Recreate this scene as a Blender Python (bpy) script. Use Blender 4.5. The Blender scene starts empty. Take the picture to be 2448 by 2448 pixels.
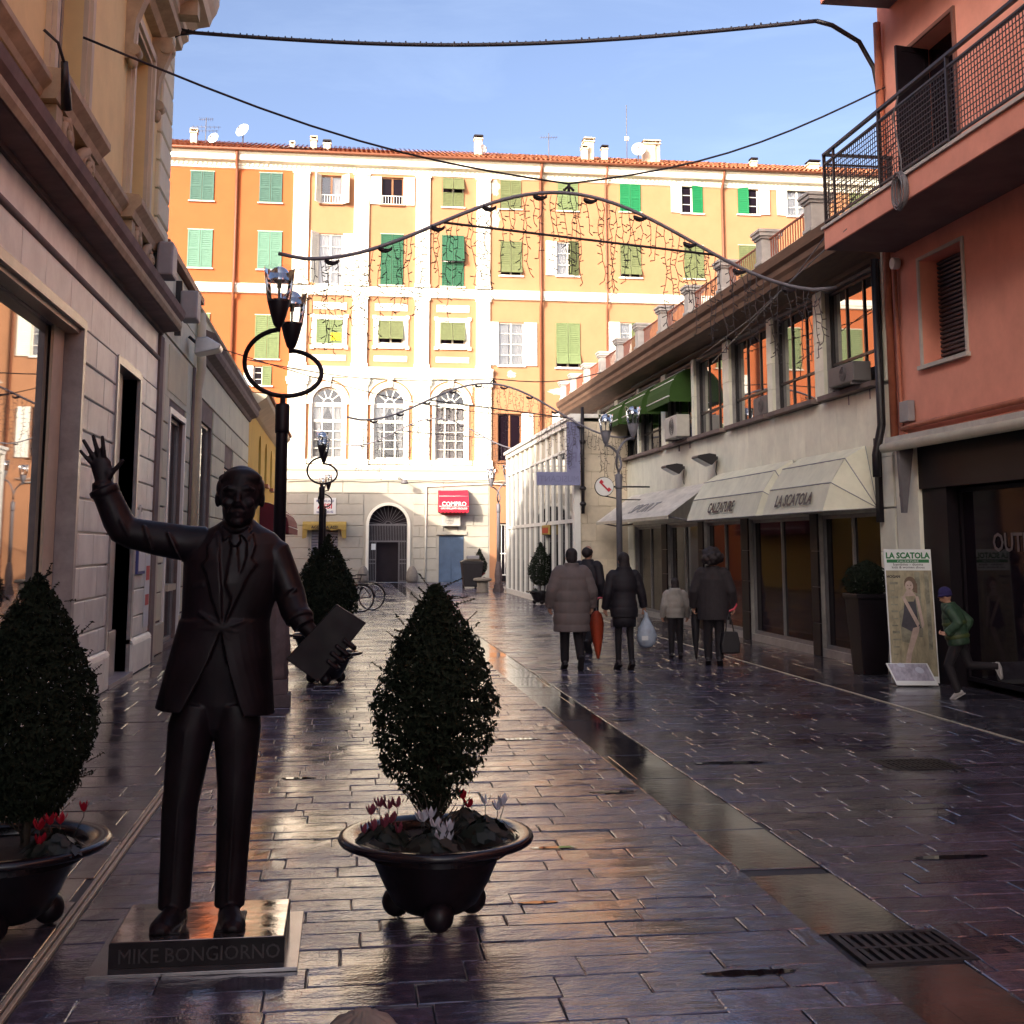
import bpy, bmesh, math, random
from mathutils import Vector, Matrix
random.seed(11)
R = math.radians
scene = bpy.context.scene
COL = scene.collection

# ---------------------------------------------------------------- camera, sky, sun, exposure
CAM_H = 1.68
PITCH, YAW = R(7.964), R(7.696)
cam_d = bpy.data.cameras.new('camera')
cam = bpy.data.objects.new('camera', cam_d)
COL.objects.link(cam)
fw = Vector((math.sin(YAW) * math.cos(PITCH), math.cos(YAW) * math.cos(PITCH), math.sin(PITCH)))
rt = Vector((math.cos(YAW), -math.sin(YAW), 0))
up = rt.cross(fw)
cam.matrix_world = Matrix(((rt.x, up.x, -fw.x, 0), (rt.y, up.y, -fw.y, 0), (rt.z, up.z, -fw.z, CAM_H), (0, 0, 0, 1)))
cam_d.sensor_width = 36
cam_d.lens = 43.16
cam_d.shift_y = -0.1346
cam_d.clip_end = 900
scene.camera = cam

SUN_TRAVEL = Vector((.84, 1, -.47)).normalized()
SUN_ELEV = math.asin(-SUN_TRAVEL.z)
SUN_ROT = math.atan2(-SUN_TRAVEL.x, -SUN_TRAVEL.y)       # clockwise from +Y
world = bpy.data.worlds.new('World')
scene.world = world
world.use_nodes = True
wn = world.node_tree
bg = wn.nodes['Background']
sky = wn.nodes.new('ShaderNodeTexSky')
sky.sky_type = 'NISHITA'
sky.sun_disc = False
sky.sun_elevation = SUN_ELEV
sky.sun_rotation = SUN_ROT
sky.air_density = 0.4
sky.dust_density = 4.5
sky.ozone_density = 0.4
# thin high cloud veils, the same all round the sky
tcw = wn.nodes.new('ShaderNodeTexCoord')
mpw = wn.nodes.new('ShaderNodeMapping'); mpw.inputs['Scale'].default_value = (1.6, 1.6, 7)
mpw.inputs['Rotation'].default_value = (.12, .2, 0)
wn.links.new(tcw.outputs['Generated'], mpw.inputs['Vector'])
nzw = wn.nodes.new('ShaderNodeTexNoise'); nzw.inputs['Scale'].default_value = 2.2
nzw.inputs['Detail'].default_value = 9; nzw.inputs['Roughness'].default_value = .62
nzw.inputs['Distortion'].default_value = .5
wn.links.new(mpw.outputs[0], nzw.inputs['Vector'])
rpw = wn.nodes.new('ShaderNodeValToRGB')
rpw.color_ramp.elements[0].position = .5; rpw.color_ramp.elements[0].color = (0, 0, 0, 1)
rpw.color_ramp.elements[1].position = .8; rpw.color_ramp.elements[1].color = (.05, .05, .05, 1)
wn.links.new(nzw.outputs['Fac'], rpw.inputs[0])
mxw = wn.nodes.new('ShaderNodeMixRGB'); mxw.inputs[2].default_value = (5, 5.8, 6.4, 1)
wn.links.new(rpw.outputs[0], mxw.inputs[0]); wn.links.new(sky.outputs[0], mxw.inputs[1])
wn.links.new(mxw.outputs[0], bg.inputs['Color'])
bg.inputs['Strength'].default_value = 0.14
sun_d = bpy.data.lights.new('sun', 'SUN')
sun_d.energy = 2.0
sun_d.angle = R(.5)
sun_d.color = (1, .9, .74)
sun = bpy.data.objects.new('sun', sun_d); COL.objects.link(sun)
sun.rotation_euler = SUN_TRAVEL.to_track_quat('-Z', 'Y').to_euler()
sun.location = (-20, -25, 30)
vs = scene.view_settings
vs.view_transform = 'Standard'; vs.look = 'None'; vs.gamma = 1; vs.use_curve_mapping = False
vs.exposure = 1.75
scene.cycles.max_bounces = 7
scene.cycles.diffuse_bounces = 4
scene.cycles.glossy_bounces = 4
scene.cycles.transparent_max_bounces = 12
scene.cycles.sample_clamp_indirect = 6
scene.cycles.caustics_reflective = False
scene.cycles.caustics_refractive = False

# ---------------------------------------------------------------- materials
MATS = {}
def mat(name, col, rough=.7, var=.12, scale=3, bump=0, bscale=40, metal=0, spec=.5, stretch=(1, 1, 1),
        stain=0, stain_col=(.1, .08, .07), objvar=0, rvar=0, ior=1.5, rscale=None, coat=0, transl=0):
    m = bpy.data.materials.new(name); m.use_nodes = True
    nt = m.node_tree; N = nt.nodes; L = nt.links
    b = N['Principled BSDF']
    b.inputs['Roughness'].default_value = rough
    b.inputs['Metallic'].default_value = metal
    b.inputs['Specular IOR Level'].default_value = spec
    b.inputs['IOR'].default_value = ior
    if coat: b.inputs['Coat Weight'].default_value = coat; b.inputs['Coat Roughness'].default_value = .08
    geo = N.new('ShaderNodeNewGeometry')
    mp = N.new('ShaderNodeMapping'); mp.inputs['Scale'].default_value = stretch
    L.new(geo.outputs['Position'], mp.inputs['Vector'])
    vec = mp.outputs[0]
    oi = None
    if objvar:
        oi = N.new('ShaderNodeObjectInfo')
        ad = N.new('ShaderNodeVectorMath'); ad.operation = 'ADD'
        ml = N.new('ShaderNodeVectorMath'); ml.operation = 'SCALE'; ml.inputs[3].default_value = 37
        cb = N.new('ShaderNodeCombineXYZ')
        for k in range(3): L.new(oi.outputs['Random'], cb.inputs[k])
        L.new(cb.outputs[0], ml.inputs[0]); L.new(vec, ad.inputs[0]); L.new(ml.outputs[0], ad.inputs[1])
        vec = ad.outputs[0]
    nz = N.new('ShaderNodeTexNoise'); nz.inputs['Scale'].default_value = scale
    nz.inputs['Detail'].default_value = 8; nz.inputs['Roughness'].default_value = .65
    L.new(vec, nz.inputs['Vector'])
    rp = N.new('ShaderNodeValToRGB')
    rp.color_ramp.elements[0].position = .3; rp.color_ramp.elements[1].position = .7
    rp.color_ramp.elements[0].color = tuple(max(0, c * (1 - var)) for c in col) + (1,)
    rp.color_ramp.elements[1].color = tuple(min(1, c * (1 + var)) for c in col) + (1,)
    L.new(nz.outputs['Fac'], rp.inputs[0])
    out = rp.outputs[0]
    if stain:
        n2 = N.new('ShaderNodeTexNoise'); n2.inputs['Scale'].default_value = scale * .35
        n2.inputs['Detail'].default_value = 10; n2.inputs['Roughness'].default_value = .72
        m2 = N.new('ShaderNodeMapping'); m2.inputs['Scale'].default_value = (1, 1, .35)
        L.new(geo.outputs['Position'], m2.inputs[0]); L.new(m2.outputs[0], n2.inputs['Vector'])
        r2 = N.new('ShaderNodeValToRGB')
        r2.color_ramp.elements[0].position = .52; r2.color_ramp.elements[0].color = (0, 0, 0, 1)
        r2.color_ramp.elements[1].position = .8; r2.color_ramp.elements[1].color = (stain, stain, stain, 1)
        L.new(n2.outputs['Fac'], r2.inputs[0])
        mx = N.new('ShaderNodeMixRGB'); mx.inputs[2].default_value = tuple(stain_col) + (1,)
        L.new(r2.outputs[0], mx.inputs[0]); L.new(out, mx.inputs[1]); out = mx.outputs[0]
    if objvar:
        mr = N.new('ShaderNodeMapRange'); mr.inputs[3].default_value = 1 - objvar; mr.inputs[4].default_value = 1 + objvar
        L.new(oi.outputs['Random'], mr.inputs[0])
        hm = N.new('ShaderNodeVectorMath'); hm.operation = 'SCALE'
        L.new(out, hm.inputs[0]); L.new(mr.outputs[0], hm.inputs[3]); out = hm.outputs[0]
    L.new(out, b.inputs['Base Color'])
    if rvar:
        n3 = N.new('ShaderNodeTexNoise'); n3.inputs['Scale'].default_value = rscale or scale * 1.7
        n3.inputs['Detail'].default_value = 6
        L.new(vec, n3.inputs['Vector'])
        mr2 = N.new('ShaderNodeMapRange'); mr2.inputs[1].default_value = .3; mr2.inputs[2].default_value = .7
        mr2.inputs[3].default_value = max(.02, rough - rvar); mr2.inputs[4].default_value = min(1, rough + rvar)
        L.new(n3.outputs['Fac'], mr2.inputs[0]); L.new(mr2.outputs[0], b.inputs['Roughness'])
    if bump:
        n4 = N.new('ShaderNodeTexNoise'); n4.inputs['Scale'].default_value = bscale
        n4.inputs['Detail'].default_value = 6; n4.inputs['Roughness'].default_value = .6
        L.new(vec, n4.inputs['Vector'])
        bp = N.new('ShaderNodeBump'); bp.inputs['Strength'].default_value = 0.14; bp.inputs['Distance'].default_value = bump
        L.new(n4.outputs['Fac'], bp.inputs['Height']); L.new(bp.outputs[0], b.inputs['Normal'])
    if transl:
        b.inputs['Subsurface Weight'].default_value = 0
        tr = N.new('ShaderNodeBsdfTranslucent'); L.new(out, tr.inputs[0])
        ms = N.new('ShaderNodeMixShader'); ms.inputs[0].default_value = transl
        L.new(b.outputs[0], ms.inputs[1]); L.new(tr.outputs[0], ms.inputs[2])
        L.new(ms.outputs[0], N['Material Output'].inputs[0])
    MATS[name] = m
    return m

def glass_mat(name, tint=(1, 1, 1), alpha=.25, rough=.02):
    """thin clear glazing: mirror reflection by angle over straight see-through"""
    m = bpy.data.materials.new(name); m.use_nodes = True
    nt = m.node_tree; N = nt.nodes; L = nt.links
    N.remove(N['Principled BSDF'])
    t = N.new('ShaderNodeBsdfTransparent'); t.inputs[0].default_value = tuple(tint) + (1,)
    g = N.new('ShaderNodeBsdfGlossy'); g.inputs['Roughness'].default_value = rough
    f = N.new('ShaderNodeFresnel'); f.inputs[0].default_value = 1.5
    mr = N.new('ShaderNodeMapRange'); mr.inputs[3].default_value = alpha; mr.inputs[4].default_value = 1
    L.new(f.outputs[0], mr.inputs[0])
    ms = N.new('ShaderNodeMixShader'); L.new(mr.outputs[0], ms.inputs[0])
    L.new(t.outputs[0], ms.inputs[1]); L.new(g.outputs[0], ms.inputs[2])
    L.new(ms.outputs[0], N['Material Output'].inputs[0])
    MATS[name] = m
    return m

def slab_mat(name, col, rough, rvar, bump, riven):
    """wet riven stone: streaky relief, puddled smooth patches, per-slab tone"""
    m = bpy.data.materials.new(name); m.use_nodes = True
    nt = m.node_tree; N = nt.nodes; L = nt.links
    b = N['Principled BSDF']; b.inputs['IOR'].default_value = 2.0; b.inputs['Specular IOR Level'].default_value = .6
    geo = N.new('ShaderNodeNewGeometry'); oi = N.new('ShaderNodeObjectInfo')
    isl = geo.outputs['Random Per Island']
    add = N.new('ShaderNodeMath'); L.new(oi.outputs['Random'], add.inputs[0]); L.new(isl, add.inputs[1])
    frc = N.new('ShaderNodeMath'); frc.operation = 'FRACT'; L.new(add.outputs[0], frc.inputs[0])
    rnd = frc.outputs[0]
    off = N.new('ShaderNodeCombineXYZ'); sc = N.new('ShaderNodeMath'); sc.operation = 'MULTIPLY'; sc.inputs[1].default_value = 53
    L.new(rnd, sc.inputs[0]); L.new(sc.outputs[0], off.inputs[0]); L.new(sc.outputs[0], off.inputs[1])
    va = N.new('ShaderNodeVectorMath'); L.new(geo.outputs['Position'], va.inputs[0]); L.new(off.outputs[0], va.inputs[1])
    mp = N.new('ShaderNodeMapping'); mp.inputs['Scale'].default_value = (riven, 1, 1); L.new(va.outputs[0], mp.inputs[0])
    # colour
    n1 = N.new('ShaderNodeTexNoise'); n1.inputs['Scale'].default_value = 14; n1.inputs['Detail'].default_value = 8
    L.new(va.outputs[0], n1.inputs['Vector'])
    rp = N.new('ShaderNodeValToRGB')
    rp.color_ramp.elements[0].position = .32; rp.color_ramp.elements[0].color = tuple(c * .55 for c in col) + (1,)
    rp.color_ramp.elements[1].position = .72; rp.color_ramp.elements[1].color = tuple(c * 1.35 for c in col) + (1,)
    L.new(n1.outputs['Fac'], rp.inputs[0])
    mr = N.new('ShaderNodeMapRange'); mr.inputs[3].default_value = .6; mr.inputs[4].default_value = 1.35
    L.new(rnd, mr.inputs[0])
    hv = N.new('ShaderNodeVectorMath'); hv.operation = 'SCALE'; L.new(rp.outputs[0], hv.inputs[0]); L.new(mr.outputs[0], hv.inputs[3])
    L.new(hv.outputs[0], b.inputs['Base Color'])
    # wetness: large puddle pattern in world space
    n2 = N.new('ShaderNodeTexNoise'); n2.inputs['Scale'].default_value = 1.1; n2.inputs['Detail'].default_value = 7
    n2.inputs['Roughness'].default_value = .6
    L.new(geo.outputs['Position'], n2.inputs['Vector'])
    m2 = N.new('ShaderNodeMapRange'); m2.inputs[1].default_value = .35; m2.inputs[2].default_value = .65
    m2.inputs[3].default_value = max(.03, rough - rvar); m2.inputs[4].default_value = rough + rvar
    L.new(n2.outputs['Fac'], m2.inputs[0]); L.new(m2.outputs[0], b.inputs['Roughness'])
    # relief
    n3 = N.new('ShaderNodeTexNoise'); n3.inputs['Scale'].default_value = 26; n3.inputs['Detail'].default_value = 5
    n3.inputs['Roughness'].default_value = .55
    L.new(mp.outputs[0], n3.inputs['Vector'])
    n5 = N.new('ShaderNodeTexNoise'); n5.inputs['Scale'].default_value = 9; n5.inputs['Detail'].default_value = 3
    L.new(mp.outputs[0], n5.inputs['Vector'])
    n6 = N.new('ShaderNodeTexNoise'); n6.inputs['Scale'].default_value = 75; n6.inputs['Detail'].default_value = 3
    L.new(va.outputs[0], n6.inputs['Vector'])
    s0 = N.new('ShaderNodeMath'); s0.operation = 'MULTIPLY_ADD'; s0.inputs[1].default_value = .4
    L.new(n6.outputs['Fac'], s0.inputs[0]); L.new(n3.outputs['Fac'], s0.inputs[2])
    sm = N.new('ShaderNodeMath'); sm.operation = 'ADD'; L.new(s0.outputs[0], sm.inputs[0]); L.new(n5.outputs['Fac'], sm.inputs[1])
    wet = N.new('ShaderNodeMapRange'); wet.inputs[1].default_value = .38; wet.inputs[2].default_value = .62
    wet.inputs[3].default_value = .25; wet.inputs[4].default_value = 1
    L.new(n2.outputs['Fac'], wet.inputs[0])
    bp = N.new('ShaderNodeBump'); bp.inputs['Distance'].default_value = bump
    L.new(wet.outputs[0], bp.inputs['Strength'])
    L.new(sm.outputs[0], bp.inputs['Height']); L.new(bp.outputs[0], b.inputs['Normal'])
    MATS[name] = m
    return m

slab_mat('riven_stone', (.075, .064, .098), .17, .09, .0068, .3)
slab_mat('smooth_stone', (.06, .052, .068), .2, .1, .0022, .5)
slab_mat('channel_stone', (.035, .032, .038), .09, .06, .0009, .5)
mat('water', (.012, .009, .013), .02, .1, 3, spec=.6, ior=1.45)
mat('joint', (.018, .016, .018), .5, .2, 8)
mat('strip', (.42, .37, .28), .35, .2, 30, bump=.002, bscale=60)
mat('orange', (.38, .1, .028), .9, .07, 1.1, bump=.004, bscale=30, stain=.3, stain_col=(.33,.085,.022))
mat('peach', (.39, .185, .092), .9, .07, 1.1, bump=.004, bscale=30, stain=.4, stain_col=(.43, .22, .12))
mat('facade_white', (.82, .79, .68), .85, .05, 2, bump=.002, bscale=40, stain=.25, stain_col=(.62, .58, .48))
mat('facade_stone', (.42, .39, .33), .9, .1, 1.5, bump=.003, bscale=30, stain=.5, stain_col=(.36, .34, .31))
mat('cornice_grey', (.5, .48, .42), .9, .1, 2)
mat('shut_dark', (.05, .12, .095), .7, .12, 6)
mat('shut_aqua', (.105, .22, .16), .7, .1, 5)
mat('shut_green', (.01, .085, .038), .6, .12, 6)
mat('shut_bright', (.0, .16, .05), .6, .08, 6)
mat('shut_olive', (.115, .135, .055), .75, .18, 7)
mat('shut_pale', (.135, .18, .075), .75, .12, 6)
mat('shut_white', (.8, .78, .7), .6, .05, 5)
mat('wood_frame', (.22, .09, .035), .6, .2, 8)
mat('curtain', (.75, .74, .72), .9, .12, 9, stretch=(6, 6, .3))
mat('dark_glass', (.01, .006, .01), .05, .1, 2, spec=.12, ior=1.5)
mat('mirror_glass', (.03, .03, .035), .02, .1, 2, spec=1, ior=2.6)
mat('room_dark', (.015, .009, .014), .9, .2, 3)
mat('roof_tile', (.46, .17, .075), .9, .25, 12, objvar=.1)
mat('pipe_brown', (.2, .065, .03), .6, .15, 6)
mat('pipe_white', (.7, .68, .6), .6, .1, 6)
mat('pipe_red', (.35, .11, .06), .55, .2, 8)
mat('chimney', (.55, .48, .36), .9, .2, 5, stain=.5)
mat('black_iron', (.01, .007, .01), .45, .2, 10, spec=.5)
mat('grey_iron', (.13, .12, .13), .5, .15, 8)
mat('white_metal', (.75, .74, .7), .45, .06, 5)
mat('aluminium', (.5, .5, .52), .35, .08, 8, metal=.8)
mat('dish', (.72, .72, .68), .5, .06, 4)
mat('marble_lilac', (.73, .75, .68), .45, .16, 2.2, bump=.002, bscale=30, stain=.45, stain_col=(.55, .56, .5), objvar=.09)
mat('marble_jamb', (.3, .285, .275), .3, .3, 3.5, stain=.6, stain_col=(.1, .085, .08))
mat('marble_panel', (.8, .79, .66), .5, .12, 2.5, stain=.45, stain_col=(.6, .58, .47), objvar=.05)
mat('yellow_stucco', (.78, .62, .29), .92, .08, 2, bump=.006, bscale=45, stain=.3, stain_col=(.58, .42, .18))
mat('cream_stone', (.6, .52, .37), .9, .12, 2, bump=.004, bscale=35, stain=.4, stain_col=(.33, .27, .19))
mat('cream_wall', (.68, .65, .47), .9, .1, 1.6, bump=.003, bscale=40, stain=.5, stain_col=(.48, .42, .33), objvar=.06)
mat('ornament', (.42, .34, .22), .9, .2, 6, stain=.5, stain_col=(.2, .16, .12))
mat('cornice_dark', (.19, .14, .125), .9, .25, 3, stain=.6, stain_col=(.1, .08, .08))
mat('ochre', (.62, .4, .08), .9, .08, 2, bump=.003, stain=.3, stain_col=(.4, .24, .06))
mat('beige_stone', (.6, .52, .4), .8, .12, 4, objvar=.08)
mat('salmon', (.8, .34, .25), .95, .1, 2, bump=.006, bscale=90, stain=.35, stain_col=(.68, .26, .2))
mat('salmon_dark', (.2, .085, .065), .9, .15, 2.5)
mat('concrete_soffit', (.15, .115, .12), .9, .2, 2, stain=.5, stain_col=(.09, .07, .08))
mat('eave_wood', (.14, .075, .045), .7, .3, 4, stretch=(3, .5, 3))
mat('terrace_stone', (.52, .49, .45), .85, .15, 5, stain=.4, stain_col=(.26, .24, .22))
mat('awning_white', (.88, .86, .7), .85, .1, 3, bump=.02, bscale=5, stain=.35, stain_col=(.6, .54, .46), transl=.25)
mat('awning_grey', (.7, .66, .6), .85, .2, 2.5, stretch=(2, .6, 2), stain=.5, stain_col=(.35, .33, .34), bump=.02, bscale=5, transl=.15)
mat('awning_cream', (.66, .6, .48), .85, .1, 4, transl=.2)
mat('awning_green', (.03, .08, .01), .85, .12, 3, transl=.2)
mat('awning_red', (.5, .012, .04), .8, .08, 3, transl=.1)
mat('awning_maroon', (.11, .008, .02), .85, .1, 3)
mat('awning_yellow', (.36, .25, .06), .8, .15, 5)
mat('shop_dark', (.008, .005, .008), .5, .3, 2, bump=.001, spec=.2)
mat('shop_frame', (.2, .19, .2), .4, .15, 6, metal=.4)
mat('roller', (.32, .31, .36), .5, .1, 6)
mat('roller_dark', (.085, .07, .075), .5, .15, 6)
mat('sign_white', (.75, .75, .72), .5, .04, 3)
mat('sign_blue', (.2, .21, .36), .5, .08, 5)
mat('sign_blue_text', (.15, .15, .27), .5, .05, 5)
mat('red_paint', (.5, .01, .03), .5, .05, 5)
mat('text_black', (.02, .015, .02), .6, .1, 5)
mat('text_blue', (.05, .06, .22), .6, .1, 5)
mat('text_green', (.015, .16, .05), .6, .1, 5)
mat('yellow_sign', (.85, .62, .0), .5, .05, 4)
mat('bronze', (.008, .005, .0075), .46, .5, 7, bump=.0025, bscale=55, metal=.1, spec=.22, rvar=.13, rscale=11, stain=.5, stain_col=(.014, .014, .012))
mat('plinth_bronze', (.3, .25, .24), .09, .6, 9, bump=.008, bscale=13, metal=.9, stretch=(.45, 1, 1), stain=.9, stain_col=(.03, .02, .025), rvar=.07)
mat('letter_bronze', (.035, .027, .031), .4, .2, 9, metal=.3)
mat('plinth_plate', (.25, .24, .25), .22, .2, 9, metal=.8, bump=.0006, bscale=30)
mat('pot_iron', (.007, .004, .007), .45, .4, 8, bump=.0025, bscale=45, spec=.3, rvar=.12)
mat('pot_rim', (.012, .008, .011), .2, .3, 8, bump=.0012, bscale=30, spec=.4)
mat('soil', (.025, .018, .015), .95, .3, 30, bump=.01, bscale=60)
mat('leaf', (.014, .02, .011), .8, .5, 25, spec=.15, transl=.12)
mat('leaf_far', (.014, .02, .012), .8, .5, 8, spec=.15, transl=.1)
mat('cyclamen_leaf', (.009, .014, .01), .5, .5, 30)
mat('bark', (.05, .035, .025), .9, .3, 20, bump=.004)
mat('petal_white', (.58, .6, .68), .6, .06, 20, transl=.3)
mat('petal_pink', (.22, .045, .075), .6, .2, 20, transl=.3)
mat('petal_purple', (.2, .05, .13), .6, .2, 20, transl=.3)
mat('petal_red', (.36, .004, .02), .6, .1, 20, transl=.3)
mat('lamp_metal', (.01, .006, .01), .45, .2, 12, metal=.2, spec=.3)
mat('lamp_grey', (.17, .165, .19), .5, .12, 8, metal=.2)
mat('lamp_stone', (.1, .075, .08), .7, .3, 8, bump=.004, bscale=30)
mat('reflector', (.75, .77, .8), .1, .05, 4, metal=1)
glass_mat('clear_glass', (.93, .94, .95), .06)
glass_mat('pane_glass', (.95, .96, .97), .05)
mat('cable', (.02, .014, .02), .6, .1, 5)
mat('arch_metal', (.2, .19, .22), .5, .15, 10, metal=.2)
mat('bulb_wire', (.04, .032, .038), .6, .2, 10)
mat('stone_bollard', (.22, .19, .16), .9, .2, 10, bump=.004)
mat('bin', (.012, .009, .012), .5, .2, 6)
mat('ac_white', (.46, .44, .4), .6, .1, 4)
mat('ac_dark', (.13, .12, .12), .6, .1, 4)
mat('box_grey', (.27, .265, .28), .55, .1, 6)
mat('skin', (.42, .22, .15), .6, .1, 12)
mat('hair_dark', (.018, .011, .012), .7, .4, 30, bump=.006, bscale=60)
mat('coat_grey', (.15, .12, .115), .75, .12, 7)
mat('coat_black', (.009, .006, .011), .7, .25, 10)
mat('coat_brown', (.022, .016, .019), .8, .25, 14)
mat('trousers', (.009, .006, .009), .85, .25, 12)
mat('jacket_pale', (.32, .29, .26), .8, .15, 10)
mat('jacket_green', (.025, .055, .03), .65, .35, 9)
mat('jacket_lime', (.06, .08, .022), .65, .3, 9)
mat('beanie', (.02, .014, .08), .9, .15, 30, bump=.003, bscale=90)
mat('shoe', (.018, .013, .016), .5, .2, 10)
mat('shoe_white', (.32, .3, .3), .6, .1, 10)
mat('umbrella_red', (.42, .05, .015), .7, .2, 12)
mat('umbrella_dark', (.012, .01, .014), .7, .2, 12)
mat('handle_pink', (.6, .06, .1), .4, .05, 5)
mat('plastic_bag', (.5, .58, .68), .35, .2, 9, transl=.3)
mat('bag_black', (.012, .009, .012), .5, .2, 10)
mat('rubber', (.015, .012, .014), .7, .1, 10)
mat('bike_frame', (.03, .02, .03), .35, .1, 10)
mat('chrome', (.6, .6, .6), .2, .05, 5, metal=1)
mat('grate_iron', (.03, .024, .026), .4, .3, 12, metal=.4, bump=.002)
mat('blue_door', (.075, .12, .2), .7, .15, 4, stain=.3, stain_col=(.15, .19, .27))
mat('paper', (.7, .72, .72), .7, .04, 4)
mat('stone_steps', (.3, .28, .29), .5, .15, 5)

# ---------------------------------------------------------------- mesh helpers
class Fr:
    """a wall's own axes: u along, v up, w outward"""
    def __init__(s, o, u, v, w): s.o, s.u, s.v, s.w = Vector(o), Vector(u), Vector(v), Vector(w)
    def __call__(s, u, v, w=0): return s.o + s.u * u + s.v * v + s.w * w
FAR = Fr((0, 58, 0), (1, 0, 0), (0, 0, 1), (0, -1, 0))
LEFT = Fr((-2.82, 0, 0), (0, 1, 0), (0, 0, 1), (1, 0, 0))
LOW = Fr((-2.92, 0, 0), (0, 1, 0), (0, 0, 1), (1, 0, 0))
RIGHT = Fr((7.3, 0, 0), (0, 1, 0), (0, 0, 1), (-1, 0, 0))
XYZ = Fr((0, 0, 0), (1, 0, 0), (0, 0, 1), (0, 1, 0))

def wloc(o):
    v = Vector((0, 0, 0))
    while o is not None: v = v + o.location; o = o.parent
    return v

class MB:
    def __init__(s): s.v = []; s.f = []; s.sm = []
    def add(s, verts, faces, smooth=False):
        n = len(s.v); s.v += [tuple(p) for p in verts]
        for f in faces: s.f.append(tuple(i + n for i in f)); s.sm.append(smooth)
        return s
    def fbox(s, fr, u0, u1, v0, v1, w0, w1):
        c = [fr(u, v, w) for w in (w0, w1) for v in (v0, v1) for u in (u0, u1)]
        return s.add(c, [(0, 1, 3, 2), (4, 6, 7, 5), (0, 4, 5, 1), (2, 3, 7, 6), (0, 2, 6, 4), (1, 5, 7, 3)])
    def box(s, x0, x1, y0, y1, z0, z1): return s.fbox(XYZ, x0, x1, z0, z1, y0, y1)
    def bevbox(s, fr, u0, u1, v0, v1, w0, w1, b):
        """block whose outer face (w1) has chamfered edges"""
        c = [fr(u0, v0, w0), fr(u1, v0, w0), fr(u1, v1, w0), fr(u0, v1, w0),
             fr(u0, v0, w1 - b), fr(u1, v0, w1 - b), fr(u1, v1, w1 - b), fr(u0, v1, w1 - b),
             fr(u0 + b, v0 + b, w1), fr(u1 - b, v0 + b, w1), fr(u1 - b, v1 - b, w1), fr(u0 + b, v1 - b, w1)]
        f = [(8, 9, 10, 11)]
        for i in range(4):
            j = (i + 1) % 4
            f += [(i, j, j + 4, i + 4), (i + 4, j + 4, j + 8, i + 8)]
        return s.add(c, f)
    def quad(s, a, b, c, d): return s.add([a, b, c, d], [(0, 1, 2, 3)])
    def prism(s, fr, pts, w0, w1, smooth=False):
        n = len(pts)
        c = [fr(u, v, w0) for u, v in pts] + [fr(u, v, w1) for u, v in pts]
        f = [tuple(range(n)), tuple(range(2 * n - 1, n - 1, -1))]
        s.add(c, f)
        k = len(s.v) - 2 * n
        for i in range(n):
            j = (i + 1) % n
            s.f.append((k + i, k + j, k + n + j, k + n + i)); s.sm.append(smooth)
        return s
    def extrude_profile(s, fr, prof, u0, u1, smooth=False):
        """profile in (w, v) swept along u"""
        n = len(prof)
        c = [fr(u0, v, w) for w, v in prof] + [fr(u1, v, w) for w, v in prof]
        f = [tuple(range(n)), tuple(range(2 * n - 1, n - 1, -1))] + [(i, (i + 1) % n, n + (i + 1) % n, n + i) for i in range(n)]
        return s.add(c, f, smooth)
    def tube(s, path, r, n=8, closed=False, smooth=True):
        path = [Vector(p) for p in path]; m = len(path)
        rr = r if isinstance(r, (list, tuple)) else [r] * m
        ring0 = len(s.v); prev = None
        for i, p in enumerate(path):
            if closed: t = path[(i + 1) % m] - path[i - 1]
            else: t = path[min(i + 1, m - 1)] - path[max(i - 1, 0)]
            t = t.normalized() if t.length > 1e-9 else Vector((0, 0, 1))
            if prev is None:
                a = t.orthogonal().normalized()
            else:
                a = prev - t * prev.dot(t)
                a = a.normalized() if a.length > 1e-6 else t.orthogonal().normalized()
            prev = a; b = t.cross(a)
            for k in range(n):
                q = 2 * math.pi * k / n
                s.v.append(tuple(p + (a * math.cos(q) + b * math.sin(q)) * rr[i]))
        for i in range(m if closed else m - 1):
            j = (i + 1) % m
            for k in range(n):
                l = (k + 1) % n
                s.f.append((ring0 + i * n + k, ring0 + i * n + l, ring0 + j * n + l, ring0 + j * n + k)); s.sm.append(smooth)
        if not closed:
            s.f.append(tuple(ring0 + k for k in range(n))); s.sm.append(False)
            s.f.append(tuple(ring0 + (m - 1) * n + k for k in range(n))); s.sm.append(False)
        return s
    def lathe(s, prof, c=(0, 0, 0), n=24, smooth=True, ribs=0, ribamp=0, sx=1, sy=1, cap=True):
        c = Vector(c); k0 = len(s.v); m = len(prof)
        for r, z in prof:
            for k in range(n):
                q = 2 * math.pi * k / n
                rr = r * (1 + (ribamp * math.cos(ribs * q) if ribs else 0))
                s.v.append((c.x + rr * math.cos(q) * sx, c.y + rr * math.sin(q) * sy, c.z + z))
        for i in range(m - 1):
            for k in range(n):
                l = (k + 1) % n
                s.f.append((k0 + i * n + k, k0 + i * n + l, k0 + (i + 1) * n + l, k0 + (i + 1) * n + k)); s.sm.append(smooth)
        if cap:
            if prof[0][0] > 1e-4: s.f.append(tuple(k0 + k for k in range(n))); s.sm.append(False)
            if prof[-1][0] > 1e-4: s.f.append(tuple(k0 + (m - 1) * n + k for k in range(n))); s.sm.append(False)
        return s
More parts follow.
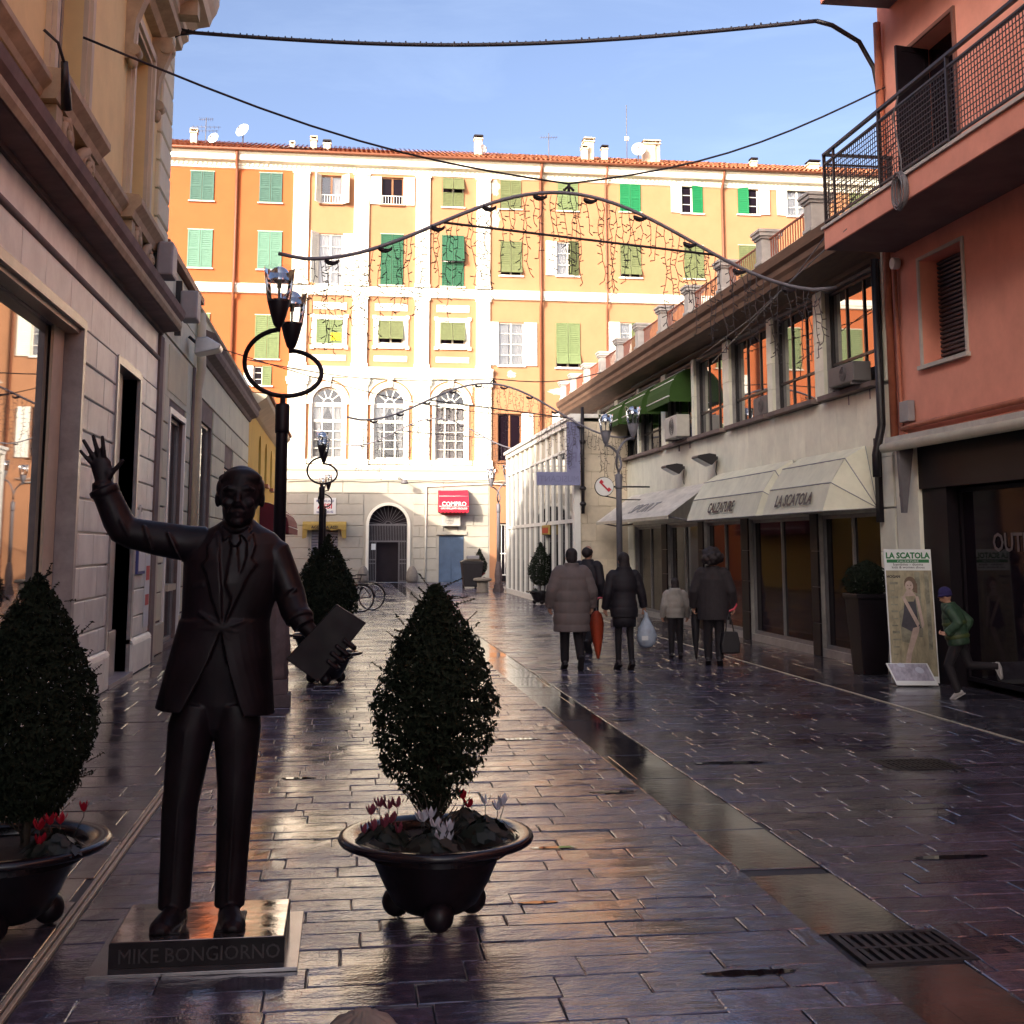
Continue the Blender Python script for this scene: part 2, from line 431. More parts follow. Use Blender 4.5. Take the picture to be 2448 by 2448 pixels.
    def loft(s, rings, smooth=True, cap=True):
        """rings: list of point lists of equal length"""
        k0 = len(s.v); n = len(rings[0])
        for r in rings: s.v += [tuple(p) for p in r]
        for i in range(len(rings) - 1):
            for k in range(n):
                l = (k + 1) % n
                s.f.append((k0 + i * n + k, k0 + i * n + l, k0 + (i + 1) * n + l, k0 + (i + 1) * n + k)); s.sm.append(smooth)
        if cap:
            s.f.append(tuple(k0 + k for k in range(n))); s.sm.append(smooth)
            e = k0 + (len(rings) - 1) * n
            s.f.append(tuple(e + k for k in range(n))); s.sm.append(smooth)
        return s
    def ball(s, c, rx, ry=None, rz=None, n=14, m=8, rot=None):
        ry = ry or rx; rz = rz or rx; c = Vector(c); rings = []
        for i in range(m + 1):
            a = -math.pi / 2 + math.pi * i / m
            a = max(-1.5, min(1.5, a))
            ring = []
            for k in range(n):
                q = 2 * math.pi * k / n
                p = Vector((rx * math.cos(a) * math.cos(q), ry * math.cos(a) * math.sin(q), rz * math.sin(a)))
                if rot: p = rot @ p
                ring.append(c + p)
            rings.append(ring)
        return s.loft(rings)
    def text(s, fr, body, size, u, v, w, depth=.01, align='CENTER', mirror=False, sx=1.0, bold=0):
        cu = bpy.data.curves.new('txt', 'FONT'); cu.body = body; cu.size = size; cu.align_x = align
        cu.extrude = depth / 2; cu.resolution_u = 2; cu.offset = bold
        ob = bpy.data.objects.new('txt', cu); COL.objects.link(ob)
        bpy.context.view_layer.update()
        me = bpy.data.meshes.new_from_object(ob.evaluated_get(bpy.context.evaluated_depsgraph_get()))
        bpy.data.objects.remove(ob); bpy.data.curves.remove(cu)
        k = -1 if mirror else 1
        s.add([fr(u + p.co.x * k * sx, v + p.co.y, w + p.co.z) for p in me.vertices], [tuple(q.vertices) for q in me.polygons])
        bpy.data.meshes.remove(me)
        return s
    def build(s, name, m, parent=None, bevel=0, loc=None):
        me = bpy.data.meshes.new(name)
        o_ = wloc(parent) if parent else Vector((0, 0, 0))
        l = Vector(loc) if loc is not None else o_
        me.from_pydata([(p[0] - l.x, p[1] - l.y, p[2] - l.z) for p in s.v], [], s.f)
        me.polygons.foreach_set('use_smooth', s.sm)
        me.materials.append(MATS[m])
        if len(s.f) < 20000:
            bm = bmesh.new(); bm.from_mesh(me); bmesh.ops.recalc_face_normals(bm, faces=bm.faces); bm.to_mesh(me); bm.free()
        me.update()
        o = bpy.data.objects.new(name, me); COL.objects.link(o)
        if parent: o.parent = parent
        o.location = l - o_
        if bevel:
            b = o.modifiers.new('bevel', 'BEVEL'); b.width = bevel; b.segments = 2; b.limit_method = 'ANGLE'
        return o

def tag(o, label=None, cat=None, group=None, kind=None):
    if label: o['label'] = label
    if cat: o['category'] = cat
    if group: o['group'] = group
    if kind: o['kind'] = kind
    return o
def thing(name, loc, label, cat, group=None):
    o = bpy.data.objects.new(name, None); COL.objects.link(o)
    o.location = loc; o.empty_display_size = .2
    return tag(o, label, cat, group)
def copy_tree(o, parent=None):
    c = o.copy(); COL.objects.link(c)
    if parent: c.parent = parent
    for ch in list(o.children): copy_tree(ch, c)
    return c
def remesh(o, voxel, smooth=4, fac=.5):
    """fuse the overlapping shells of one body into a single skin"""
    r = o.modifiers.new('fuse', 'REMESH'); r.mode = 'VOXEL'; r.voxel_size = voxel; r.use_smooth_shade = True
    if smooth:
        k = o.modifiers.new('soft', 'SMOOTH'); k.iterations = smooth; k.factor = fac
    bpy.context.view_layer.update()
    me = bpy.data.meshes.new_from_object(o.evaluated_get(bpy.context.evaluated_depsgraph_get()))
    old = o.data; o.modifiers.clear(); m = old.materials[0]; o.data = me
    if not me.materials: me.materials.append(m)
    else: me.materials[0] = m
    bpy.data.meshes.remove(old)
    return o

def wall(mb, fr, u0, u1, v0, v1, holes, depth):
    """sheet with recessed openings; holes = (u0,u1,v0,v1[,arch]) ; arch=True rounds the head"""
    us = sorted({u0, u1, *[h[0] for h in holes], *[h[1] for h in holes]})
    vv = sorted({v0, v1, *[h[2] for h in holes], *[h[3] for h in holes]})
    us = [u for u in us if u0 <= u <= u1]; vv = [v for v in vv if v0 <= v <= v1]
    for j in range(len(vv) - 1):
        run = None
        for i in range(len(us)):
            solid = False
            if i < len(us) - 1:
                cu, cv = (us[i] + us[i + 1]) / 2, (vv[j] + vv[j + 1]) / 2
                solid = not any(h[0] < cu < h[1] and h[2] < cv < h[3] for h in holes)
            if solid and run is None: run = us[i]
            if not solid and run is not None:
                mb.quad(fr(run, vv[j]), fr(us[i], vv[j]), fr(us[i], vv[j + 1]), fr(run, vv[j + 1])); run = None
    for h in holes:
        a, b, c, d = h[:4]
        if len(h) > 4 and h[4]:
            r = (b - a) / 2; cx = (a + b) / 2; sp = d - r; n = 14
            arc = [(cx - r * math.cos(math.pi * k / n), sp + r * math.sin(math.pi * k / n)) for k in range(n + 1)]
            for k in range(n):
                (x0, y0), (x1, y1) = arc[k], arc[k + 1]
                mb.quad(fr(x0, y0), fr(x1, y1), fr(x1, d), fr(x0, d))
                mb.quad(fr(x0, y0), fr(x1, y1), fr(x1, y1, -depth), fr(x0, y0, -depth))
            d = sp
        else:
            mb.quad(fr(a, d), fr(b, d), fr(b, d, -depth), fr(a, d, -depth))
        mb.quad(fr(a, c), fr(a, d), fr(a, d, -depth), fr(a, c, -depth))
        mb.quad(fr(b, c), fr(b, d), fr(b, d, -depth), fr(b, c, -depth))
        mb.quad(fr(a, c), fr(b, c), fr(b, c, -depth), fr(a, c, -depth))
    return mb

def blocks(root, fr, u0, u1, rows, lens, w0, w1, gap, bev, m, holes=(), name='block', rnd=None):
    """coursed stone: every block an object of its own"""
    rnd = rnd or random
    for j in range(len(rows) - 1):
        a = u0; k = j % 2
        cuts = [u0]
        first = True
        while a < u1 - 1e-6:
            l = rnd.uniform(*lens) * (.55 if (first and k) else 1); first = False
            b = a + l
            if u1 - b < lens[0] * .45: b = u1
            cuts.append(min(b, u1)); a = b
        v0, v1 = rows[j], rows[j + 1]
        for i in range(len(cuts) - 1):
            segs = [(cuts[i], cuts[i + 1])]
            for h in holes:
                if h[3] <= v0 + .02 or h[2] >= v1 - .02: continue
                ns = []
                for (a, b) in segs:
                    if b <= h[0] or a >= h[1]: ns.append((a, b)); continue
                    if a < h[0]: ns.append((a, h[0]))
                    if b > h[1]: ns.append((h[1], b))
                segs = ns
            for a, b in segs:
                if b - a < .06: continue
                d = rnd.uniform(-.002, .002)
                MB().bevbox(fr, a + gap / 2, b - gap / 2, v0 + gap / 2, v1 - gap / 2, w0, w1 + d, bev).build(name, m, root, loc=fr((a + b) / 2, (v0 + v1) / 2, w0))

# ================================================================ GROUND
g = MB().box(-160, 160, -60, 320, -.4, -.03).build('ground', 'joint'); tag(g, kind='structure')
rg = random.Random(5)
def in_view(x, y):
    d = Vector((x, y, 0)) - Vector((0, 0, CAM_H)); w = d.dot(fw)
    if w < .5: return 0
    px = .5 + d.dot(rt) / w * 1.19876; py = .5 + .1346 + d.dot(up) / w * 1.19876
    return 1 / (w * w) * CAM_H / w if -.03 < px < 1.03 and -.05 < py < 1.03 else 0
def paving(name, x0, x1, y0, y1, depth, lens, m, keep, skip=None, zt=0.0, jit=.0035):
    bed = MB().box(x0, x1, y0, y1, -.03, zt - .009).build(name, 'joint'); tag(bed, kind='structure')
    sl = []; y = y0
    while y < y1 - .02:
        d = min(rg.uniform(*depth), y1 - y); x = x0 - rg.uniform(0, lens[0])
        while x < x1:
            l = rg.uniform(*lens); a, b = max(x, x0), min(x + l, x1); x += l
            if b - a < .05: continue
            if skip is True: sl += clip_grates(a, b, y, y + d)
            elif skip and skip(a, b, y, y + d): continue
            else: sl.append((a, b, y, y + d))
        y += d
    sl.sort(key=lambda s: -in_view((s[0] + s[1]) / 2, (s[2] + s[3]) / 2))
    rest = MB()
    for i, (a, b, c, d) in enumerate(sl):
        fr = Fr((0, 0, 0), (1, 0, 0), (0, 1, 0), (0, 0, 1))
        h = zt + rg.uniform(-jit, jit * .4)
        t1, t2 = rg.uniform(-1, 1) * jit * 1.3, rg.uniform(-1, 1) * jit * 1.1
        mb = MB() if i < keep else rest
        if jit > .003: t1, t2 = rg.uniform(-1, 1) * jit * .9, rg.uniform(-.7, .8) * jit
        k = len(mb.v)
        if i < keep and jit > .003:                                  # riven top: an uneven little height field
            nx, ny, g_ = 7, 4, .0025; cu, cv = .006 / (b - a), .006 / (d - c)
            us_ = [0, cu, .2, .4, .6, .8, 1 - cu, 1]; vs_ = [0, cv, .5, 1 - cv, 1]
            def zz(p, q):
                e = .003 if p in (0, nx) or q in (0, ny) else 0
                return h + t1 * us_[p] + t2 * vs_[q] - e + rg.uniform(-.0019, .0019)
            top = [(a + g_ + (b - a - 2 * g_) * us_[p], c + g_ + (d - c - 2 * g_) * (vs_[q] + (rg.uniform(-.12, .12) if q == 2 else 0)), zz(p, q)) for q in range(ny + 1) for p in range(nx + 1)]
            fs = [(q * (nx + 1) + p, q * (nx + 1) + p + 1, (q + 1) * (nx + 1) + p + 1, (q + 1) * (nx + 1) + p) for q in range(ny) for p in range(nx)]
            mb.add(top, fs, False)
            cs = [0, nx, (ny + 1) * (nx + 1) - 1, ny * (nx + 1)]
            edge = list(range(nx + 1)) + [(q + 1) * (nx + 1) + nx for q in range(ny)] + list(range((ny + 1) * (nx + 1) - 2, ny * (nx + 1) - 1, -1)) + [q * (nx + 1) for q in range(ny - 1, 0, -1)]
            nb = len(top); low = [(top[e][0], top[e][1], zt - .014) for e in edge]; n_ = len(edge)
            mb.v += low
            for e in range(n_): mb.f.append((edge[e], edge[(e + 1) % n_], nb + (e + 1) % n_, nb + e)); mb.sm.append(False)
        else:
            mb.bevbox(fr, a + .0025, b - .0025, c + .003, d - .003, zt - .014, h, .004)
            for q in range(k + 8, k + 12):
                px, py, pz = mb.v[q]
                mb.v[q] = (px, py, pz + (t1 if px > (a + b) / 2 else 0) + (t2 if py > (c + d) / 2 else 0))
        if i < keep: mb.build('slab', m, bed, loc=((a + b) / 2, (c + d) / 2, zt))
    if rest.f: tag(rest.build('slab', m, bed), kind='stuff')
    return bed
GRATES = [(2.13, 2.62, 5.02, 5.42), (-.44, -.1, 13.9, 14.08), (4.16, 4.72, 9.14, 9.6)]
def clip_grates(a, b, c, d):
    out = [(a, b, c, d)]
    for x0, x1, y0, y1 in GRATES:
        nx = []
        for (p, q, r_, s_) in out:
            if q <= x0 or p >= x1 or s_ <= y0 or r_ >= y1: nx.append((p, q, r_, s_)); continue
            nx += [(p, x0, r_, s_), (x1, q, r_, s_), (max(p, x0), min(q, x1), r_, y0), (max(p, x0), min(q, x1), y1, s_)]
        out = [t for t in nx if t[1] - t[0] > .02 and t[3] - t[2] > .02]
    return out
paving('street_pavement', -1.165, 2.09, 1.5, 57.9, (.16, .25), (.34, .7), 'riven_stone', 290, True)
paving('street_pavement', 2.54, 5.83, 1.5, 57.9, (.16, .25), (.34, .7), 'riven_stone', 290, True)
paving('drain_channel', 2.09, 2.54, 1.5, 57.6, (.7, 1.2), (.6, .7), 'channel_stone', 120, lambda a, b, c, d: d > 4.9 and c < 5.5, zt=-.006, jit=.001)
MB().box(2.09, 2.54, 4.0, 5.02, -.014, -.007).build('channel_stone', 'channel_stone', bpy.data.objects['drain_channel'])
MB().box(2.09, 2.54, 5.44, 6.4, -.014, -.007).build('channel_stone', 'channel_stone', bpy.data.objects['drain_channel'])
paving('pavement_left', -2.95, -1.235, 1.5, 57.9, (.36, .46), (.6, 1.1), 'smooth_stone', 220, jit=.0015)
paving('pavement_right', 5.87, 8.4, 1.5, 57.9, (.36, .46), (.6, 1.1), 'smooth_stone', 220, jit=.0015)
for nm, x0, x1 in (('pavement_strip_left', -1.235, -1.165), ('pavement_strip_right', 5.83, 5.87)):
    b_ = MB().box(x0, x1, 1.5, 57.9, -.03, -.012).build(nm, 'joint'); tag(b_, kind='structure')
    y = 1.5
    while y < 57.5:
        for k in range(2 if x0 < 0 else 1):
            xa = x0 + .006 + k * .032; xb = x0 + .026 + k * .032 if x0 < 0 else x1 - .004
            MB().bevbox(Fr((0, 0, 0), (1, 0, 0), (0, 1, 0), (0, 0, 1)), xa, xb, y + .002, y + 1.996, -.012, .004, .003).build('strip', 'strip', b_)
        y += 2
sq = MB().box(-60, -2.95, 53.2, 57.95, -.03, -.004).build('side_street', 'smooth_stone'); tag(sq, kind='structure')
sq = MB().box(8.4, 60, 53.2, 57.95, -.03, -.004).build('side_street', 'smooth_stone'); tag(sq, kind='structure')
# drain grates
def grate(x0, x1, y0, y1, nb, rows, label):
    t = thing('drain_grate', ((x0 + x1) / 2, (y0 + y1) / 2, 0), label, 'drain grate', 'iron drain grates in the paving')
    f = MB()
    f.box(x0, x1, y0, y0 + .03, -.03, .002).box(x0, x1, y1 - .03, y1, -.03, .002).box(x0, x0 + .03, y0 + .03, y1 - .03, -.03, .002).box(x1 - .03, x1, y0 + .03, y1 - .03, -.03, .002)
    for r_ in range(1, rows):
        yy = y0 + (y1 - y0) * r_ / rows; f.box(x0 + .03, x1 - .03, yy - .012, yy + .012, -.03, .0015)
    f.build('frame', 'grate_iron', t)
    for k in range(nb):
        xx = x0 + .03 + (x1 - x0 - .06) * (k + .5) / nb
        MB().box(xx - .011, xx + .011, y0 + .03, y1 - .03, -.028, .0005).build('bar', 'grate_iron', t)
    MB().box(x0 + .005, x1 - .005, y0 + .005, y1 - .005, -.0299, -.0285).build('pit', 'room_dark', t)
grate(*GRATES[0], 9, 2, 'large slotted iron drain grate in the channel at lower right')
grate(*GRATES[1], 6, 1, 'narrow drain grate with square holes behind the statue')
grate(*GRATES[2], 12, 3, 'flat iron grate in the dark paving before the shop poster')

# ================================================================ FAR PALAZZO
pal = thing('orange_palazzo', (0, 58, 0), 'long orange palazzo with white pilasters and green shutters closing the street', 'building')
def leaf(mb, fr, w, h, slats=True, rails=1, t=.04):
    s_ = min(.07, w * .16)
    mb.fbox(fr, 0, s_, 0, h, 0, t).fbox(fr, w - s_, w, 0, h, 0, t)
    mb.fbox(fr, s_, w - s_, 0, s_, 0, t).fbox(fr, s_, w - s_, h - s_, h, 0, t)
    for k in range(rails):
        vv = h * (k + 1) / (rails + 1); mb.fbox(fr, s_, w - s_, vv - s_ * .5, vv + s_ * .5, 0, t)
    mb.fbox(fr, s_, w - s_, s_, h - s_, t * .3, t * .45)
    if slats:
        n = max(4, int(h / .1))
        for k in range(n):
            vv = s_ + (h - 2 * s_) * (k + .5) / n
            a, b = fr(s_, vv - .03, t * .95), fr(w - s_, vv - .03, t * .95)
            c, d = fr(w - s_, vv + .03, t * .5), fr(s_, vv + .03, t * .5)
            mb.quad(a, b, c, d)
def turned(fr, u, v, ang, w=.02, flip=False):
    """frame hinged at (u,v): swings outward by ang; flip = leaf extends to -u"""
    c, s_ = math.cos(R(ang)), math.sin(R(ang)); k = -1 if flip else 1
    return Fr(fr(u, v, w), fr.u * (k * c) + fr.w * s_, fr.v, fr.w * c - fr.u * (k * s_))
def flap(fr, u, vtop, ang, w=.03):
    c, s_ = math.cos(R(ang)), math.sin(R(ang))
    return Fr(fr(u, vtop, w), fr.u, -fr.v * c + fr.w * s_, fr.w * c + fr.v * s_)
HOLES = {'A': [], 'B': [], 'C': []}
def fwin(sec, u0, u1, v0, v1, kind, m1='shut_olive', m2=None, room='room_dark', frame='shut_white', cur=None, rail=False):
    fr = FAR; m2 = m2 or m1; um = (u0 + u1) / 2; w_ = um - u0
    part = MB(); opening = kind not in ('closed',)
    if opening:
        HOLES[sec].append((u0, u1, v0, v1))
        for a, b, c, d in ((u0, u0 + .06, v0, v1), (u1 - .06, u1, v0, v1), (u0 + .06, u1 - .06, v0, v0 + .07), (u0 + .06, u1 - .06, v1 - .06, v1), (um - .045, um + .045, v0 + .07, v1 - .06)):
            part.fbox(fr, a, b, c, d, -.16, -.1)
        nb = 3 if (v1 - v0) > 1.9 else 2
        if frame == 'shut_white':
            for k in range(1, nb + 1):
                vv = v0 + (v1 - v0) * k / (nb + 1); part.fbox(fr, u0 + .06, u1 - .06, vv - .015, vv + .015, -.15, -.11)
    else:
        part.fbox(fr, u0 - .03, u1 + .03, v1, v1 + .035, 0, .03)
    part.fbox(fr, u0 - .07, u1 + .07, v0 - .07, v0 - .005, 0, .1)
    p = part.build('window', frame if opening else 'cornice_grey', pal)
    if opening:
        MB().fbox(fr, u0 + .03, u1 - .03, v0 + .03, v1 - .03, -.141, -.137).build('pane', 'pane_glass' if cur else 'dark_glass', p)
        if cur:
            mb = MB()
            for a, b in cur:
                n = 14
                for k in range(n):
                    x0, x1 = u0 + (u1 - u0) * (a + (b - a) * k / n), u0 + (u1 - u0) * (a + (b - a) * (k + 1) / n)
                    wa, wb = -.26 + .025 * (k % 2), -.26 + .025 * ((k + 1) % 2)
                    mb.quad(fr(x0, v0 + .03, wa), fr(x1, v0 + .03, wb), fr(x1, v1 - .03, wb), fr(x0, v1 - .03, wa))
            mb.build('curtain', 'curtain', p)
    if rail:
        mb = MB().fbox(fr, u0, u1, v0 + .42, v0 + .45, .03, .05).fbox(fr, u0, u1, v0 + .02, v0 + .045, .03, .05)
        for k in range(8):
            x = u0 + (u1 - u0) * (k + .5) / 8; mb.fbox(fr, x - .012, x + .012, v0 + .045, v0 + .42, .032, .048)
        mb.build('window_rail', 'white_metal', p)
    h = v1 - v0
    def L_(f, w, hh, m, **k): mb = MB(); leaf(mb, f, w, hh, **k); mb.build('shutter', m, p)
    if kind == 'closed':
        L_(turned(fr, u0, v0, 0), w_ - .008, h, m1); L_(turned(fr, u1, v0, 0, flip=True), w_ - .008, h, m2)
    elif kind == 'flap_top':
        for a in (u0, um + .01):
            L_(turned(fr, a, v0, 0), w_ - .015, h * .5, m1, rails=0)
            L_(flap(fr, a, v1, 24), w_ - .015, h * .48, m1, rails=0)
    elif kind == 'flap_mid':
        for a in (u0, um + .01):
            L_(turned(fr, a, v0, 0), w_ - .015, h * .47, m1, rails=0)
            L_(flap(fr, a, v1, 13), w_ - .015, h * .54, m1, rails=1)
    elif kind == 'flap_low':
        q = h * .3
        for a in (u0, um + .01):
            L_(turned(fr, a, v0 + q, 0), w_ - .015, h - q, m1, rails=1)
            L_(flap(fr, a, v0 + q, 24), w_ - .015, q * .85, m1, rails=0)
    elif kind == 'flap_all':
        for a in (u0, um + .01): L_(flap(fr, a, v1, 15), w_ - .015, h * .86, m1, rails=0)
    elif kind.startswith('open'):
        al, ar = [float(x) for x in kind.split()[1:3]]
        L_(turned(fr, u0 - .01, v0, al, flip=True), w_, h, m1) if al < 150 else L_(turned(fr, u0 + .01, v0, 180 - al), w_, h, m1)
        L_(turned(fr, u1 + .01, v0, ar), w_, h, m2) if ar < 150 else L_(turned(fr, u1 - .01, v0, 180 - ar, flip=True), w_, h, m2)
    return p
# top storey
T0, T1 = 17.95, 19.4
for k in range(7):
    du = -3.22 * k
    if k: fwin('A', -7.57 + du, -6.47 + du, 17.91, 19.34, 'closed', 'shut_dark')
    if k: fwin('A', -7.59 + du, -6.45 + du, 14.66, 16.49, 'closed', 'shut_aqua')
    if k: fwin('A', -7.59 + du, -6.45 + du, 10.38, 12.46, 'closed', 'shut_pale')
fwin('A', -7.57, -6.47, 17.91, 19.34, 'closed', 'shut_dark'); fwin('A', -4.35, -3.28, 17.93, 19.38, 'closed', 'shut_dark')
fwin('B', -1.45, -.43, 17.97, 19.39, 'open 62 48', 'shut_white', frame='wood_frame', cur=[(.55, .95)], rail=True)
fwin('B', 1.46, 2.52, 18.03, 19.41, 'open 6 4', 'shut_white', frame='wood_frame', rail=True)
fwin('B', 4.42, 5.46, 18.04, 19.47, 'flap_top')
fwin('C', 7.25, 8.28, 18.05, 19.49, 'closed'); fwin('C', 10.09, 11.13, 18.06, 19.51, 'closed', 'shut_pale')
fwin('C', 13.24, 14.29, 18.13, 19.56, 'closed', 'shut_bright')
fwin('C', 16.4, 17.49, 18.17, 19.59, 'open 3 176', 'shut_white', 'shut_bright')
fwin('C', 19.31, 20.4, 18.22, 19.6, 'open 176 5', 'shut_bright', 'shut_white')
fwin('C', 21.9, 23.01, 18.22, 19.66, 'open 4 4', 'shut_white', cur=[(0, 1)])
fwin('C', 25.2, 26.3, 18.2, 19.64, 'closed'); fwin('C', 28.4, 29.5, 18.2, 19.64, 'closed', 'shut_bright')
# third storey
fwin('A', -7.59, -6.45, 14.66, 16.49, 'closed', 'shut_aqua'); fwin('A', -4.35, -3.22, 14.67, 16.51, 'closed', 'shut_aqua')
fwin('B', -1.5, -.34, 14.02, 16.51, 'open 55 5', 'shut_white', cur=[(.02, .98)])
fwin('B', 1.46, 2.54, 14.08, 16.57, 'closed', 'shut_green'); fwin('B', 4.41, 5.48, 14.09, 16.6, 'flap_mid', 'shut_green')
fwin('C', 7.25, 8.33, 14.71, 16.42, 'flap_low')
fwin('C', 10.05, 11.13, 14.78, 16.49, 'open 4 150', 'shut_white', 'shut_olive', cur=[(0, .5)])
fwin('C', 13.22, 14.28, 14.79, 16.41, 'flap_low'); fwin('C', 16.47, 17.48, 14.83, 16.52, 'closed')
fwin('C', 19.29, 20.35, 14.87, 16.61, 'closed'); fwin('C', 22.3, 23.4, 14.87, 16.6, 'closed', 'shut_pale')
fwin('C', 25.2, 26.3, 14.87, 16.6, 'closed')
# second storey
fwin('A', -7.59, -6.45, 10.38, 12.46, 'closed', 'shut_pale'); fwin('A', -4.36, -3.23, 10.38, 12.46, 'closed', 'shut_pale')
fwin('A', -4.38, -3.54, 9.11, 10.03, 'open 5 178', 'shut_white', 'shut_pale')
for a, b, c, d, kd in ((-1.5, -.3, 11.18, 12.31, 'closed'), (1.41, 2.59, 11.23, 12.32, 'flap_all'), (4.36, 5.56, 11.24, 12.3, 'flap_all')):
    p = fwin('B', a, b, c, d, kd, 'shut_pale' if kd == 'closed' else 'shut_olive')
    f = MB(); o_ = .23
    f.fbox(FAR, a - o_, a - .01, c - .22, d + .22, .0, .09).fbox(FAR, b + .01, b + o_, c - .22, d + .22, .0, .09)
    f.fbox(FAR, a - .01, b + .01, d + .01, d + .22, 0, .09).fbox(FAR, a - .01, b + .01, c - .25, c - .08, 0, .12)
    for x in (a - o_ - .06, b + o_ - .12):
        f.fbox(FAR, x, x + .18, d + .1, d + .26, .0, .105).fbox(FAR, x, x + .18, c - .28, c - .12, .0, .125)
    f.build('surround', 'facade_white', p)
    MB().fbox(FAR, a - .18, b + .2, 12.81, 13.16, 0, .04).build('panel', 'facade_white', pal, bevel=.01)
    MB().fbox(FAR, a - .2, b + .2, 10.36, 10.63, 0, .04).build('panel', 'facade_white', pal, bevel=.01)
    if kd == 'closed':
        MB().fbox(FAR, -.83, -.36, 11.32, 11.68, .062, .07).build('sale_notice', 'yellow_sign', p)
        MB().text(FAR, 'VENDESI', .11, -.595, 11.53, .071, .004).build('lettering', 'red_paint', p); MB().text(FAR, '019 85 40 98', .065, -.595, 11.39, .071, .004).build('lettering', 'red_paint', p)
fwin('C', 7.18, 8.42, 10.28, 12.39, 'open 6 3', 'shut_white', cur=[(.04, .42), (.55, .96)])
fwin('C', 9.99, 11.18, 10.23, 12.44, 'flap_low', 'shut_pale')
fwin('C', 13.17, 14.3, 10.4, 12.53, 'open 4 176', 'shut_white', 'shut_olive', cur=[(0, .5)])
fwin('C', 16.4, 17.5, 10.4, 12.5, 'closed'); fwin('C', 19.6, 20.7, 10.4, 12.5, 'closed')
# first floor right: dark window standing open
fwin('C', 7.15, 8.28, 5.65, 7.96, 'open 0 4', 'wood_frame', 'shut_white', frame='wood_frame')
for u in (10.4, 13.4, 16.5, 19.7):
    fwin('C', u, u + 1.2, 5.65, 8.0, 'open 4 4', 'shut_white', cur=[(0, .4), (.6, 1)])
for u in (-7.6, -10.8, -14, -4.3): fwin('A', u, u + 1.1, 5.4, 7.6, 'closed', 'shut_olive')
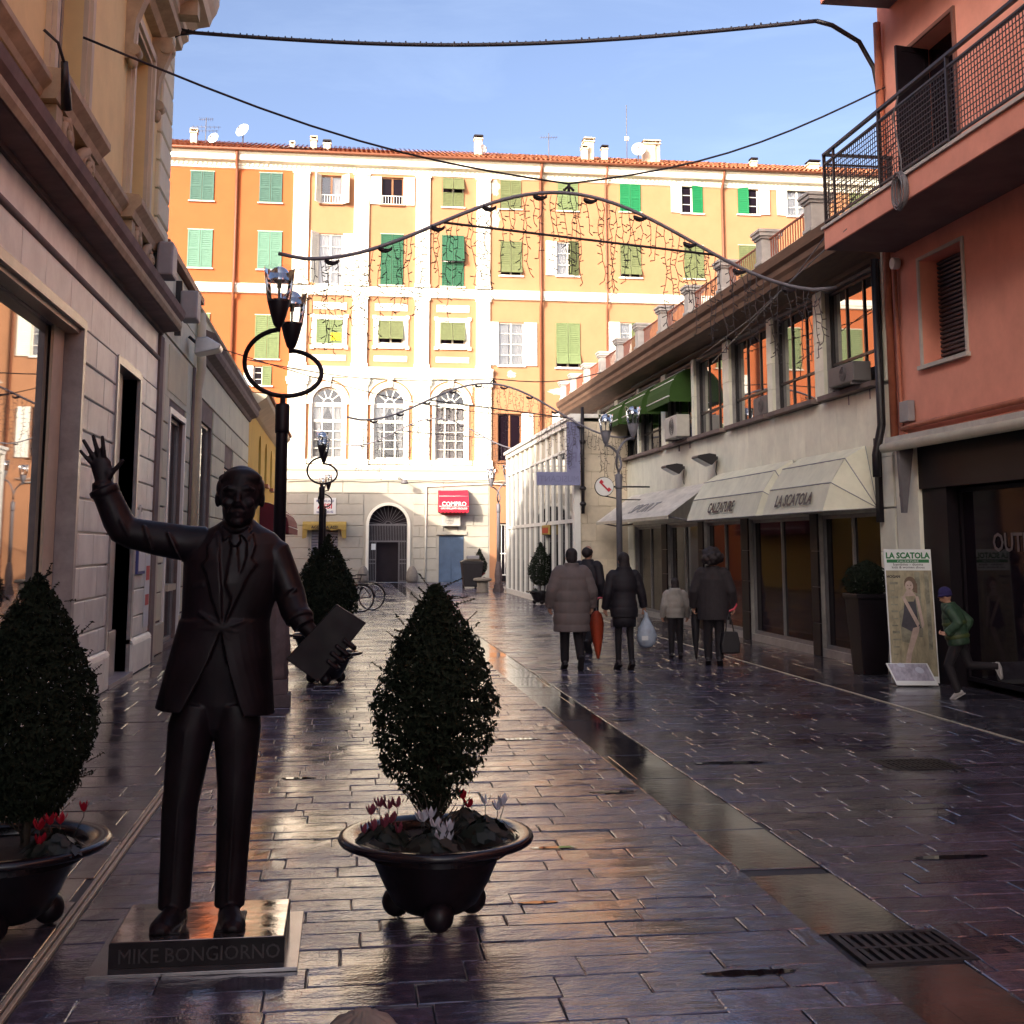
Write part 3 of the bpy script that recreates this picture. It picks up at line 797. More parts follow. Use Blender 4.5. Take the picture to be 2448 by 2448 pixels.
# arched windows of the piano nobile
for i, (a, b, c, d) in enumerate(((-1.63, -.16, 5.69, 9.1), (1.25, 2.76, 5.68, 9.11), (4.15, 5.62, 5.67, 9.12))):
    HOLES['B'].append((a, b, c, d, True))
    r = (b - a) / 2; cx = (a + b) / 2; sp = d - r
    def ring(mb, r0, r1, w0, w1, n=18, a0=0, a1=math.pi):
        pts = [(cx - r1 * math.cos(a0 + (a1 - a0) * k / n), sp + r1 * math.sin(a0 + (a1 - a0) * k / n)) for k in range(n + 1)]
        pts2 = [(cx - r0 * math.cos(a0 + (a1 - a0) * k / n), sp + r0 * math.sin(a0 + (a1 - a0) * k / n)) for k in range(n + 1)]
        for k in range(n): mb.prism(FAR, [pts[k], pts[k + 1], pts2[k + 1], pts2[k]], w0, w1)
    f = MB(); ring(f, r - .09, r, -.2, -.12)
    f.fbox(FAR, a, a + .09, c, sp, -.2, -.12).fbox(FAR, b - .09, b, c, sp, -.2, -.12)
    f.fbox(FAR, a, b, sp - .2, sp, -.22, -.1).fbox(FAR, a, b, c, c + .12, -.22, -.1)
    tr = c + (sp - c) * .68
    f.fbox(FAR, a + .09, b - .09, tr - .07, tr + .07, -.21, -.11)
    for x in (cx - .26, cx + .26): f.fbox(FAR, x - .03, x + .03, c + .12, sp - .2, -.2, -.13)
    for k in range(1, 4):
        vv = c + .12 + (tr - c - .19) * k / 4; f.fbox(FAR, a + .09, b - .09, vv - .018, vv + .018, -.19, -.14)
    ring(f, .2, .25, -.2, -.12, 10)
    for q in (38, 72, 108, 142):
        cq, sq_ = math.cos(R(q)), math.sin(R(q))
        f.prism(FAR, [(cx + .25 * cq - .022 * sq_, sp + .25 * sq_ + .022 * cq), (cx + .25 * cq + .022 * sq_, sp + .25 * sq_ - .022 * cq),
                      (cx + (r - .09) * cq + .022 * sq_, sp + (r - .09) * sq_ - .022 * cq), (cx + (r - .09) * cq - .022 * sq_, sp + (r - .09) * sq_ + .022 * cq)], -.19, -.14)
    p = f.build('window', 'shut_white', pal)
    tag(p, 'tall arched window with a fanlight and white curtains')
    MB().prism(FAR, [(a + .02, c), (b - .02, c), (b - .02, sp)] + [(cx + (r - .02) * math.cos(math.pi * k / 12), sp + (r - .02) * math.sin(math.pi * k / 12)) for k in range(1, 12)] + [(a + .02, sp)], -.172, -.168).build('pane', 'pane_glass', p)
    mb = MB(); n = 16
    top = sp - .22
    for side in (-1, 1):
        for k in range(n):
            t0, t1 = k / n, (k + 1) / n
            for (va, vb, sa, sb) in ((c + .1, tr - .05, .44 if i < 2 else .98, .5 if i < 2 else .98), (tr - .05, top, .5 if i < 2 else .98, .96 if i < 2 else .98)):
                e = (b - a) / 2 - .1
                def X(t, s_): return cx + side * (e - t * e * s_)
                wa, wb = -.3 + .03 * (k % 2), -.3 + .03 * ((k + 1) % 2)
                mb.quad(FAR(X(t0, sa), va, wa), FAR(X(t1, sa), va, wb), FAR(X(t1, sb), vb, wb), FAR(X(t0, sb), vb, wa))
    mb.build('curtain', 'curtain', p)
    s_ = MB(); ring(s_, r, r + .24, 0, .09, 24); ring(s_, r + .2, r + .26, .09, .13, 24)
    s_.fbox(FAR, a - .14, a, c, sp, 0, .09).fbox(FAR, b, b + .14, c, sp, 0, .09)
    s_.fbox(FAR, a - .3, a + .02, sp - .08, sp + .04, .0, .13).fbox(FAR, b - .02, b + .3, sp - .08, sp + .04, .0, .13)
    s_.prism(FAR, [(cx - .09, d), (cx + .09, d), (cx + .15, d + .45), (cx - .15, d + .45)], 0, .2)
    s_.fbox(FAR, a - .3, b + .3, c - .2, c, 0, .12)
    s_.build('arch_surround', 'facade_white', p)
    ul, ur = a - .29, b + .29; pr = r + .36; q0 = math.acos(min(1, (cx - ul) / pr)); v_top = 9.56
    for side in (-1, 1):
        arc = [(cx + side * pr * math.cos(t), sp + pr * math.sin(t)) for t in [q0 + (math.pi / 2 - q0) * k / 10 for k in range(11)]]
        s2 = MB()
        for k in range(10):
            (x0, y0), (x1, y1) = arc[k], arc[k + 1]
            if y0 < v_top: s2.prism(FAR, [(x0, min(y0, v_top)), (x1, min(y1, v_top - .002)), (x1, v_top), (x0, v_top)], .0, .05)
        s2.build('spandrel', 'facade_white', pal)
# doorways and shop fronts on the ground floor
HOLES['B'] += [(1.11, 2.9, 0, 3.56, True)]
HOLES['C'] += [(7.12, 7.9, 0, 2.75)]
for sec, u0, u1, m in (('A', -34, -2.73, 'orange'), ('B', -2.73, 6.77, 'peach'), ('C', 6.77, 34, 'peach')):
    v0 = 4.78 if sec == 'B' else 0
    hs = [h for h in HOLES[sec] if h[3] > v0 + .01 and not (sec == 'B' and h[2] == 0)]
    mb = MB(); wall(mb, FAR, u0, u1, v0, 20.2, hs, .32)
    mb.build('wall', m, pal)
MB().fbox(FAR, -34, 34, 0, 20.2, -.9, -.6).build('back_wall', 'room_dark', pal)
for s_, x in ((-1, -34), (1, 34)): MB().fbox(FAR, x - .1, x + .1, 0, 20.2, -10, -.02).build('end_wall', 'orange', pal)
mb = MB(); wall(mb, FAR, -2.73, 6.77, 0, 4.78, [(1.11, 2.9, 0, 3.56, True), (4.38, 5.56, 0, 2.16), (-1.52, -.31, 0, 2.39)], .3); mb.build('stone_base', 'facade_stone', pal)
rb = random.Random(3)
blocks(pal, Fr((0, 58, 0), (1, 0, 0), (0, 0, 1), (0, -1, 0)), -2.7, 6.74, [0, .55, 1.08, 1.58, 2.09, 2.6, 3.1, 3.6, 4.1, 4.76], (1.6, 2.6), 0, .035, .03, .012, 'facade_stone',
       [(.86, 3.15, 0, 3.85), (4.28, 5.66, 0, 2.3), (-1.62, -.21, 0, 2.5)], rnd=rb)
f = MB()
n = 20; cx, sp = 2.005, 2.665
for (r0, r1, w1) in ((.895, 1.03, .09),):
    for k in range(n):
        q0, q1 = math.pi * k / n, math.pi * (k + 1) / n
        f.prism(FAR, [(cx - r1 * math.cos(q0), sp + r1 * math.sin(q0)), (cx - r1 * math.cos(q1), sp + r1 * math.sin(q1)), (cx - r0 * math.cos(q1), sp + r0 * math.sin(q1)), (cx - r0 * math.cos(q0), sp + r0 * math.sin(q0))], -.1, w1)
    f.fbox(FAR, cx - r1, cx - r0, 0, sp, -.1, w1).fbox(FAR, cx + r0, cx + r1, 0, sp, -.1, w1)
door = f.build('doorway', 'facade_white', pal); tag(door, 'arched doorway with iron fan grille, its gate standing open')
mb = MB()
for k in range(13):
    q = math.pi * (k + .5) / 13
    mb.tube([FAR(cx + .15 * math.cos(q), sp + .15 * math.sin(q), -.15), FAR(cx + .88 * math.cos(q), sp + .88 * math.sin(q), -.15)], .011, 5)
mb.tube([FAR(cx + .15 * math.cos(math.pi * k / 10), sp + .15 * math.sin(math.pi * k / 10), -.15) for k in range(11)], .018, 5)
mb.build('fan_grille', 'grey_iron', door)
mb = MB().fbox(FAR, 1.11, 2.9, 2.62, 2.7, -.18, -.12).fbox(FAR, 1.11, 2.9, 1.86, 1.93, -.18, -.12)
for k in range(24):
    x = 1.11 + 1.79 * (k + .5) / 24; mb.fbox(FAR, x - .012, x + .012, 1.93, 2.62, -.16, -.136)
    if x < 1.47 or x > 2.5: mb.fbox(FAR, x - .012, x + .012, .05, 1.86, -.16, -.136)
for a, b in ((1.11, 1.47), (2.5, 2.9)):
    for v in (.03, .85, 1.02): mb.fbox(FAR, a, b, v, v + .05, -.17, -.126)
    mb.fbox(FAR, a + .0, a + .04, 0, 1.86, -.172, -.124).fbox(FAR, b - .04, b, 0, 1.86, -.172, -.124)
mb.build('gate', 'grey_iron', door)
MB().fbox(FAR, 1.24, 1.44, 1.5, 1.78, -.12, -.115).build('notice', 'paper', door)
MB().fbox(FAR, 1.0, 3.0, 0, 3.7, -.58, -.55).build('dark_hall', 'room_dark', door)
# blue door
f = MB().fbox(FAR, 4.38, 5.56, 0, 2.16, -.14, -.1)
for a, b in ((4.4, 4.95), (4.99, 5.54)):
    f.fbox(FAR, a, a + .07, .03, 2.12, -.1, -.06).fbox(FAR, b - .07, b, .03, 2.12, -.1, -.06)
    f.fbox(FAR, a + .07, b - .07, .03, .72, -.1, -.075)
    for k in range(14): f.fbox(FAR, a + .07, b - .07, .76 + k * .095, .76 + k * .095 + .06, -.1, -.07)
tag(f.build('door', 'blue_door', pal), 'closed blue louvred double door')
MB().fbox(FAR, 4.25, 5.68, 2.2, 2.36, .0, .12).build('door_head', 'facade_stone', pal)
# roller-shuttered agency front
f = MB()
for k in range(18): f.prism(Fr((0, 58, 0), (0, -1, 0), (0, 0, 1), (1, 0, 0)), [(-.16, .02 + k * .13), (-.12, .05 + k * .13), (-.12, .11 + k * .13), (-.16, .14 + k * .13)], -1.52, -.31)
tag(f.build('roller_shutter', 'roller', pal), 'grey roller shutter of the agency')
# orange section door with white grille
f = MB().fbox(FAR, 7.12, 7.9, 0, 2.75, -.28, -.25); f.build('side_door', 'shop_dark', pal)
f = MB()
for k in range(5): f.fbox(FAR, 7.17 + k * .17, 7.2 + k * .17, .3, 2.7, -.2, -.17)
for v in (.3, 1.3, 2.65): f.fbox(FAR, 7.14, 7.88, v, v + .05, -.21, -.165)
f.build('side_grille', 'white_metal', pal)
# pilasters, bands, cornices
for a, b in ((-2.73, -1.98), (.16, .88), (3.13, 3.81), (6.09, 6.75)):
    for v0, v1 in ((13.98, 19.55), (10.08, 13.48)):
        mb = MB().fbox(FAR, a, b, v0, v1, 0, .13).fbox(FAR, a + .16, b - .16, v0 + .3, v1 - .3, .13, .155).fbox(FAR, a - .04, b + .04, v0, v0 + .16, .0, .17)
        mb.fbox(FAR, a - .05, b + .05, v1 - .14, v1 - .02, .0, .19)
        mb.build('pilaster', 'facade_white', pal)
    mb = MB().fbox(FAR, a - .04, b + .07, 5.43, 9.56, 0, .16).fbox(FAR, a + .14, b - .12, 5.8, 8.9, .16, .19)
    mb.fbox(FAR, a - .1, b + .13, 5.43, 5.68, 0, .21).fbox(FAR, a - .1, b + .13, 9.2, 9.33, 0, .23).fbox(FAR, a - .14, b + .17, 9.33, 9.54, 0, .27)
    mb.build('pilaster', 'facade_white', pal)
MB().extrude_profile(FAR, [(0, 13.46), (.14, 13.5), (.16, 13.6), (.2, 13.66), (.2, 13.84), (.14, 13.9), (0, 13.98)], -34, 34).build('string_course', 'facade_white', pal)
MB().extrude_profile(FAR, [(0, 9.56), (.17, 9.56), (.17, 9.8), (.22, 9.86), (.3, 9.94), (.34, 10.05), (0, 10.1)], -2.8, 6.9).build('entablature', 'facade_white', pal)
MB().extrude_profile(FAR, [(0, 4.76), (.1, 4.76), (.14, 4.9), (.14, 5.12), (.24, 5.2), (.3, 5.3), (.3, 5.4), (0, 5.45)], -2.82, 6.9).build('base_cornice', 'facade_white', pal)
MB().extrude_profile(FAR, [(0, 19.52), (.06, 19.54), (.1, 19.62), (.1, 19.78), (.16, 19.82), (.42, 19.86), (.46, 19.94), (.46, 20.14), (.56, 20.22), (.58, 20.3), (0, 20.32)], -34, 34).build('cornice', 'facade_white', pal)
mb = MB(); u = -34
while u < 34: mb.fbox(FAR, u, u + .11, 19.66, 19.78, .1, .17); u += .22
tag(mb.build('dentil_row', 'facade_white', pal), kind='stuff')
roof = MB().add([FAR(-34.3, 20.32, .7), FAR(34.3, 20.32, .7), FAR(34.3, 22.35, -4.8), FAR(-34.3, 22.35, -4.8), FAR(34.3, 20.0, -10.5), FAR(-34.3, 20.0, -10.5)], [(0, 1, 2, 3), (3, 2, 4, 5)]).build('roof', 'roof_tile', pal)
mb = MB(); rr = random.Random(8)
sl = Vector((5.5, 2.03)).normalized(); u = -34.2
while u < 34.2:
    for k in range(11):
        t0 = k * .53; r0, r1 = .09, .075; dv = rr.uniform(-.01, .02)
        ra, rb_ = [], []
        for q in range(5):
            an = math.pi * q / 4
            for lst, t, r_ in ((ra, t0, r0), (rb_, t0 + .56, r1)):
                lst.append(FAR(u + r_ * math.cos(an), 20.34 + dv + t * sl.y + r_ * math.sin(an) * .9 + (.02 if lst is ra else 0), .74 - t * sl.x))
        k0 = len(mb.v); mb.v += [tuple(p_) for p_ in ra + rb_]
        for q in range(4): mb.f.append((k0 + q, k0 + q + 1, k0 + 6 + q, k0 + 5 + q)); mb.sm.append(True)
    u += .235
tag(mb.build('roof_tiles', 'roof_tile', pal), kind='stuff')
MB().tube([FAR(-34, 20.3, .72), FAR(34, 20.3, .72)], .07, 6).build('gutter', 'pipe_brown', pal)
for u, v1, m, r_ in ((-5.4, 0, 'pipe_brown', .075), (9.24, 0, 'pipe_brown', .075), (12.5, 0, 'pipe_red', .045), (18.47, 0, 'pipe_brown', .07)):
    MB().tube([FAR(u, 20.25, .6), FAR(u, 19.95, .5), FAR(u, 19.4, .12), FAR(u, 14.2, .12), FAR(u, 13.95, .3), FAR(u, 13.4, .3), FAR(u, 13.2, .12), FAR(u, v1, .12)], r_, 8).build('downpipe', m, pal)
MB().tube([FAR(3.75, 4.45, .1), FAR(3.75, 0, .1)], .04, 6).tube([FAR(3.75, 4.45, .1), FAR(6.8, 4.6, .1), FAR(8.5, 4.5, .1)], .035, 6).build('white_pipe', 'pipe_white', pal)
mb = MB()
for v, w in ((4.66, .06), (4.71, .16)):
    mb.tube([FAR(-2.7 + k * .5, v + .025 * math.sin(k * 1.7 + v), w) for k in range(24)], .018, 4)
mb.build('wall_cable', 'cornice_grey', pal)
# peeled plaster patches (thin raised remains of old coats)
for (u, v, ru, rv) in ((6.98, 19.1, .3, .45), (7.02, 17.5, .25, .6), (10.16, 9.06, .6, .2), (7.8, 9.85, .25, .2)):
    rp_ = random.Random(int(u * 100))
    MB().prism(FAR, [(u + ru * math.cos(2 * math.pi * k / 22) * rp_.uniform(.55, 1.15), v + rv * math.sin(2 * math.pi * k / 22) * rp_.uniform(.55, 1.15)) for k in range(22)], 0, .006).build('bare_plaster', 'facade_stone', pal)
# chimneys belong to the roof
def rs(u, v, d): k = (58 + d) / 58; return u * k, 1.68 + (v - 1.68) * k
def chimney(u, vt, w_, d, cap):
    u, vt = rs(u, vt, d); zb = 20.32 + .37 * (d + .7) - .15
    mb = MB().fbox(FAR, u - w_, u + w_, zb, vt - .12, -d - w_, -d + w_).fbox(FAR, u - w_ * 1.25, u + w_ * 1.25, vt - .2, vt - .12, -d - w_ * 1.25, -d + w_ * 1.25)
    c = mb.build('chimney', 'chimney', roof, bevel=.02)
    mb = MB()
    for x, y in ((-1, -1), (1, -1), (1, 1), (-1, 1)): mb.fbox(FAR, u + x * w_ - .03, u + x * w_ + .03, vt - .12, vt - .03, -d + y * w_ * .8 - .03, -d + y * w_ * .8 + .03)
    mb.prism(FAR, [(u - w_ * 1.3, vt - .03), (u + w_ * 1.3, vt - .03), (u + w_ * 1.1, vt + .03), (u - w_ * 1.1, vt + .03)], -d - w_ * 1.3, -d + w_ * 1.3)
    mb.build('chimney_cap', cap, pal)
for a in ((-7.48, 21.37, .16, 1.5, 'chimney'), (-2.85, 20.97, .11, 1.2, 'chimney'), (-1.83, 21.26, .15, 1.2, 'chimney'), (-1.19, 21.09, .17, 1.2, 'black_iron'), (6.16, 21.66, .19, 1.5, 'black_iron'),
          (11.68, 21.76, .24, 1.5, 'chimney'), (11.48, 21.4, .16, 1.2, 'chimney'), (12.49, 21.44, .15, 1.5, 'black_iron'), (14.75, 21.75, .3, 1.8, 'chimney'), (15.1, 21.8, .2, 1.8, 'chimney'), (20.19, 21.12, .16, 1.2, 'black_iron'), (23.32, 21.1, .26, 1.2, 'black_iron')): chimney(*a)
MB().fbox(FAR, -3.5, -2.0, 20.95, 21.0, -1.6, -.8).build('roof_hatch', 'grey_iron', roof)
def dish(u, v, r_, aim, label):
    u, v = rs(u, v, 1.2); t = thing('satellite_dish', FAR(u, 20.75, -1.2), label, 'satellite dish', 'dishes on the palazzo roof')
    rot = Vector((aim[0], -1, aim[1])).normalized().to_track_quat('Z', 'Y').to_matrix()
    c = FAR(u, v, -1.2); mb = MB()
    rings = [[c + rot @ Vector((r_ * k / 4 * math.cos(q * math.pi / 8), r_ * k / 4 * math.sin(q * math.pi / 8), .22 * r_ * (k / 4) ** 2)) for q in range(16)] for k in range(1, 5)]
    mb.loft(rings, cap=False); mb.f.append(tuple(range(16))); mb.sm.append(True)
    mb.build('reflector', 'dish', t)
    MB().tube([c, c + Vector((0, .1, -.05)), FAR(u, 20.75, -1.3)], .03, 6).build('mast', 'grey_iron', t)
    MB().tube([c + rot @ Vector((0, -r_, .2 * r_)), c + rot @ Vector((0, -.2 * r_, .9 * r_))], .015, 5).ball(c + rot @ Vector((0, -.15 * r_, .95 * r_)), .05).build('feed_arm', 'grey_iron', t)
dish(-6.56, 20.98, .28, (-.5, .3), 'white satellite dish low beside the leftmost roof chimney')
dish(-5.2, 21.42, .36, (-.6, .4), 'white satellite dish raised on a tripod above the orange section')
dish(6.4, 21.05, .22, (.9, .2), 'small white dish partly behind the chimney at mid roof')
dish(14.24, 21.35, .36, (-.2, .2), 'white satellite dish left of the wide concrete chimney')
def antenna(u, v0, v1, label, bars):
    u2, v1 = rs(u, v1, 1.5); t = thing('roof_antenna', FAR(u2, 21, -1.5), label, 'antenna', 'antennas on the palazzo roof')
    MB().tube([FAR(u2, 20.9, -1.5), FAR(u2, v1, -1.5)], .022, 5).build('mast', 'grey_iron', t)
    mb = MB()
    for (dv, l) in bars:
        mb.tube([FAR(u2 - l, v1 - dv, -1.5), FAR(u2 + l, v1 - dv + .05, -1.5)], .012, 4)
        for k in range(-3, 4): mb.tube([FAR(u2 + l * k / 3.5, v1 - dv - .0, -1.7), FAR(u2 + l * k / 3.5, v1 - dv + .04, -1.3)], .008, 4)
    if bars: mb.build('elements', 'grey_iron', t)
    else: MB().fbox(FAR, u2 - .1, u2 + .1, v1 - 1.9, v1 - 1.7, -1.56, -1.44).build('box', 'white_metal', t)
antenna(-6.94, 20.6, 22.0, 'comb antenna on a mast above the leftmost roof', [(.1, .35), (.5, .7), (.7, .6)])
antenna(9.68, 20.7, 22.0, 'dark leaning roof antenna left of the twin chimney', [(.25, .45)])
antenna(13.64, 20.8, 23.65, 'tall thin white roof mast with a box', [])

# ---- things fixed to the palazzo
def drop_awning(name, fr, u0, u1, vt, vb, proj, val, m, label, cat='awning', segs=5):
    t = thing(name, fr((u0 + u1) / 2, vb, proj / 2), label, cat)
    pr = [(proj * math.sin(math.pi / 2 * k / segs), vb + (vt - vb) * math.cos(math.pi / 2 * k / segs)) for k in range(segs + 1)]
    mb = MB()
    for k in range(segs): mb.quad(fr(u0, pr[k][1], pr[k][0]), fr(u1, pr[k][1], pr[k][0]), fr(u1, pr[k + 1][1], pr[k + 1][0]), fr(u0, pr[k + 1][1], pr[k + 1][0]))
    for u in (u0, u1):
        mb.add([fr(u, vb, 0)] + [fr(u, v, w) for w, v in pr], [(0, k, k + 1) for k in range(1, segs + 1)])
    can = mb.build('canopy', m, t)
    n = max(4, int((u1 - u0) / .16)); mb = MB()
    for a, b, (p0, p1) in ((u0, u1, (proj, proj)),):
        for k in range(n):
            x0, x1 = a + (b - a) * k / n, a + (b - a) * (k + 1) / n; xm = (x0 + x1) / 2
            mb.add([fr(x0, vb, proj), fr(x1, vb, proj), fr(x1, vb - val * .8, proj), fr(xm + (x1 - x0) * .25, vb - val, proj), fr(xm - (x1 - x0) * .25, vb - val, proj), fr(x0, vb - val * .8, proj)], [(0, 1, 2, 3, 4, 5)])
    for u in (u0, u1):
        mb.quad(fr(u, vb, 0), fr(u, vb, proj), fr(u, vb - val * .85, proj), fr(u, vb - val * .85, 0))
    mb.build('valance', m, t)
    mb = MB()
    for k in range(1, segs, 2): mb.tube([fr(u0 - .01, pr[k][1], pr[k][0]), fr(u1 + .01, pr[k][1], pr[k][0])], .012, 4)
    mb.tube([fr(u0, vb, proj), fr(u1, vb, proj)], .015, 5)
    mb.build('frame', 'white_metal', t)
    return t
t = drop_awning('window_awning', FAR, 4.32, 5.69, 4.31, 3.5, .95, .3, 'awning_red', 'crimson awning lettered COMPRO on the far stone wall')
MB().text(FAR, 'COMPRO', .27, 5.0, 3.52, .99, .01, bold=.006).build('lettering', 'sign_white', t)
MB().text(FAR, 'ORO BRILLANTI OROLOGI', .12, 5.0, 3.36, .99, .01, sx=.85, bold=.003).build('lettering', 'sign_white', t)
def ac_unit(name, fr, u0, u1, v0, v1, d, label, m='ac_white', w0=.0, fan_on='front'):
    t = thing(name, fr((u0 + u1) / 2, v0, w0 + d / 2), label, 'air conditioner', 'air conditioners on the walls')
    MB().fbox(fr, u0, u1, v0, v1, w0 + .03, w0 + d).build('casing', m, t, bevel=.015)
    mb = MB(); cu, cv, r_ = u0 + (u1 - u0) * .4, (v0 + v1) / 2, min(v1 - v0, u1 - u0) * .38
    for k in range(1, 5): mb.tube([fr(cu + r_ * k / 4 * math.cos(q * math.pi / 9), cv + r_ * k / 4 * math.sin(q * math.pi / 9), w0 + d + .006) for q in range(18)], .006, 4, closed=True)
    for q in range(6): mb.tube([fr(cu, cv, w0 + d + .006), fr(cu + r_ * math.cos(q * math.pi / 3), cv + r_ * math.sin(q * math.pi / 3), w0 + d + .006)], .006, 4)
    mb.build('fan_grille', 'ac_dark', t)
    mb = MB()
    for x in (u0 + .08, u1 - .08): mb.fbox(fr, x - .02, x + .02, v0 - .04, v0 - .002, w0, w0 + d).fbox(fr, x - .015, x + .015, v0 - .25, v0 - .04, w0, w0 + .03)
    mb.build('bracket', 'grey_iron', t)
    return t
ac_unit('air_conditioner', FAR, 4.5, 5.35, 2.6, 3.1, .4, 'air conditioner under the crimson awning on the far wall')
t = thing('agency_sign', FAR(-.93, 3.5, .05), 'white agency signboard lettered ASSI on the far stone wall', 'sign')
MB().fbox(FAR, -1.44, -.43, 3.13, 3.89, .04, .08).build('board', 'sign_white', t, bevel=.01)
MB().text(FAR, 'IMMOBILIARE', .14, -.93, 3.7, .085, .004, bold=.002).build('lettering', 'text_blue', t)
MB().text(FAR, 'tel. 853.30.42', .14, -.93, 3.2, .085, .004, bold=.003).build('lettering', 'text_blue', t)
MB().text(FAR, 'ASSI', .32, -.93, 3.4, .085, .004, bold=.008, sx=1.15).build('lettering', 'red_paint', t)
t = thing('agency_awning', FAR(-.93, 2.4, .3), 'tattered yellow awning lettered AGENZIA ASSI over the roller shutter', 'awning')
mb = MB(); n = 12
for k in range(n):
    x0, x1 = -1.93 + 2 * k / n, -1.93 + 2 * (k + 1) / n
    a0, a1 = .04 * math.sin(k * 2.1), .04 * math.sin((k + 1) * 2.1)
    mb.quad(FAR(x0, 2.8, .05), FAR(x1, 2.8, .05), FAR(x1, 2.66 + a1 * .3, .45), FAR(x0, 2.66 + a0 * .3, .45))
    mb.quad(FAR(x0, 2.66 + a0 * .3, .45), FAR(x1, 2.66 + a1 * .3, .45), FAR(x1, 2.42 + a1, .47), FAR(x0, 2.42 + a0, .47))
for u, s_ in ((-1.93, 1), (.07, -1)):
    mb.add([FAR(u, 2.8, .05), FAR(u, 2.66, .45), FAR(u + s_ * .12, 2.05, .4), FAR(u + s_ * .03, 2.0, .3), FAR(u, 2.3, .1)], [(0, 1, 2, 3, 4)])
    mb.quad(FAR(u, 2.6, .45), FAR(u + s_ * .25, 2.5, .46), FAR(u + s_ * .18, 2.05, .43), FAR(u, 2.02, .42))
mb.build('canopy', 'awning_yellow', t)
MB().text(FAR, 'AGENZIA ASSI', .19, -.93, 2.47, .49, .004, bold=.004).build('lettering', 'text_black', t)
for u, lab in ((.88, 'egg-shaped guard stone left of the arched doorway'), (3.12, 'egg-shaped guard stone right of the arched doorway')):
    tag(MB().lathe([(.001, 0), (.2, 0), (.27, .12), (.28, .3), (.24, .5), (.15, .68), (.07, .76), (.001, .78)], (u, 57.62, -.004), 18).build('guard_stone', 'stone_bollard'), lab, 'guard stone', 'guard stones of the doorway')
tag(MB().lathe([(.001, .18), (.12, .14), (.18, .05), (.16, -.02), (.1, -.03), (.001, -.03)], (2.7, 57.2, 4.55), 14).tube([(2.7, 57.2, 4.68), (2.45, 57.6, 4.85), (2.45, 57.87, 4.8)], .025, 6).build('wall_lantern', 'grey_iron'), 'flat street lantern on a bracket above the arched doorway', 'lamp')

# shallow puddles left in worn hollows
def puddle(cx, cy, rx, ry, seed):
    rp_ = random.Random(seed); n = 26
    o = MB().prism(Fr((0, 0, 0), (1, 0, 0), (0, 1, 0), (0, 0, 1)), [(cx + rx * math.cos(2 * math.pi * k / n) * rp_.uniform(.8, 1.1), cy + ry * math.sin(2 * math.pi * k / n) * rp_.uniform(.7, 1.15)) for k in range(n)], .002, .0048).build('puddle', 'water')
    tag(o, kind='structure')
for a in ((1.62, 4.98, .2, .035, 1), (1.85, 8.6, .16, .03, 2), (1.2, 7.1, .13, .025, 3), (.95, 6.05, .1, .02, 4), (3.3, 6.6, .22, .04, 5), (-.3, 9.4, .12, .03, 6), (3.0, 9.6, .3, .05, 7), (1.5, 11.0, .25, .05, 8)): puddle(*a)

# ================================================================ LEFT: ornate yellow building
yb = thing('yellow_building', (-2.82, 6, 0), 'ornate yellow building with grey marble ground floor, scrolled sills and corner quoins, at left', 'building')
sh_hole = (8.2, 13.27, .55, 3.95); dr_hole = (15.35, 17.0, 0, 3.92)
sh2 = (1.2, 6.6, .55, 3.95)
mb = MB(); wall(mb, LEFT, -14, 19.3, 0, 4.82, [sh2, sh_hole, dr_hole], .4); mb.build('ground_floor_wall', 'marble_jamb', yb)
rows = [.46, .74, 1.1, 1.46, 1.82, 2.18, 2.54, 2.9, 3.26, 3.62, 3.98]
blocks(yb, LEFT, -2, 18.55, rows, (.8, 1.25), 0, .035, .022, .009, 'marble_lilac', [sh2, sh_hole, dr_hole], rnd=random.Random(2))
blocks(yb, LEFT, -2, 18.55, [3.98, 4.41], (.8, 1.1), 0, .03, .01, .004, 'marble_lilac', rnd=random.Random(4))
blocks(yb, LEFT, -2, 18.55, [4.47, 4.82], (1.4, 1.9), 0, .02, .006, .003, 'marble_lilac', rnd=random.Random(6))
blocks(yb, LEFT, -2, 18.55, [0, .4], (1.2, 2.0), 0, .09, .012, .012, 'marble_lilac', [dr_hole], rnd=random.Random(7))
MB().extrude_profile(LEFT, [(0, .4), (.09, .4), (.07, .44), (.045, .46), (0, .46)], -2, 15.35).extrude_profile(LEFT, [(0, .4), (.09, .4), (.07, .44), (.045, .46), (0, .46)], 17.0, 18.55).build('plinth_moulding', 'marble_lilac', yb)
MB().tube([LEFT(-2, 4.44, .03), LEFT(18.6, 4.44, .03)], .035, 8).build('roll_moulding', 'cornice_dark', yb)
MB().fbox(LEFT, 18.56, 18.92, 0, 4.8, 0, .06).build('corner_strip', 'cornice_dark', yb)
MB().fbox(LEFT, 18.93, 19.3, 0, 4.8, 0, .03).build('corner_strip', 'cream_stone', yb)
# cornice over the ground floor
MB().extrude_profile(LEFT, [(0, 4.82), (.06, 4.82), (.07, 4.86), (.28, 4.88), (.31, 4.94), (.31, 5.02), (.36, 5.08), (.38, 5.17), (.12, 5.24), (0, 5.24)], -14, 18.75).build('cornice', 'cornice_dark', yb)
MB().extrude_profile(LEFT, [(.3, 4.89), (.33, 4.95), (.33, 5.01), (.3, 5.015)], -13.9, 18.76).build('cornice_edge', 'ornament', yb)
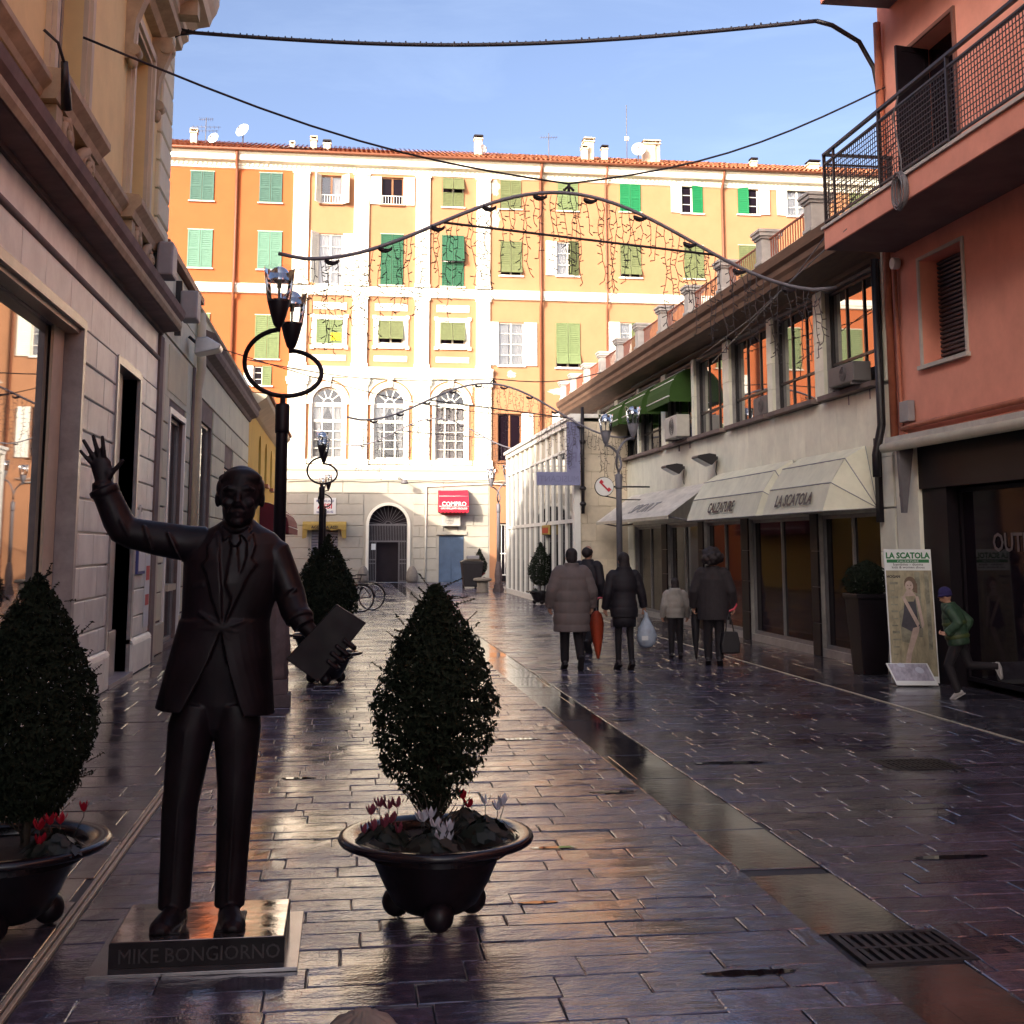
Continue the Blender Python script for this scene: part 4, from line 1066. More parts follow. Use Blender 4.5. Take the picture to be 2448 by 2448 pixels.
# show window and door
def shop_glass(root, fr, h, depth, jamb, m='mirror_glass', div=1, frame='shop_frame', name='shop_window'):
    u0, u1, v0, v1 = h
    f = MB()
    f.fbox(fr, u0, u0 + jamb, v0, v1, -depth, -depth + .06).fbox(fr, u1 - jamb, u1, v0, v1, -depth, -depth + .06)
    f.fbox(fr, u0 + jamb, u1 - jamb, v1 - jamb, v1, -depth, -depth + .06).fbox(fr, u0 + jamb, u1 - jamb, v0, v0 + jamb, -depth, -depth + .06)
    for k in range(1, div):
        u = u0 + (u1 - u0) * k / div; f.fbox(fr, u - jamb * .45, u + jamb * .45, v0 + jamb, v1 - jamb, -depth, -depth + .06)
    p = f.build(name, frame, root)
    for k in range(div):
        a, b = u0 + (u1 - u0) * k / div, u0 + (u1 - u0) * (k + 1) / div
        MB().fbox(fr, a + .01, b - .01, v0 + .01, v1 - .01, -depth + .018, -depth + .026).build('pane', m, p)
    return p
p = shop_glass(yb, LEFT, sh_hole, .2, .06); tag(p, 'tall show window reflecting the sunlit palazzo')
MB().fbox(LEFT, 12.75, 13.2, .6, 3.9, -.16, -.13).build('inner_panel', 'cream_stone', p)
shop_glass(yb, LEFT, sh2, .2, .06)
f = MB()
for h in (sh_hole, sh2):
    f.fbox(LEFT, h[0] - .12, h[0], h[2], h[3], 0, .06).fbox(LEFT, h[1], h[1] + .12, h[2], h[3], 0, .06).fbox(LEFT, h[0] - .12, h[1] + .12, h[3], h[3] + .1, 0, .06)
f.build('window_surround', 'marble_jamb', yb)
MB().fbox(LEFT, 8.2, 13.27, 3.9, 3.949, -.17, .01).build('blind_box', 'strip', yb)
f = MB().fbox(LEFT, 15.28, 15.36, 0, 3.98, -.38, .06).fbox(LEFT, 17.0, 17.12, 0, 3.98, -.38, .05).fbox(LEFT, 15.36, 17.0, 3.9, 4.0, -.38, .05)
f.build('door_surround', 'marble_jamb', yb)
MB().fbox(LEFT, 16.15, 16.5, .62, 3.9, -.38, -.1).fbox(LEFT, 16.08, 16.56, .0, .62, -.38, -.06).build('door_pier', 'marble_jamb', yb, bevel=.01)
MB().fbox(LEFT, 15.36, 17.0, 0, 3.9, -.4, -.385).build('door_recess', 'cornice_dark', yb)
MB().fbox(LEFT, 15.36, 17.0, -.02, .05, -.38, .1).build('door_step', 'stone_steps', yb)
p = shop_glass(yb, LEFT, (15.38, 16.06, .06, 3.85), .36, .05, name='door', m='dark_glass', frame='wood_frame')
MB().tube([LEFT(15.5, 1.0, -.29), LEFT(15.5, 1.35, -.29)], .02, 8).build('handle', 'strip', p)
MB().fbox(LEFT, 15.43, 16.01, .1, .75, -.33, -.31).build('kick_panel', 'wood_frame', p)
# upper storey
MB().fbox(LEFT, -14, 19.0, 5.24, 10.4, -.6, -.02).build('upper_core', 'room_dark', yb) if False else None
uw = [(k, k + 1.3, 5.98, 8.3) for k in (-12.7, -8.7, -4.7, -.7, 3.4, 7.4, 11.45, 15.5)]
mb = MB(); wall(mb, LEFT, -14, 18.75, 5.2, 9.75, uw, .3); mb.build('upper_wall', 'yellow_stucco', yb)
mb = MB().fbox(LEFT, -14, 18.75, 0, 9.75, -3.2, -.45); mb.build('core', 'shop_dark', yb)
MB().fbox(LEFT, 18.6, 18.75, 5.2, 9.75, -.45, -.002).build('end_wall', 'yellow_stucco', yb)
MB().fbox(LEFT, -30, 18.7, 0, 10.4, -14, -3.21).build('rear_block', 'yellow_stucco', yb)
MB().fbox(LEFT, 4.6, 18.4, 10.61, 12.7, -8, -.5).fbox(LEFT, 18.71, 21.6, 0, 12.5, -14, -3.25).build('added_shade_mass', 'yellow_stucco', yb)  # unseen upper mass and rear wing, added to keep sun off the right fronts
MB().fbox(LEFT, -30, 4.5, 10.61, 14.7, -12, -.5).build('added_shade_mass', 'yellow_stucco', yb)  # taller unseen mass added to hold the salmon front in shade
# sill band
prof = lambda d: [(0, 5.7), (.03 + d, 5.7), (.05 + d, 5.76), (.12 + d, 5.84), (.12 + d, 5.9), (.09 + d, 5.94), (0, 5.97)]
MB().extrude_profile(LEFT, prof(0), -14, 18.9).build('sill_band', 'ornament', yb)
for u0, u1, v0, v1 in uw:
    if u0 < 3: continue
    f = MB()
    f.fbox(LEFT, u0, u0 + .09, v0, v1, -.27, -.2).fbox(LEFT, u1 - .09, u1, v0, v1, -.27, -.2).fbox(LEFT, (u0 + u1) / 2 - .06, (u0 + u1) / 2 + .06, v0, v1, -.27, -.2)
    f.fbox(LEFT, u0 + .09, u1 - .09, v0, v0 + .1, -.27, -.2)
    p = f.build('window', 'marble_jamb', yb)
    MB().fbox(LEFT, u0 + .02, u1 - .02, v0 + .02, v1, -.245, -.238).build('pane', 'dark_glass', p)
    MB().extrude_profile(LEFT, [(0, 5.68), (.16, 5.69), (.19, 5.77), (.27, 5.85), (.27, 5.92), (.23, 5.97), (0, 5.99)], u0 - .35, u1 + .35).build('sill', 'ornament', p)
    f = MB()
    for a, b in ((u0 - .22, u0), (u1, u1 + .22)):
        f.fbox(LEFT, a, b, v0, v1 + .22, 0, .05).fbox(LEFT, a + .05, b - .05, v0, v1 + .17, .05, .09)
    f.fbox(LEFT, u0, u1, v1, v1 + .22, 0, .05).fbox(LEFT, u0 - .1, u1 + .1, v1 + .06, v1 + .17, .05, .09)
    f.build('surround', 'cream_stone', p)
    f = MB().extrude_profile(LEFT, [(0, v1 + .5), (.12, v1 + .52), (.18, v1 + .6), (.34, v1 + .66), (.36, v1 + .74), (.2, v1 + .8), (0, v1 + .82)], u0 - .5, u1 + .5)
    f.build('hood', 'ornament', p)
    for u in (u0 - .34, u1 + .34):
        b = MB()                                                     # long scrolled bracket beside the window head
        pts = [(.0, v1 + .5), (.28, v1 + .5), (.27, v1 + .3), (.2, v1 + .12), (.12, v1 - .1), (.1, v1 - .4), (.14, v1 - .5), (.12, v1 - .6), (0, v1 - .62)]
        b.prism(Fr(LEFT(u, 0, 0), LEFT.w, LEFT.v, LEFT.u), pts, -.1, .1)
        b.tube([LEFT(u - .12, v1 + .36, .2), LEFT(u + .12, v1 + .36, .2)], .1, 12)
        b.tube([LEFT(u - .11, v1 - .5, .12), LEFT(u + .11, v1 - .5, .12)], .07, 12)
        b.ball(LEFT(u, v1 - .62, .09), .06, .09, .1)
        b.build('bracket', 'ornament', p)
    for u, s_ in ((u0 - .1, 1), (u1 + .1, -1)):
        b = MB()                                                     # scroll and pedestal below the sill
        b.fbox(LEFT, u - .12, u + .12, 5.24, 5.68, 0, .14)
        spi = []
        for k in range(26):
            q = k * .42; rr_ = .17 * (1 - k / 30); spi.append(LEFT(u + s_ * (.26 + rr_ * math.cos(q)), 5.47 + rr_ * math.sin(q), .12 + .003 * k))
        b.tube(spi, [.045 - .0008 * k for k in range(26)], 8)
        b.tube([LEFT(u + s_ * .16, 5.62, .1), LEFT(u + s_ * .3, 5.66, .13), LEFT(u + s_ * .5, 5.56, .12), LEFT(u + s_ * .62, 5.4, .1), LEFT(u + s_ * .66, 5.26, .08)], [.05, .06, .055, .045, .03], 8)
        for k in range(3): b.tube([LEFT(u + s_ * (.5 + .05 * k), 5.4, .08), LEFT(u + s_ * (.55 + .06 * k), 5.28 - .02 * k, .16)], [.035, .012], 6)
        b.ball(LEFT(u + s_ * .26, 5.47, .14), .06)
        b.build('scroll', 'ornament', p)
# quoins
blocks(yb, LEFT, 17.75, 18.8, [5.98 + .42 * k for k in range(10)], (1.05, 1.06), 0, .07, .03, .02, 'cream_wall', name='quoin', rnd=random.Random(9))
blocks(yb, Fr((-2.82, 18.75, 0), (-1, 0, 0), (0, 0, 1), (0, 1, 0)), -.07, .75, [5.98 + .42 * k for k in range(10)], (.8, .81), 0, .06, .03, .02, 'cream_wall', name='quoin', rnd=random.Random(9))
MB().extrude_profile(LEFT, [(0, 9.5), (.1, 9.52), (.12, 9.62), (.2, 9.68), (.2, 9.8), (.34, 9.9), (.52, 9.94), (.56, 10.06), (.62, 10.16), (.66, 10.3), (.66, 10.42), (0, 10.45)], -14, 19.25).build('top_cornice', 'cream_stone', yb)
mb = MB(); u = -13.5
for k in range(34):
    MB().fbox(LEFT, u, u + .28, 9.66, 9.9, .12, .46).build('modillion', 'ornament', yb); u += .96
MB().fbox(LEFT, -14, 19.2, 10.45, 10.6, -4, .6).build('roof', 'roof_tile', yb)

# ================================================================ LEFT: cream shop building
cb = thing('cream_shop_building', (-2.92, 21.5, 0), 'cream two-storey shop building with banded stone next to the marble front', 'building')
d2 = (20.72, 22.55, .08, 3.85)
mb = MB(); wall(mb, LOW, 19.31, 24.0, 0, 6.3, [d2], .3); mb.build('wall', 'cornice_dark', cb)
MB().fbox(LOW, 19.31, 24.0, 0, 6.3, -6, -.4).build('core', 'cream_wall', cb)
blocks(cb, LOW, 19.33, 23.98, [.5, .95, 1.4, 1.85, 2.3, 2.75, 3.2, 3.65, 4.1], (1.3, 1.45), 0, .03, .025, .008, 'cream_wall', [(d2[0] - .14, d2[1] + .14, 0, 4.0)], rnd=random.Random(12))
blocks(cb, LOW, 19.33, 23.98, [5.05, 5.65, 6.28], (2.2, 2.5), 0, .03, .02, .006, 'cream_wall', rnd=random.Random(13))
blocks(cb, LOW, 19.33, 23.98, [0, .48], (1.3, 1.5), 0, .06, .012, .01, 'cream_stone', [(d2[0], d2[1], 0, 4.0)], rnd=random.Random(14))
mb = MB(); mb.fbox(LOW, 19.33, 23.98, 4.1, 5.03, 0, .015)
for k in range(22): mb.fbox(LOW, 20.4 + k * .11, 20.46 + k * .11, 4.2, 4.95, .015, .035)
mb.build('fluted_panel', 'cream_wall', cb)
f = MB().fbox(LOW, d2[0] - .12, d2[0], 0, d2[3] + .1, 0, .05).fbox(LOW, d2[1], d2[1] + .12, 0, d2[3] + .1, 0, .05).fbox(LOW, d2[0], d2[1], d2[3], d2[3] + .1, 0, .05)
f.build('door_frame', 'white_metal', cb)
p = shop_glass(cb, LOW, d2, .12, .06, m='mirror_glass', name='shop_door'); tag(p, 'glazed shop door with blue sky reflection')
MB().fbox(LOW, 20.72, 21.7, .95, 1.05, -.18, .1).build('sill_shelf', 'strip', cb)
MB().fbox(LOW, 19.2, 24.0, 6.3, 6.42, -6, .14).build('roof_edge', 'pipe_brown', cb)
MB().tube([LOW(23.75, 6.1, .12), LOW(23.75, 5.0, .16), LOW(23.75, 4.6, .1), LOW(23.75, .05, .1)], .085, 10).build('downpipe', 'cream_stone', cb)
MB().tube([LOW(23.45, 5.0, .06), LOW(23.45, .05, .06)], .03, 8).build('thin_pipe', 'cornice_dark', cb)

cb2 = thing('cream_cornice_building', (-2.92, 30, 0), 'low cream building with a heavy projecting cornice and dark doorways', 'building')
ops = [(25.3, 27.25, .05, 4.2), (30.25, 32.2, .05, 3.58), (34.6, 36.2, .05, 3.4)]
mb = MB(); wall(mb, LOW, 24.01, 37.3, 0, 5.75, ops, .35); mb.build('wall', 'cornice_dark', cb2)
MB().fbox(LOW, 24.01, 37.3, 0, 6.2, -6, -.5).build('core', 'cream_wall', cb2)
blocks(cb2, LOW, 24.03, 37.28, [0, .5, .95, 1.4, 1.85, 2.3, 2.75, 3.2, 3.65, 4.1, 4.6], (1.5, 1.9), 0, .03, .025, .008, 'cream_wall', [(o[0] - .12, o[1] + .12, 0, o[3] + .1) for o in ops], rnd=random.Random(22))
blocks(cb2, LOW, 24.03, 37.28, [4.62, 5.35], (3, 3.5), 0, .03, .02, .006, 'cream_wall', rnd=random.Random(23))
for o in ops:
    p = shop_glass(cb2, LOW, o, .12, .06, m='mirror_glass', name='shop_door')
MB().extrude_profile(LOW, [(0, 5.35), (.06, 5.36), (.1, 5.44), (.26, 5.5), (.3, 5.58), (.3, 5.68), (.36, 5.76), (.1, 5.86), (0, 5.86)], 24.0, 37.4).build('cornice', 'cornice_dark', cb2)
MB().extrude_profile(LOW, [(0, 5.86), (.05, 5.86), (.05, 6.2), (.1, 6.24), (-.3, 6.35), (-.3, 5.9)], 24.0, 37.4).build('parapet', 'cream_wall', cb2)
MB().fbox(LOW, 24, 37.4, 6.22, 6.3, -6, .08).build('roof_edge', 'pipe_brown', cb2)
for k in range(6): MB().fbox(LOW, 30 + k * .45, 30.2 + k * .45, 5.76, 5.9, .28, .34).build('cornice_patch', 'facade_white', cb2)

oh = thing('ochre_house', (-2.92, 45, 0), 'ochre yellow house with narrow arched windows beyond the cream cornice', 'building')
ow = [(42.0, 43.2, 3.9, 5.4, True), (45.3, 46.5, 3.9, 5.4, True), (48.6, 49.8, 3.9, 5.4, True)]
mb = MB(); wall(mb, LOW, 37.31, 53.1, 0, 6.1, ow, .25); mb.build('wall', 'ochre', oh)
MB().fbox(LOW, 37.31, 53.1, 0, 6.1, -7, -.4).build('core', 'ochre', oh)
for o in ow:
    p = MB().fbox(LOW, o[0] - .1, o[1] + .1, o[2] - .12, o[2] - .01, 0, .14).build('window', 'pipe_red', oh)
    for a, b in ((o[0], (o[0] + o[1]) / 2 - .01), ((o[0] + o[1]) / 2 + .01, o[1])):
        m_ = MB(); leaf(m_, Fr(LOW(a, o[2], -.12), LOW.u, LOW.v, LOW.w), b - a, o[3] - o[2] - .3); m_.build('shutter', 'roller', p)
MB().extrude_profile(LOW, [(0, 5.75), (.1, 5.8), (.5, 6.1), (.55, 6.2), (0, 6.26)], 37.35, 53.3).build('eave', 'cream_stone', oh)
MB().fbox(LOW, 37.35, 53.3, 6.26, 6.36, -7, .6).build('roof', 'roof_tile', oh)
# maroon awning on the ochre house
t = drop_awning('shop_awning', LOW, 43.4, 51.6, 3.2, 2.35, 1.0, .25, 'awning_maroon', 'dark maroon rounded awning beside the near left lamp post')

# ---- fixtures on the left fronts
def grey_box(fr, u0, u1, v0, v1, w0, w1, label):
    t = thing('junction_box', fr((u0 + u1) / 2, v0, w0), label, 'box', 'grey boxes on the left fronts')
    MB().fbox(fr, u0, u1, v0, v1, w0, w1).build('casing', 'box_grey', t, bevel=.03)
    MB().fbox(fr, (u0 + u1) / 2 - .04, (u0 + u1) / 2 + .04, v0 - .25, v1 + .2, w0 - .12, w0 - .002).build('bracket', 'black_iron', t)
    b = MB()
    for v in (v0 + (v1 - v0) * .3, v0 + (v1 - v0) * .7):
        b.tube([fr(u1 - .002, v, (w0 + w1) / 2), fr(u1 + .035, v, (w0 + w1) / 2)], .04, 8)
    b.build('gland', 'black_iron', t)
grey_box(LEFT, 16.9, 17.35, 5.35, 5.82, .2, .42, "large grey junction box on the marble building cornice")
grey_box(LOW, 20.6, 21.1, 5.42, 5.9, .14, .42, 'smaller grey box at the top of the cream downpipe')
t = thing('floodlight', LOW(22.6, 5.2, .3), 'grey floodlight tilted over the left pavement beside the downpipe', 'floodlight')
MB().prism(Fr(LOW(22.35, 0, 0), LOW.w, LOW.v, LOW.u), [(.18, 5.1), (.62, 5.2), (.64, 5.28), (.4, 5.42), (.2, 5.4)], 0, .5).build('housing', 'aluminium', t, bevel=.02)
MB().tube([LOW(22.6, 5.3, .22), LOW(22.6, 5.45, .05)], .03, 6).build('arm', 'black_iron', t)
t = thing('wall_notice', LEFT(17.6, 1, .05), 'white notice with red blocks on the marble wall by the door', 'notice')
MB().fbox(LEFT, 18.05, 18.45, .55, 1.55, .04, .05).build('sheet', 'paper', t)
MB().fbox(LEFT, 18.1, 18.4, 1.2, 1.4, .051, .054).fbox(LEFT, 18.1, 18.4, .85, 1.0, .051, .054).build('red_block', 'red_paint', t)
t = thing('wall_intercom', LEFT(17.4, 2.0, .05), 'small pale intercom plate on the marble block beside the left door', 'intercom')
MB().fbox(LEFT, 17.38, 17.48, 2.0, 2.24, .036, .06).build('plate', 'white_metal', t, bevel=.005)
MB().fbox(LEFT, 17.41, 17.45, 2.14, 2.2, .061, .064).build('speaker', 'text_black', t)
t = thing('menu_case', LEFT(17.5, 1.5, .05), 'blue framed glass notice case behind the statue arm on the marble wall', 'notice')
MB().fbox(LEFT, 17.25, 17.85, 1.3, 1.85, .036, .07).build('frame', 'text_blue', t)
MB().fbox(LEFT, 17.29, 17.81, 1.34, 1.81, .071, .075).build('sheet', 'paper', t)
t = thing('corner_spotlight', LEFT(10.9, 5.7, .3), 'black cylindrical spotlight clamped to the near yellow sill', 'spotlight')
MB().tube([LEFT(10.75, 5.9, .3), LEFT(11.0, 5.55, .28)], [.03, .05], 12).build('housing', 'black_iron', t)
MB().tube([LEFT(10.75, 5.88, .3), LEFT(10.7, 6.05, .25), LEFT(10.6, 6.12, .15)], .015, 6).build('bracket', 'black_iron', t)

# ================================================================ RIGHT: marble building with terrace
mbld = thing('marble_shop_building', (7.3, 26, 0), 'two-storey marble shop building with window bands and a roof terrace, at right', 'building')
PIL = [(15.65, 16.0), (17.85, 18.22), (20.15, 20.4), (22.55, 22.95), (24.95, 25.15), (27.3, 27.7), (29.9, 30.1), (32.3, 32.7), (34.8, 35.0), (37.2, 37.6)]
whole = [(PIL[i][1], PIL[i + 1][0], 3.95, 5.55) for i in range(len(PIL) - 1)]
shops = [(16.15, 18.4, .12, 2.15), (18.75, 21.75, .12, 2.15), (22.2, 24.6, .12, 2.15), (25.0, 27.5, .12, 2.15), (28.0, 30.7, .12, 2.15), (33.1, 36.8, .05, 2.2)]
mb = MB(); wall(mb, RIGHT, 15.62, 37.6, 0, 5.75, whole + shops, .45); mb.build('wall', 'marble_jamb', mbld)
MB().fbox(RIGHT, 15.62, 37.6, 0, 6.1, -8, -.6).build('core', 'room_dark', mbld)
blocks(mbld, RIGHT, 15.65, 37.58, [2.2, 2.88, 3.86], (.6, .75), 0, .03, .006, .003, 'marble_panel', name='cladding_panel', rnd=random.Random(31))
for a, b in PIL:
    blocks(mbld, RIGHT, a, b, [3.9, 4.35, 4.8, 5.25, 5.7], (3, 3), 0, .06, .006, .004, 'marble_panel', name='cladding_panel', rnd=random.Random(33))
for a, b in ((15.65, 16.13), (18.42, 18.73), (21.77, 22.18), (24.62, 24.98), (27.52, 27.98), (30.72, 33.08)):
    blocks(mbld, RIGHT, a, b, [0, .5, 1.05, 1.6, 2.18], (1.2, 1.4), 0, .03, .006, .004, 'marble_panel' if a < 16 or a > 30 else 'shop_dark', name='cladding_panel', rnd=random.Random(35))
for i in range(len(PIL) - 1):
    a, b = PIL[i][1], PIL[i + 1][0]
    MB().fbox(RIGHT, a - .05, b + .05, 3.87, 3.94, 0, .16).build('window_sill', 'cornice_dark', mbld)
    f = MB(); d_ = -.12
    f.fbox(RIGHT, a, a + .05, 3.95, 5.55, d_, d_ + .05).fbox(RIGHT, b - .05, b, 3.95, 5.55, d_, d_ + .05).fbox(RIGHT, a + .05, b - .05, 5.5, 5.55, d_, d_ + .05).fbox(RIGHT, a + .05, b - .05, 3.95, 4.0, d_, d_ + .05)
    for k in (1, 2): f.fbox(RIGHT, a + (b - a) * k / 3 - .02, a + (b - a) * k / 3 + .02, 4.0, 5.5, d_, d_ + .045)
    f.fbox(RIGHT, a + .05, b - .05, 4.4, 4.44, d_, d_ + .044)
    p = f.build('window', 'black_iron', mbld)
    for k in range(3):
        u0, u1 = a + (b - a) * k / 3, a + (b - a) * (k + 1) / 3
        MB().fbox(RIGHT, u0 + .02, u1 - .02, 4.42, 5.52, d_ + .018, d_ + .024).build('pane', 'mirror_glass', p)
        MB().fbox(RIGHT, u0 + .02, u1 - .02, 3.97, 4.4, d_ + .018, d_ + .024).build('pane', 'mirror_glass', p)
for h in shops[:5]:
    p = shop_glass(mbld, RIGHT, h, .12, .06, m='dark_glass', div=2)
p = MB()
for k in range(20): p.prism(Fr(RIGHT.o, RIGHT.w, RIGHT.v, RIGHT.u), [(-.2, .05 + k * .107), (-.15, .075 + k * .107), (-.15, .13 + k * .107), (-.2, .155 + k * .107)], 33.1, 36.8)
tag(p.build('roller_shutter', 'roller', mbld), 'closed ribbed metal roller shutter')
# eave, terrace and balustrade
MB().extrude_profile(RIGHT, [(0, 5.6), (.1, 5.6), (.12, 5.66), (.64, 5.72), (.66, 5.8), (.7, 5.86), (.7, 5.95), (.76, 6.0), (.78, 6.14), (.72, 6.18), (-8, 6.18), (-8, 5.7), (0, 5.7)], 15.7, 37.9).build('eave', 'eave_wood', mbld)
MB().fbox(RIGHT, 15.72, 37.88, 6.181, 6.2, -8, .7).build('terrace_deck', 'terrace_stone', mbld)
py_ = [16.7, 18.85, 21.0, 23.2, 25.3, 27.4, 29.5, 31.6, 33.7, 35.8, 37.5]
for y in py_:
    mb = MB().fbox(RIGHT, y - .14, y + .14, 6.2, 6.62, .41, .69).fbox(RIGHT, y - .17, y + .17, 6.2, 6.26, .38, .715)
    mb.fbox(RIGHT, y - .17, y + .17, 6.62, 6.66, .38, .715).fbox(RIGHT, y - .2, y + .2, 6.66, 6.72, .35, .74).fbox(RIGHT, y - .22, y + .22, 6.72, 6.77, .33, .76)
    mb.build('terrace_pillar', 'terrace_stone', mbld, bevel=.008)
for i in range(len(py_) - 1):
    a, b = py_[i] + .15, py_[i + 1] - .15
    mb = MB().fbox(RIGHT, a, b, 6.6, 6.625, .535, .565).fbox(RIGHT, a, b, 6.25, 6.27, .54, .56)
    n = 17
    for k in range(n): u = a + (b - a) * (k + .5) / n; mb.fbox(RIGHT, u - .008, u + .008, 6.27, 6.6, .542, .558)
    mb.build('terrace_railing', 'pipe_red', mbld)
MB().tube([RIGHT(15.75, 5.6, .12), RIGHT(15.75, 3.3, .12), RIGHT(15.78, 2.9, .2), RIGHT(15.78, 2.6, .2)], .06, 8).build('downpipe', 'black_iron', mbld)
MB().tube([RIGHT(22, 5.5, .14), RIGHT(22.3, 5.62, .2), RIGHT(30, 5.64, .2)], .02, 5).build('wall_cable', 'cable', mbld)

# awnings of the right shops
def slope_awning(name, label, u0, u1, vt, vf, proj, val, m, text=None, tm='text_black', valm=None):
    t = thing(name, RIGHT((u0 + u1) / 2, vf, proj / 2), label, 'awning', 'awnings over the right-hand shops')
    mb = MB(); n = 10
    for k in range(n):
        a, b = u0 + (u1 - u0) * k / n, u0 + (u1 - u0) * (k + 1) / n; s0, s1 = .03 * math.sin(k * math.pi / n), .03 * math.sin((k + 1) * math.pi / n)
        mb.quad(RIGHT(a, vt, .03), RIGHT(b, vt, .03), RIGHT(b, vf - s1 * 0, proj), RIGHT(a, vf - s0 * 0, proj))
    mb.build('canopy', m, t)
    MB().fbox(RIGHT, u0, u1, vf - val, vf, proj - .01, proj + .01).build('front_bar', valm or m, t)
    mb = MB()
    for u in (u0 + .1, u1 - .1): mb.tube([RIGHT(u, vf - .02, proj - .05), RIGHT(u, vf - .1, proj * .5), RIGHT(u, vf - .05, .03)], .02, 6)
    mb.build('arm', 'grey_iron', t)
    return t
t = slope_awning('shop_awning', 'plain grey sloping awning nearest the round telephone sign', 23.9, 30.9, 2.95, 2.28, .95, .07, 'awning_grey', valm='awning_cream')
SL = Fr(RIGHT(27, 2.95, .03), (0, -1, 0), RIGHT(0, 2.95, .03) - RIGHT(0, 2.28, .95), (-.6, 0, .8))
SL.v.normalize(); SL.w = SL.u.cross(SL.v) * -1; SL.w = SL.w if SL.w.z > 0 else -SL.w
MB().text(SL, 'SPORT', .5, -.2, -.9, .012, .004, sx=1.5).build('lettering', 'box_grey', t)
def box_awning(name, label, u0, u1, body, size, m='awning_white'):
    """three-fold hooded awning with closed gathered sides"""
    t = thing(name, RIGHT((u0 + u1) / 2, 2.2, .35), label, 'awning', 'awnings over the right-hand shops')
    pr = [(.03, 3.08), (.42, 2.98), (.6, 2.62), (.72, 2.14)]
    pr = [(.03, 3.08), (.34, 2.9), (.56, 2.56), (.7, 2.16)]
    mb = MB(); n = 26; ra = random.Random(int(u0 * 10))
    for j in range(3):
        grid = []
        for l in range(6):
            f = l / 5; row = []
            for k in range(n + 1):
                inner = math.sin(math.pi * f) * math.sin(math.pi * k / n)
                off = -.022 * inner + (ra.uniform(-.007, .007) + .006 * math.sin(k * 1.9 + j)) * (1 if 0 < l < 5 else .35)
                row.append(RIGHT(u0 + (u1 - u0) * k / n, pr[j][1] + (pr[j + 1][1] - pr[j][1]) * f + off * .6 - (.012 * math.sin(math.pi * k / n) if j == 2 and l == 5 else 0), pr[j][0] + (pr[j + 1][0] - pr[j][0]) * f + off * .7))
            grid.append(row)
        k0 = len(mb.v)
        for row in grid: mb.v += [tuple(p_) for p_ in row]
        for l in range(5):
            for k in range(n): mb.f.append((k0 + l * (n + 1) + k, k0 + l * (n + 1) + k + 1, k0 + (l + 1) * (n + 1) + k + 1, k0 + (l + 1) * (n + 1) + k)); mb.sm.append(True)
    mb.build('canopy', m, t)
    for u, s_ in ((u0, -1), (u1, 1)):
        hinge = (.02, 2.2); fan = [(w_, v_) for w_, v_ in pr]
        mb = MB(); ax = []
        for i, (w_, v_) in enumerate(fan): ax.append(RIGHT(u, v_, w_))
        hp = RIGHT(u + s_ * .32, 2.2, .03)
        for i in range(3):
            m1 = (ax[i] + ax[i + 1]) / 2 * .5 + hp * .5 + Vector((0, -s_ * .04, 0))
            mb.add([hp, ax[i], ax[i + 1], m1], [(0, 1, 3), (1, 2, 3), (2, 0, 3)], True)
        mb.add([hp, ax[0], RIGHT(u + s_ * .32, 3.05, .03)], [(0, 1, 2)])
        mb.build('side_panel', m, t)
        mb = MB()
        for i in range(4): mb.tube([hp, ax[i]], .008, 4)
        mb.build('rib', 'box_grey', t)
    mb = MB()
    for i in range(1, 4): mb.tube([RIGHT(u0, pr[i][1], pr[i][0]), RIGHT(u1, pr[i][1], pr[i][0])], .01, 5)
    mb.build('seam', 'box_grey', t)
    # lettered front panel lies on the lowest fold
    w0, v0 = pr[2]; w1, v1 = pr[3]
    V = (RIGHT(0, v0, w0) - RIGHT(0, v1, w1)).normalized(); U = Vector((0, -1, 0)); W = V.cross(U) * 1
    if W.x > 0: W = -W
    fr = Fr(RIGHT((u0 + u1) / 2, v1, w1), U, V, W)
    MB().text(fr, body, size, 0, .12, .022, .004, bold=.006).build('lettering', 'text_black', t)
    return t
box_awning('shop_awning', 'white hooded awning lettered CALZATURE', 19.35, 23.4, 'CALZATURE', .27)
box_awning('shop_awning', 'white hooded awning lettered LA SCATOLA next to the pink building', 16.5, 19.0, 'LA SCATOLA', .26)
MB().fbox(RIGHT, 15.98, 16.1, 2.0, 3.15, .03, .09).build('awning_end_box', 'shop_dark', mbld)
t = thing('shop_awning', RIGHT(34.8, 2.3, .4), 'small cream awning with a notched valance above the roller shutter', 'awning', 'awnings over the right-hand shops')
mb = MB().quad(RIGHT(32.5, 2.95, .03), RIGHT(37, 2.95, .03), RIGHT(37, 2.62, .75), RIGHT(32.5, 2.62, .75)); mb.fbox(RIGHT, 32.5, 37, 2.56, 2.62, .74, .78).build('canopy', 'awning_cream', t)
mb = MB(); n = 22
for k in range(n):
    a, b = 32.5 + 4.5 * k / n, 32.5 + 4.5 * (k + 1) / n
    mb.add([RIGHT(a, 2.56, .76), RIGHT(b, 2.56, .76), RIGHT(b, 2.32, .76), RIGHT((a + b) / 2, 2.22, .76), RIGHT(a, 2.32, .76)], [(0, 1, 2, 3, 4)])
mb.build('valance', 'awning_cream', t)
for i, (a, b, lab) in enumerate(((25.2, 27.4, 'green scalloped window awning nearest the grey air conditioner'), (27.75, 29.95, 'green scalloped window awning between the other two green ones'), (30.2, 32.3, 'green scalloped window awning behind the right lamp post'))):
    t = drop_awning('window_awning', RIGHT, a + .1, b - .1, 5.45, 4.85, .5, .14, 'awning_green', lab); t['group'] = 'green window awnings'
ac_unit('air_conditioner', RIGHT, 16.2, 17.1, 3.97, 4.25, .3, 'grey air conditioner on the window sill beside the pink building', 'ac_dark', .0)
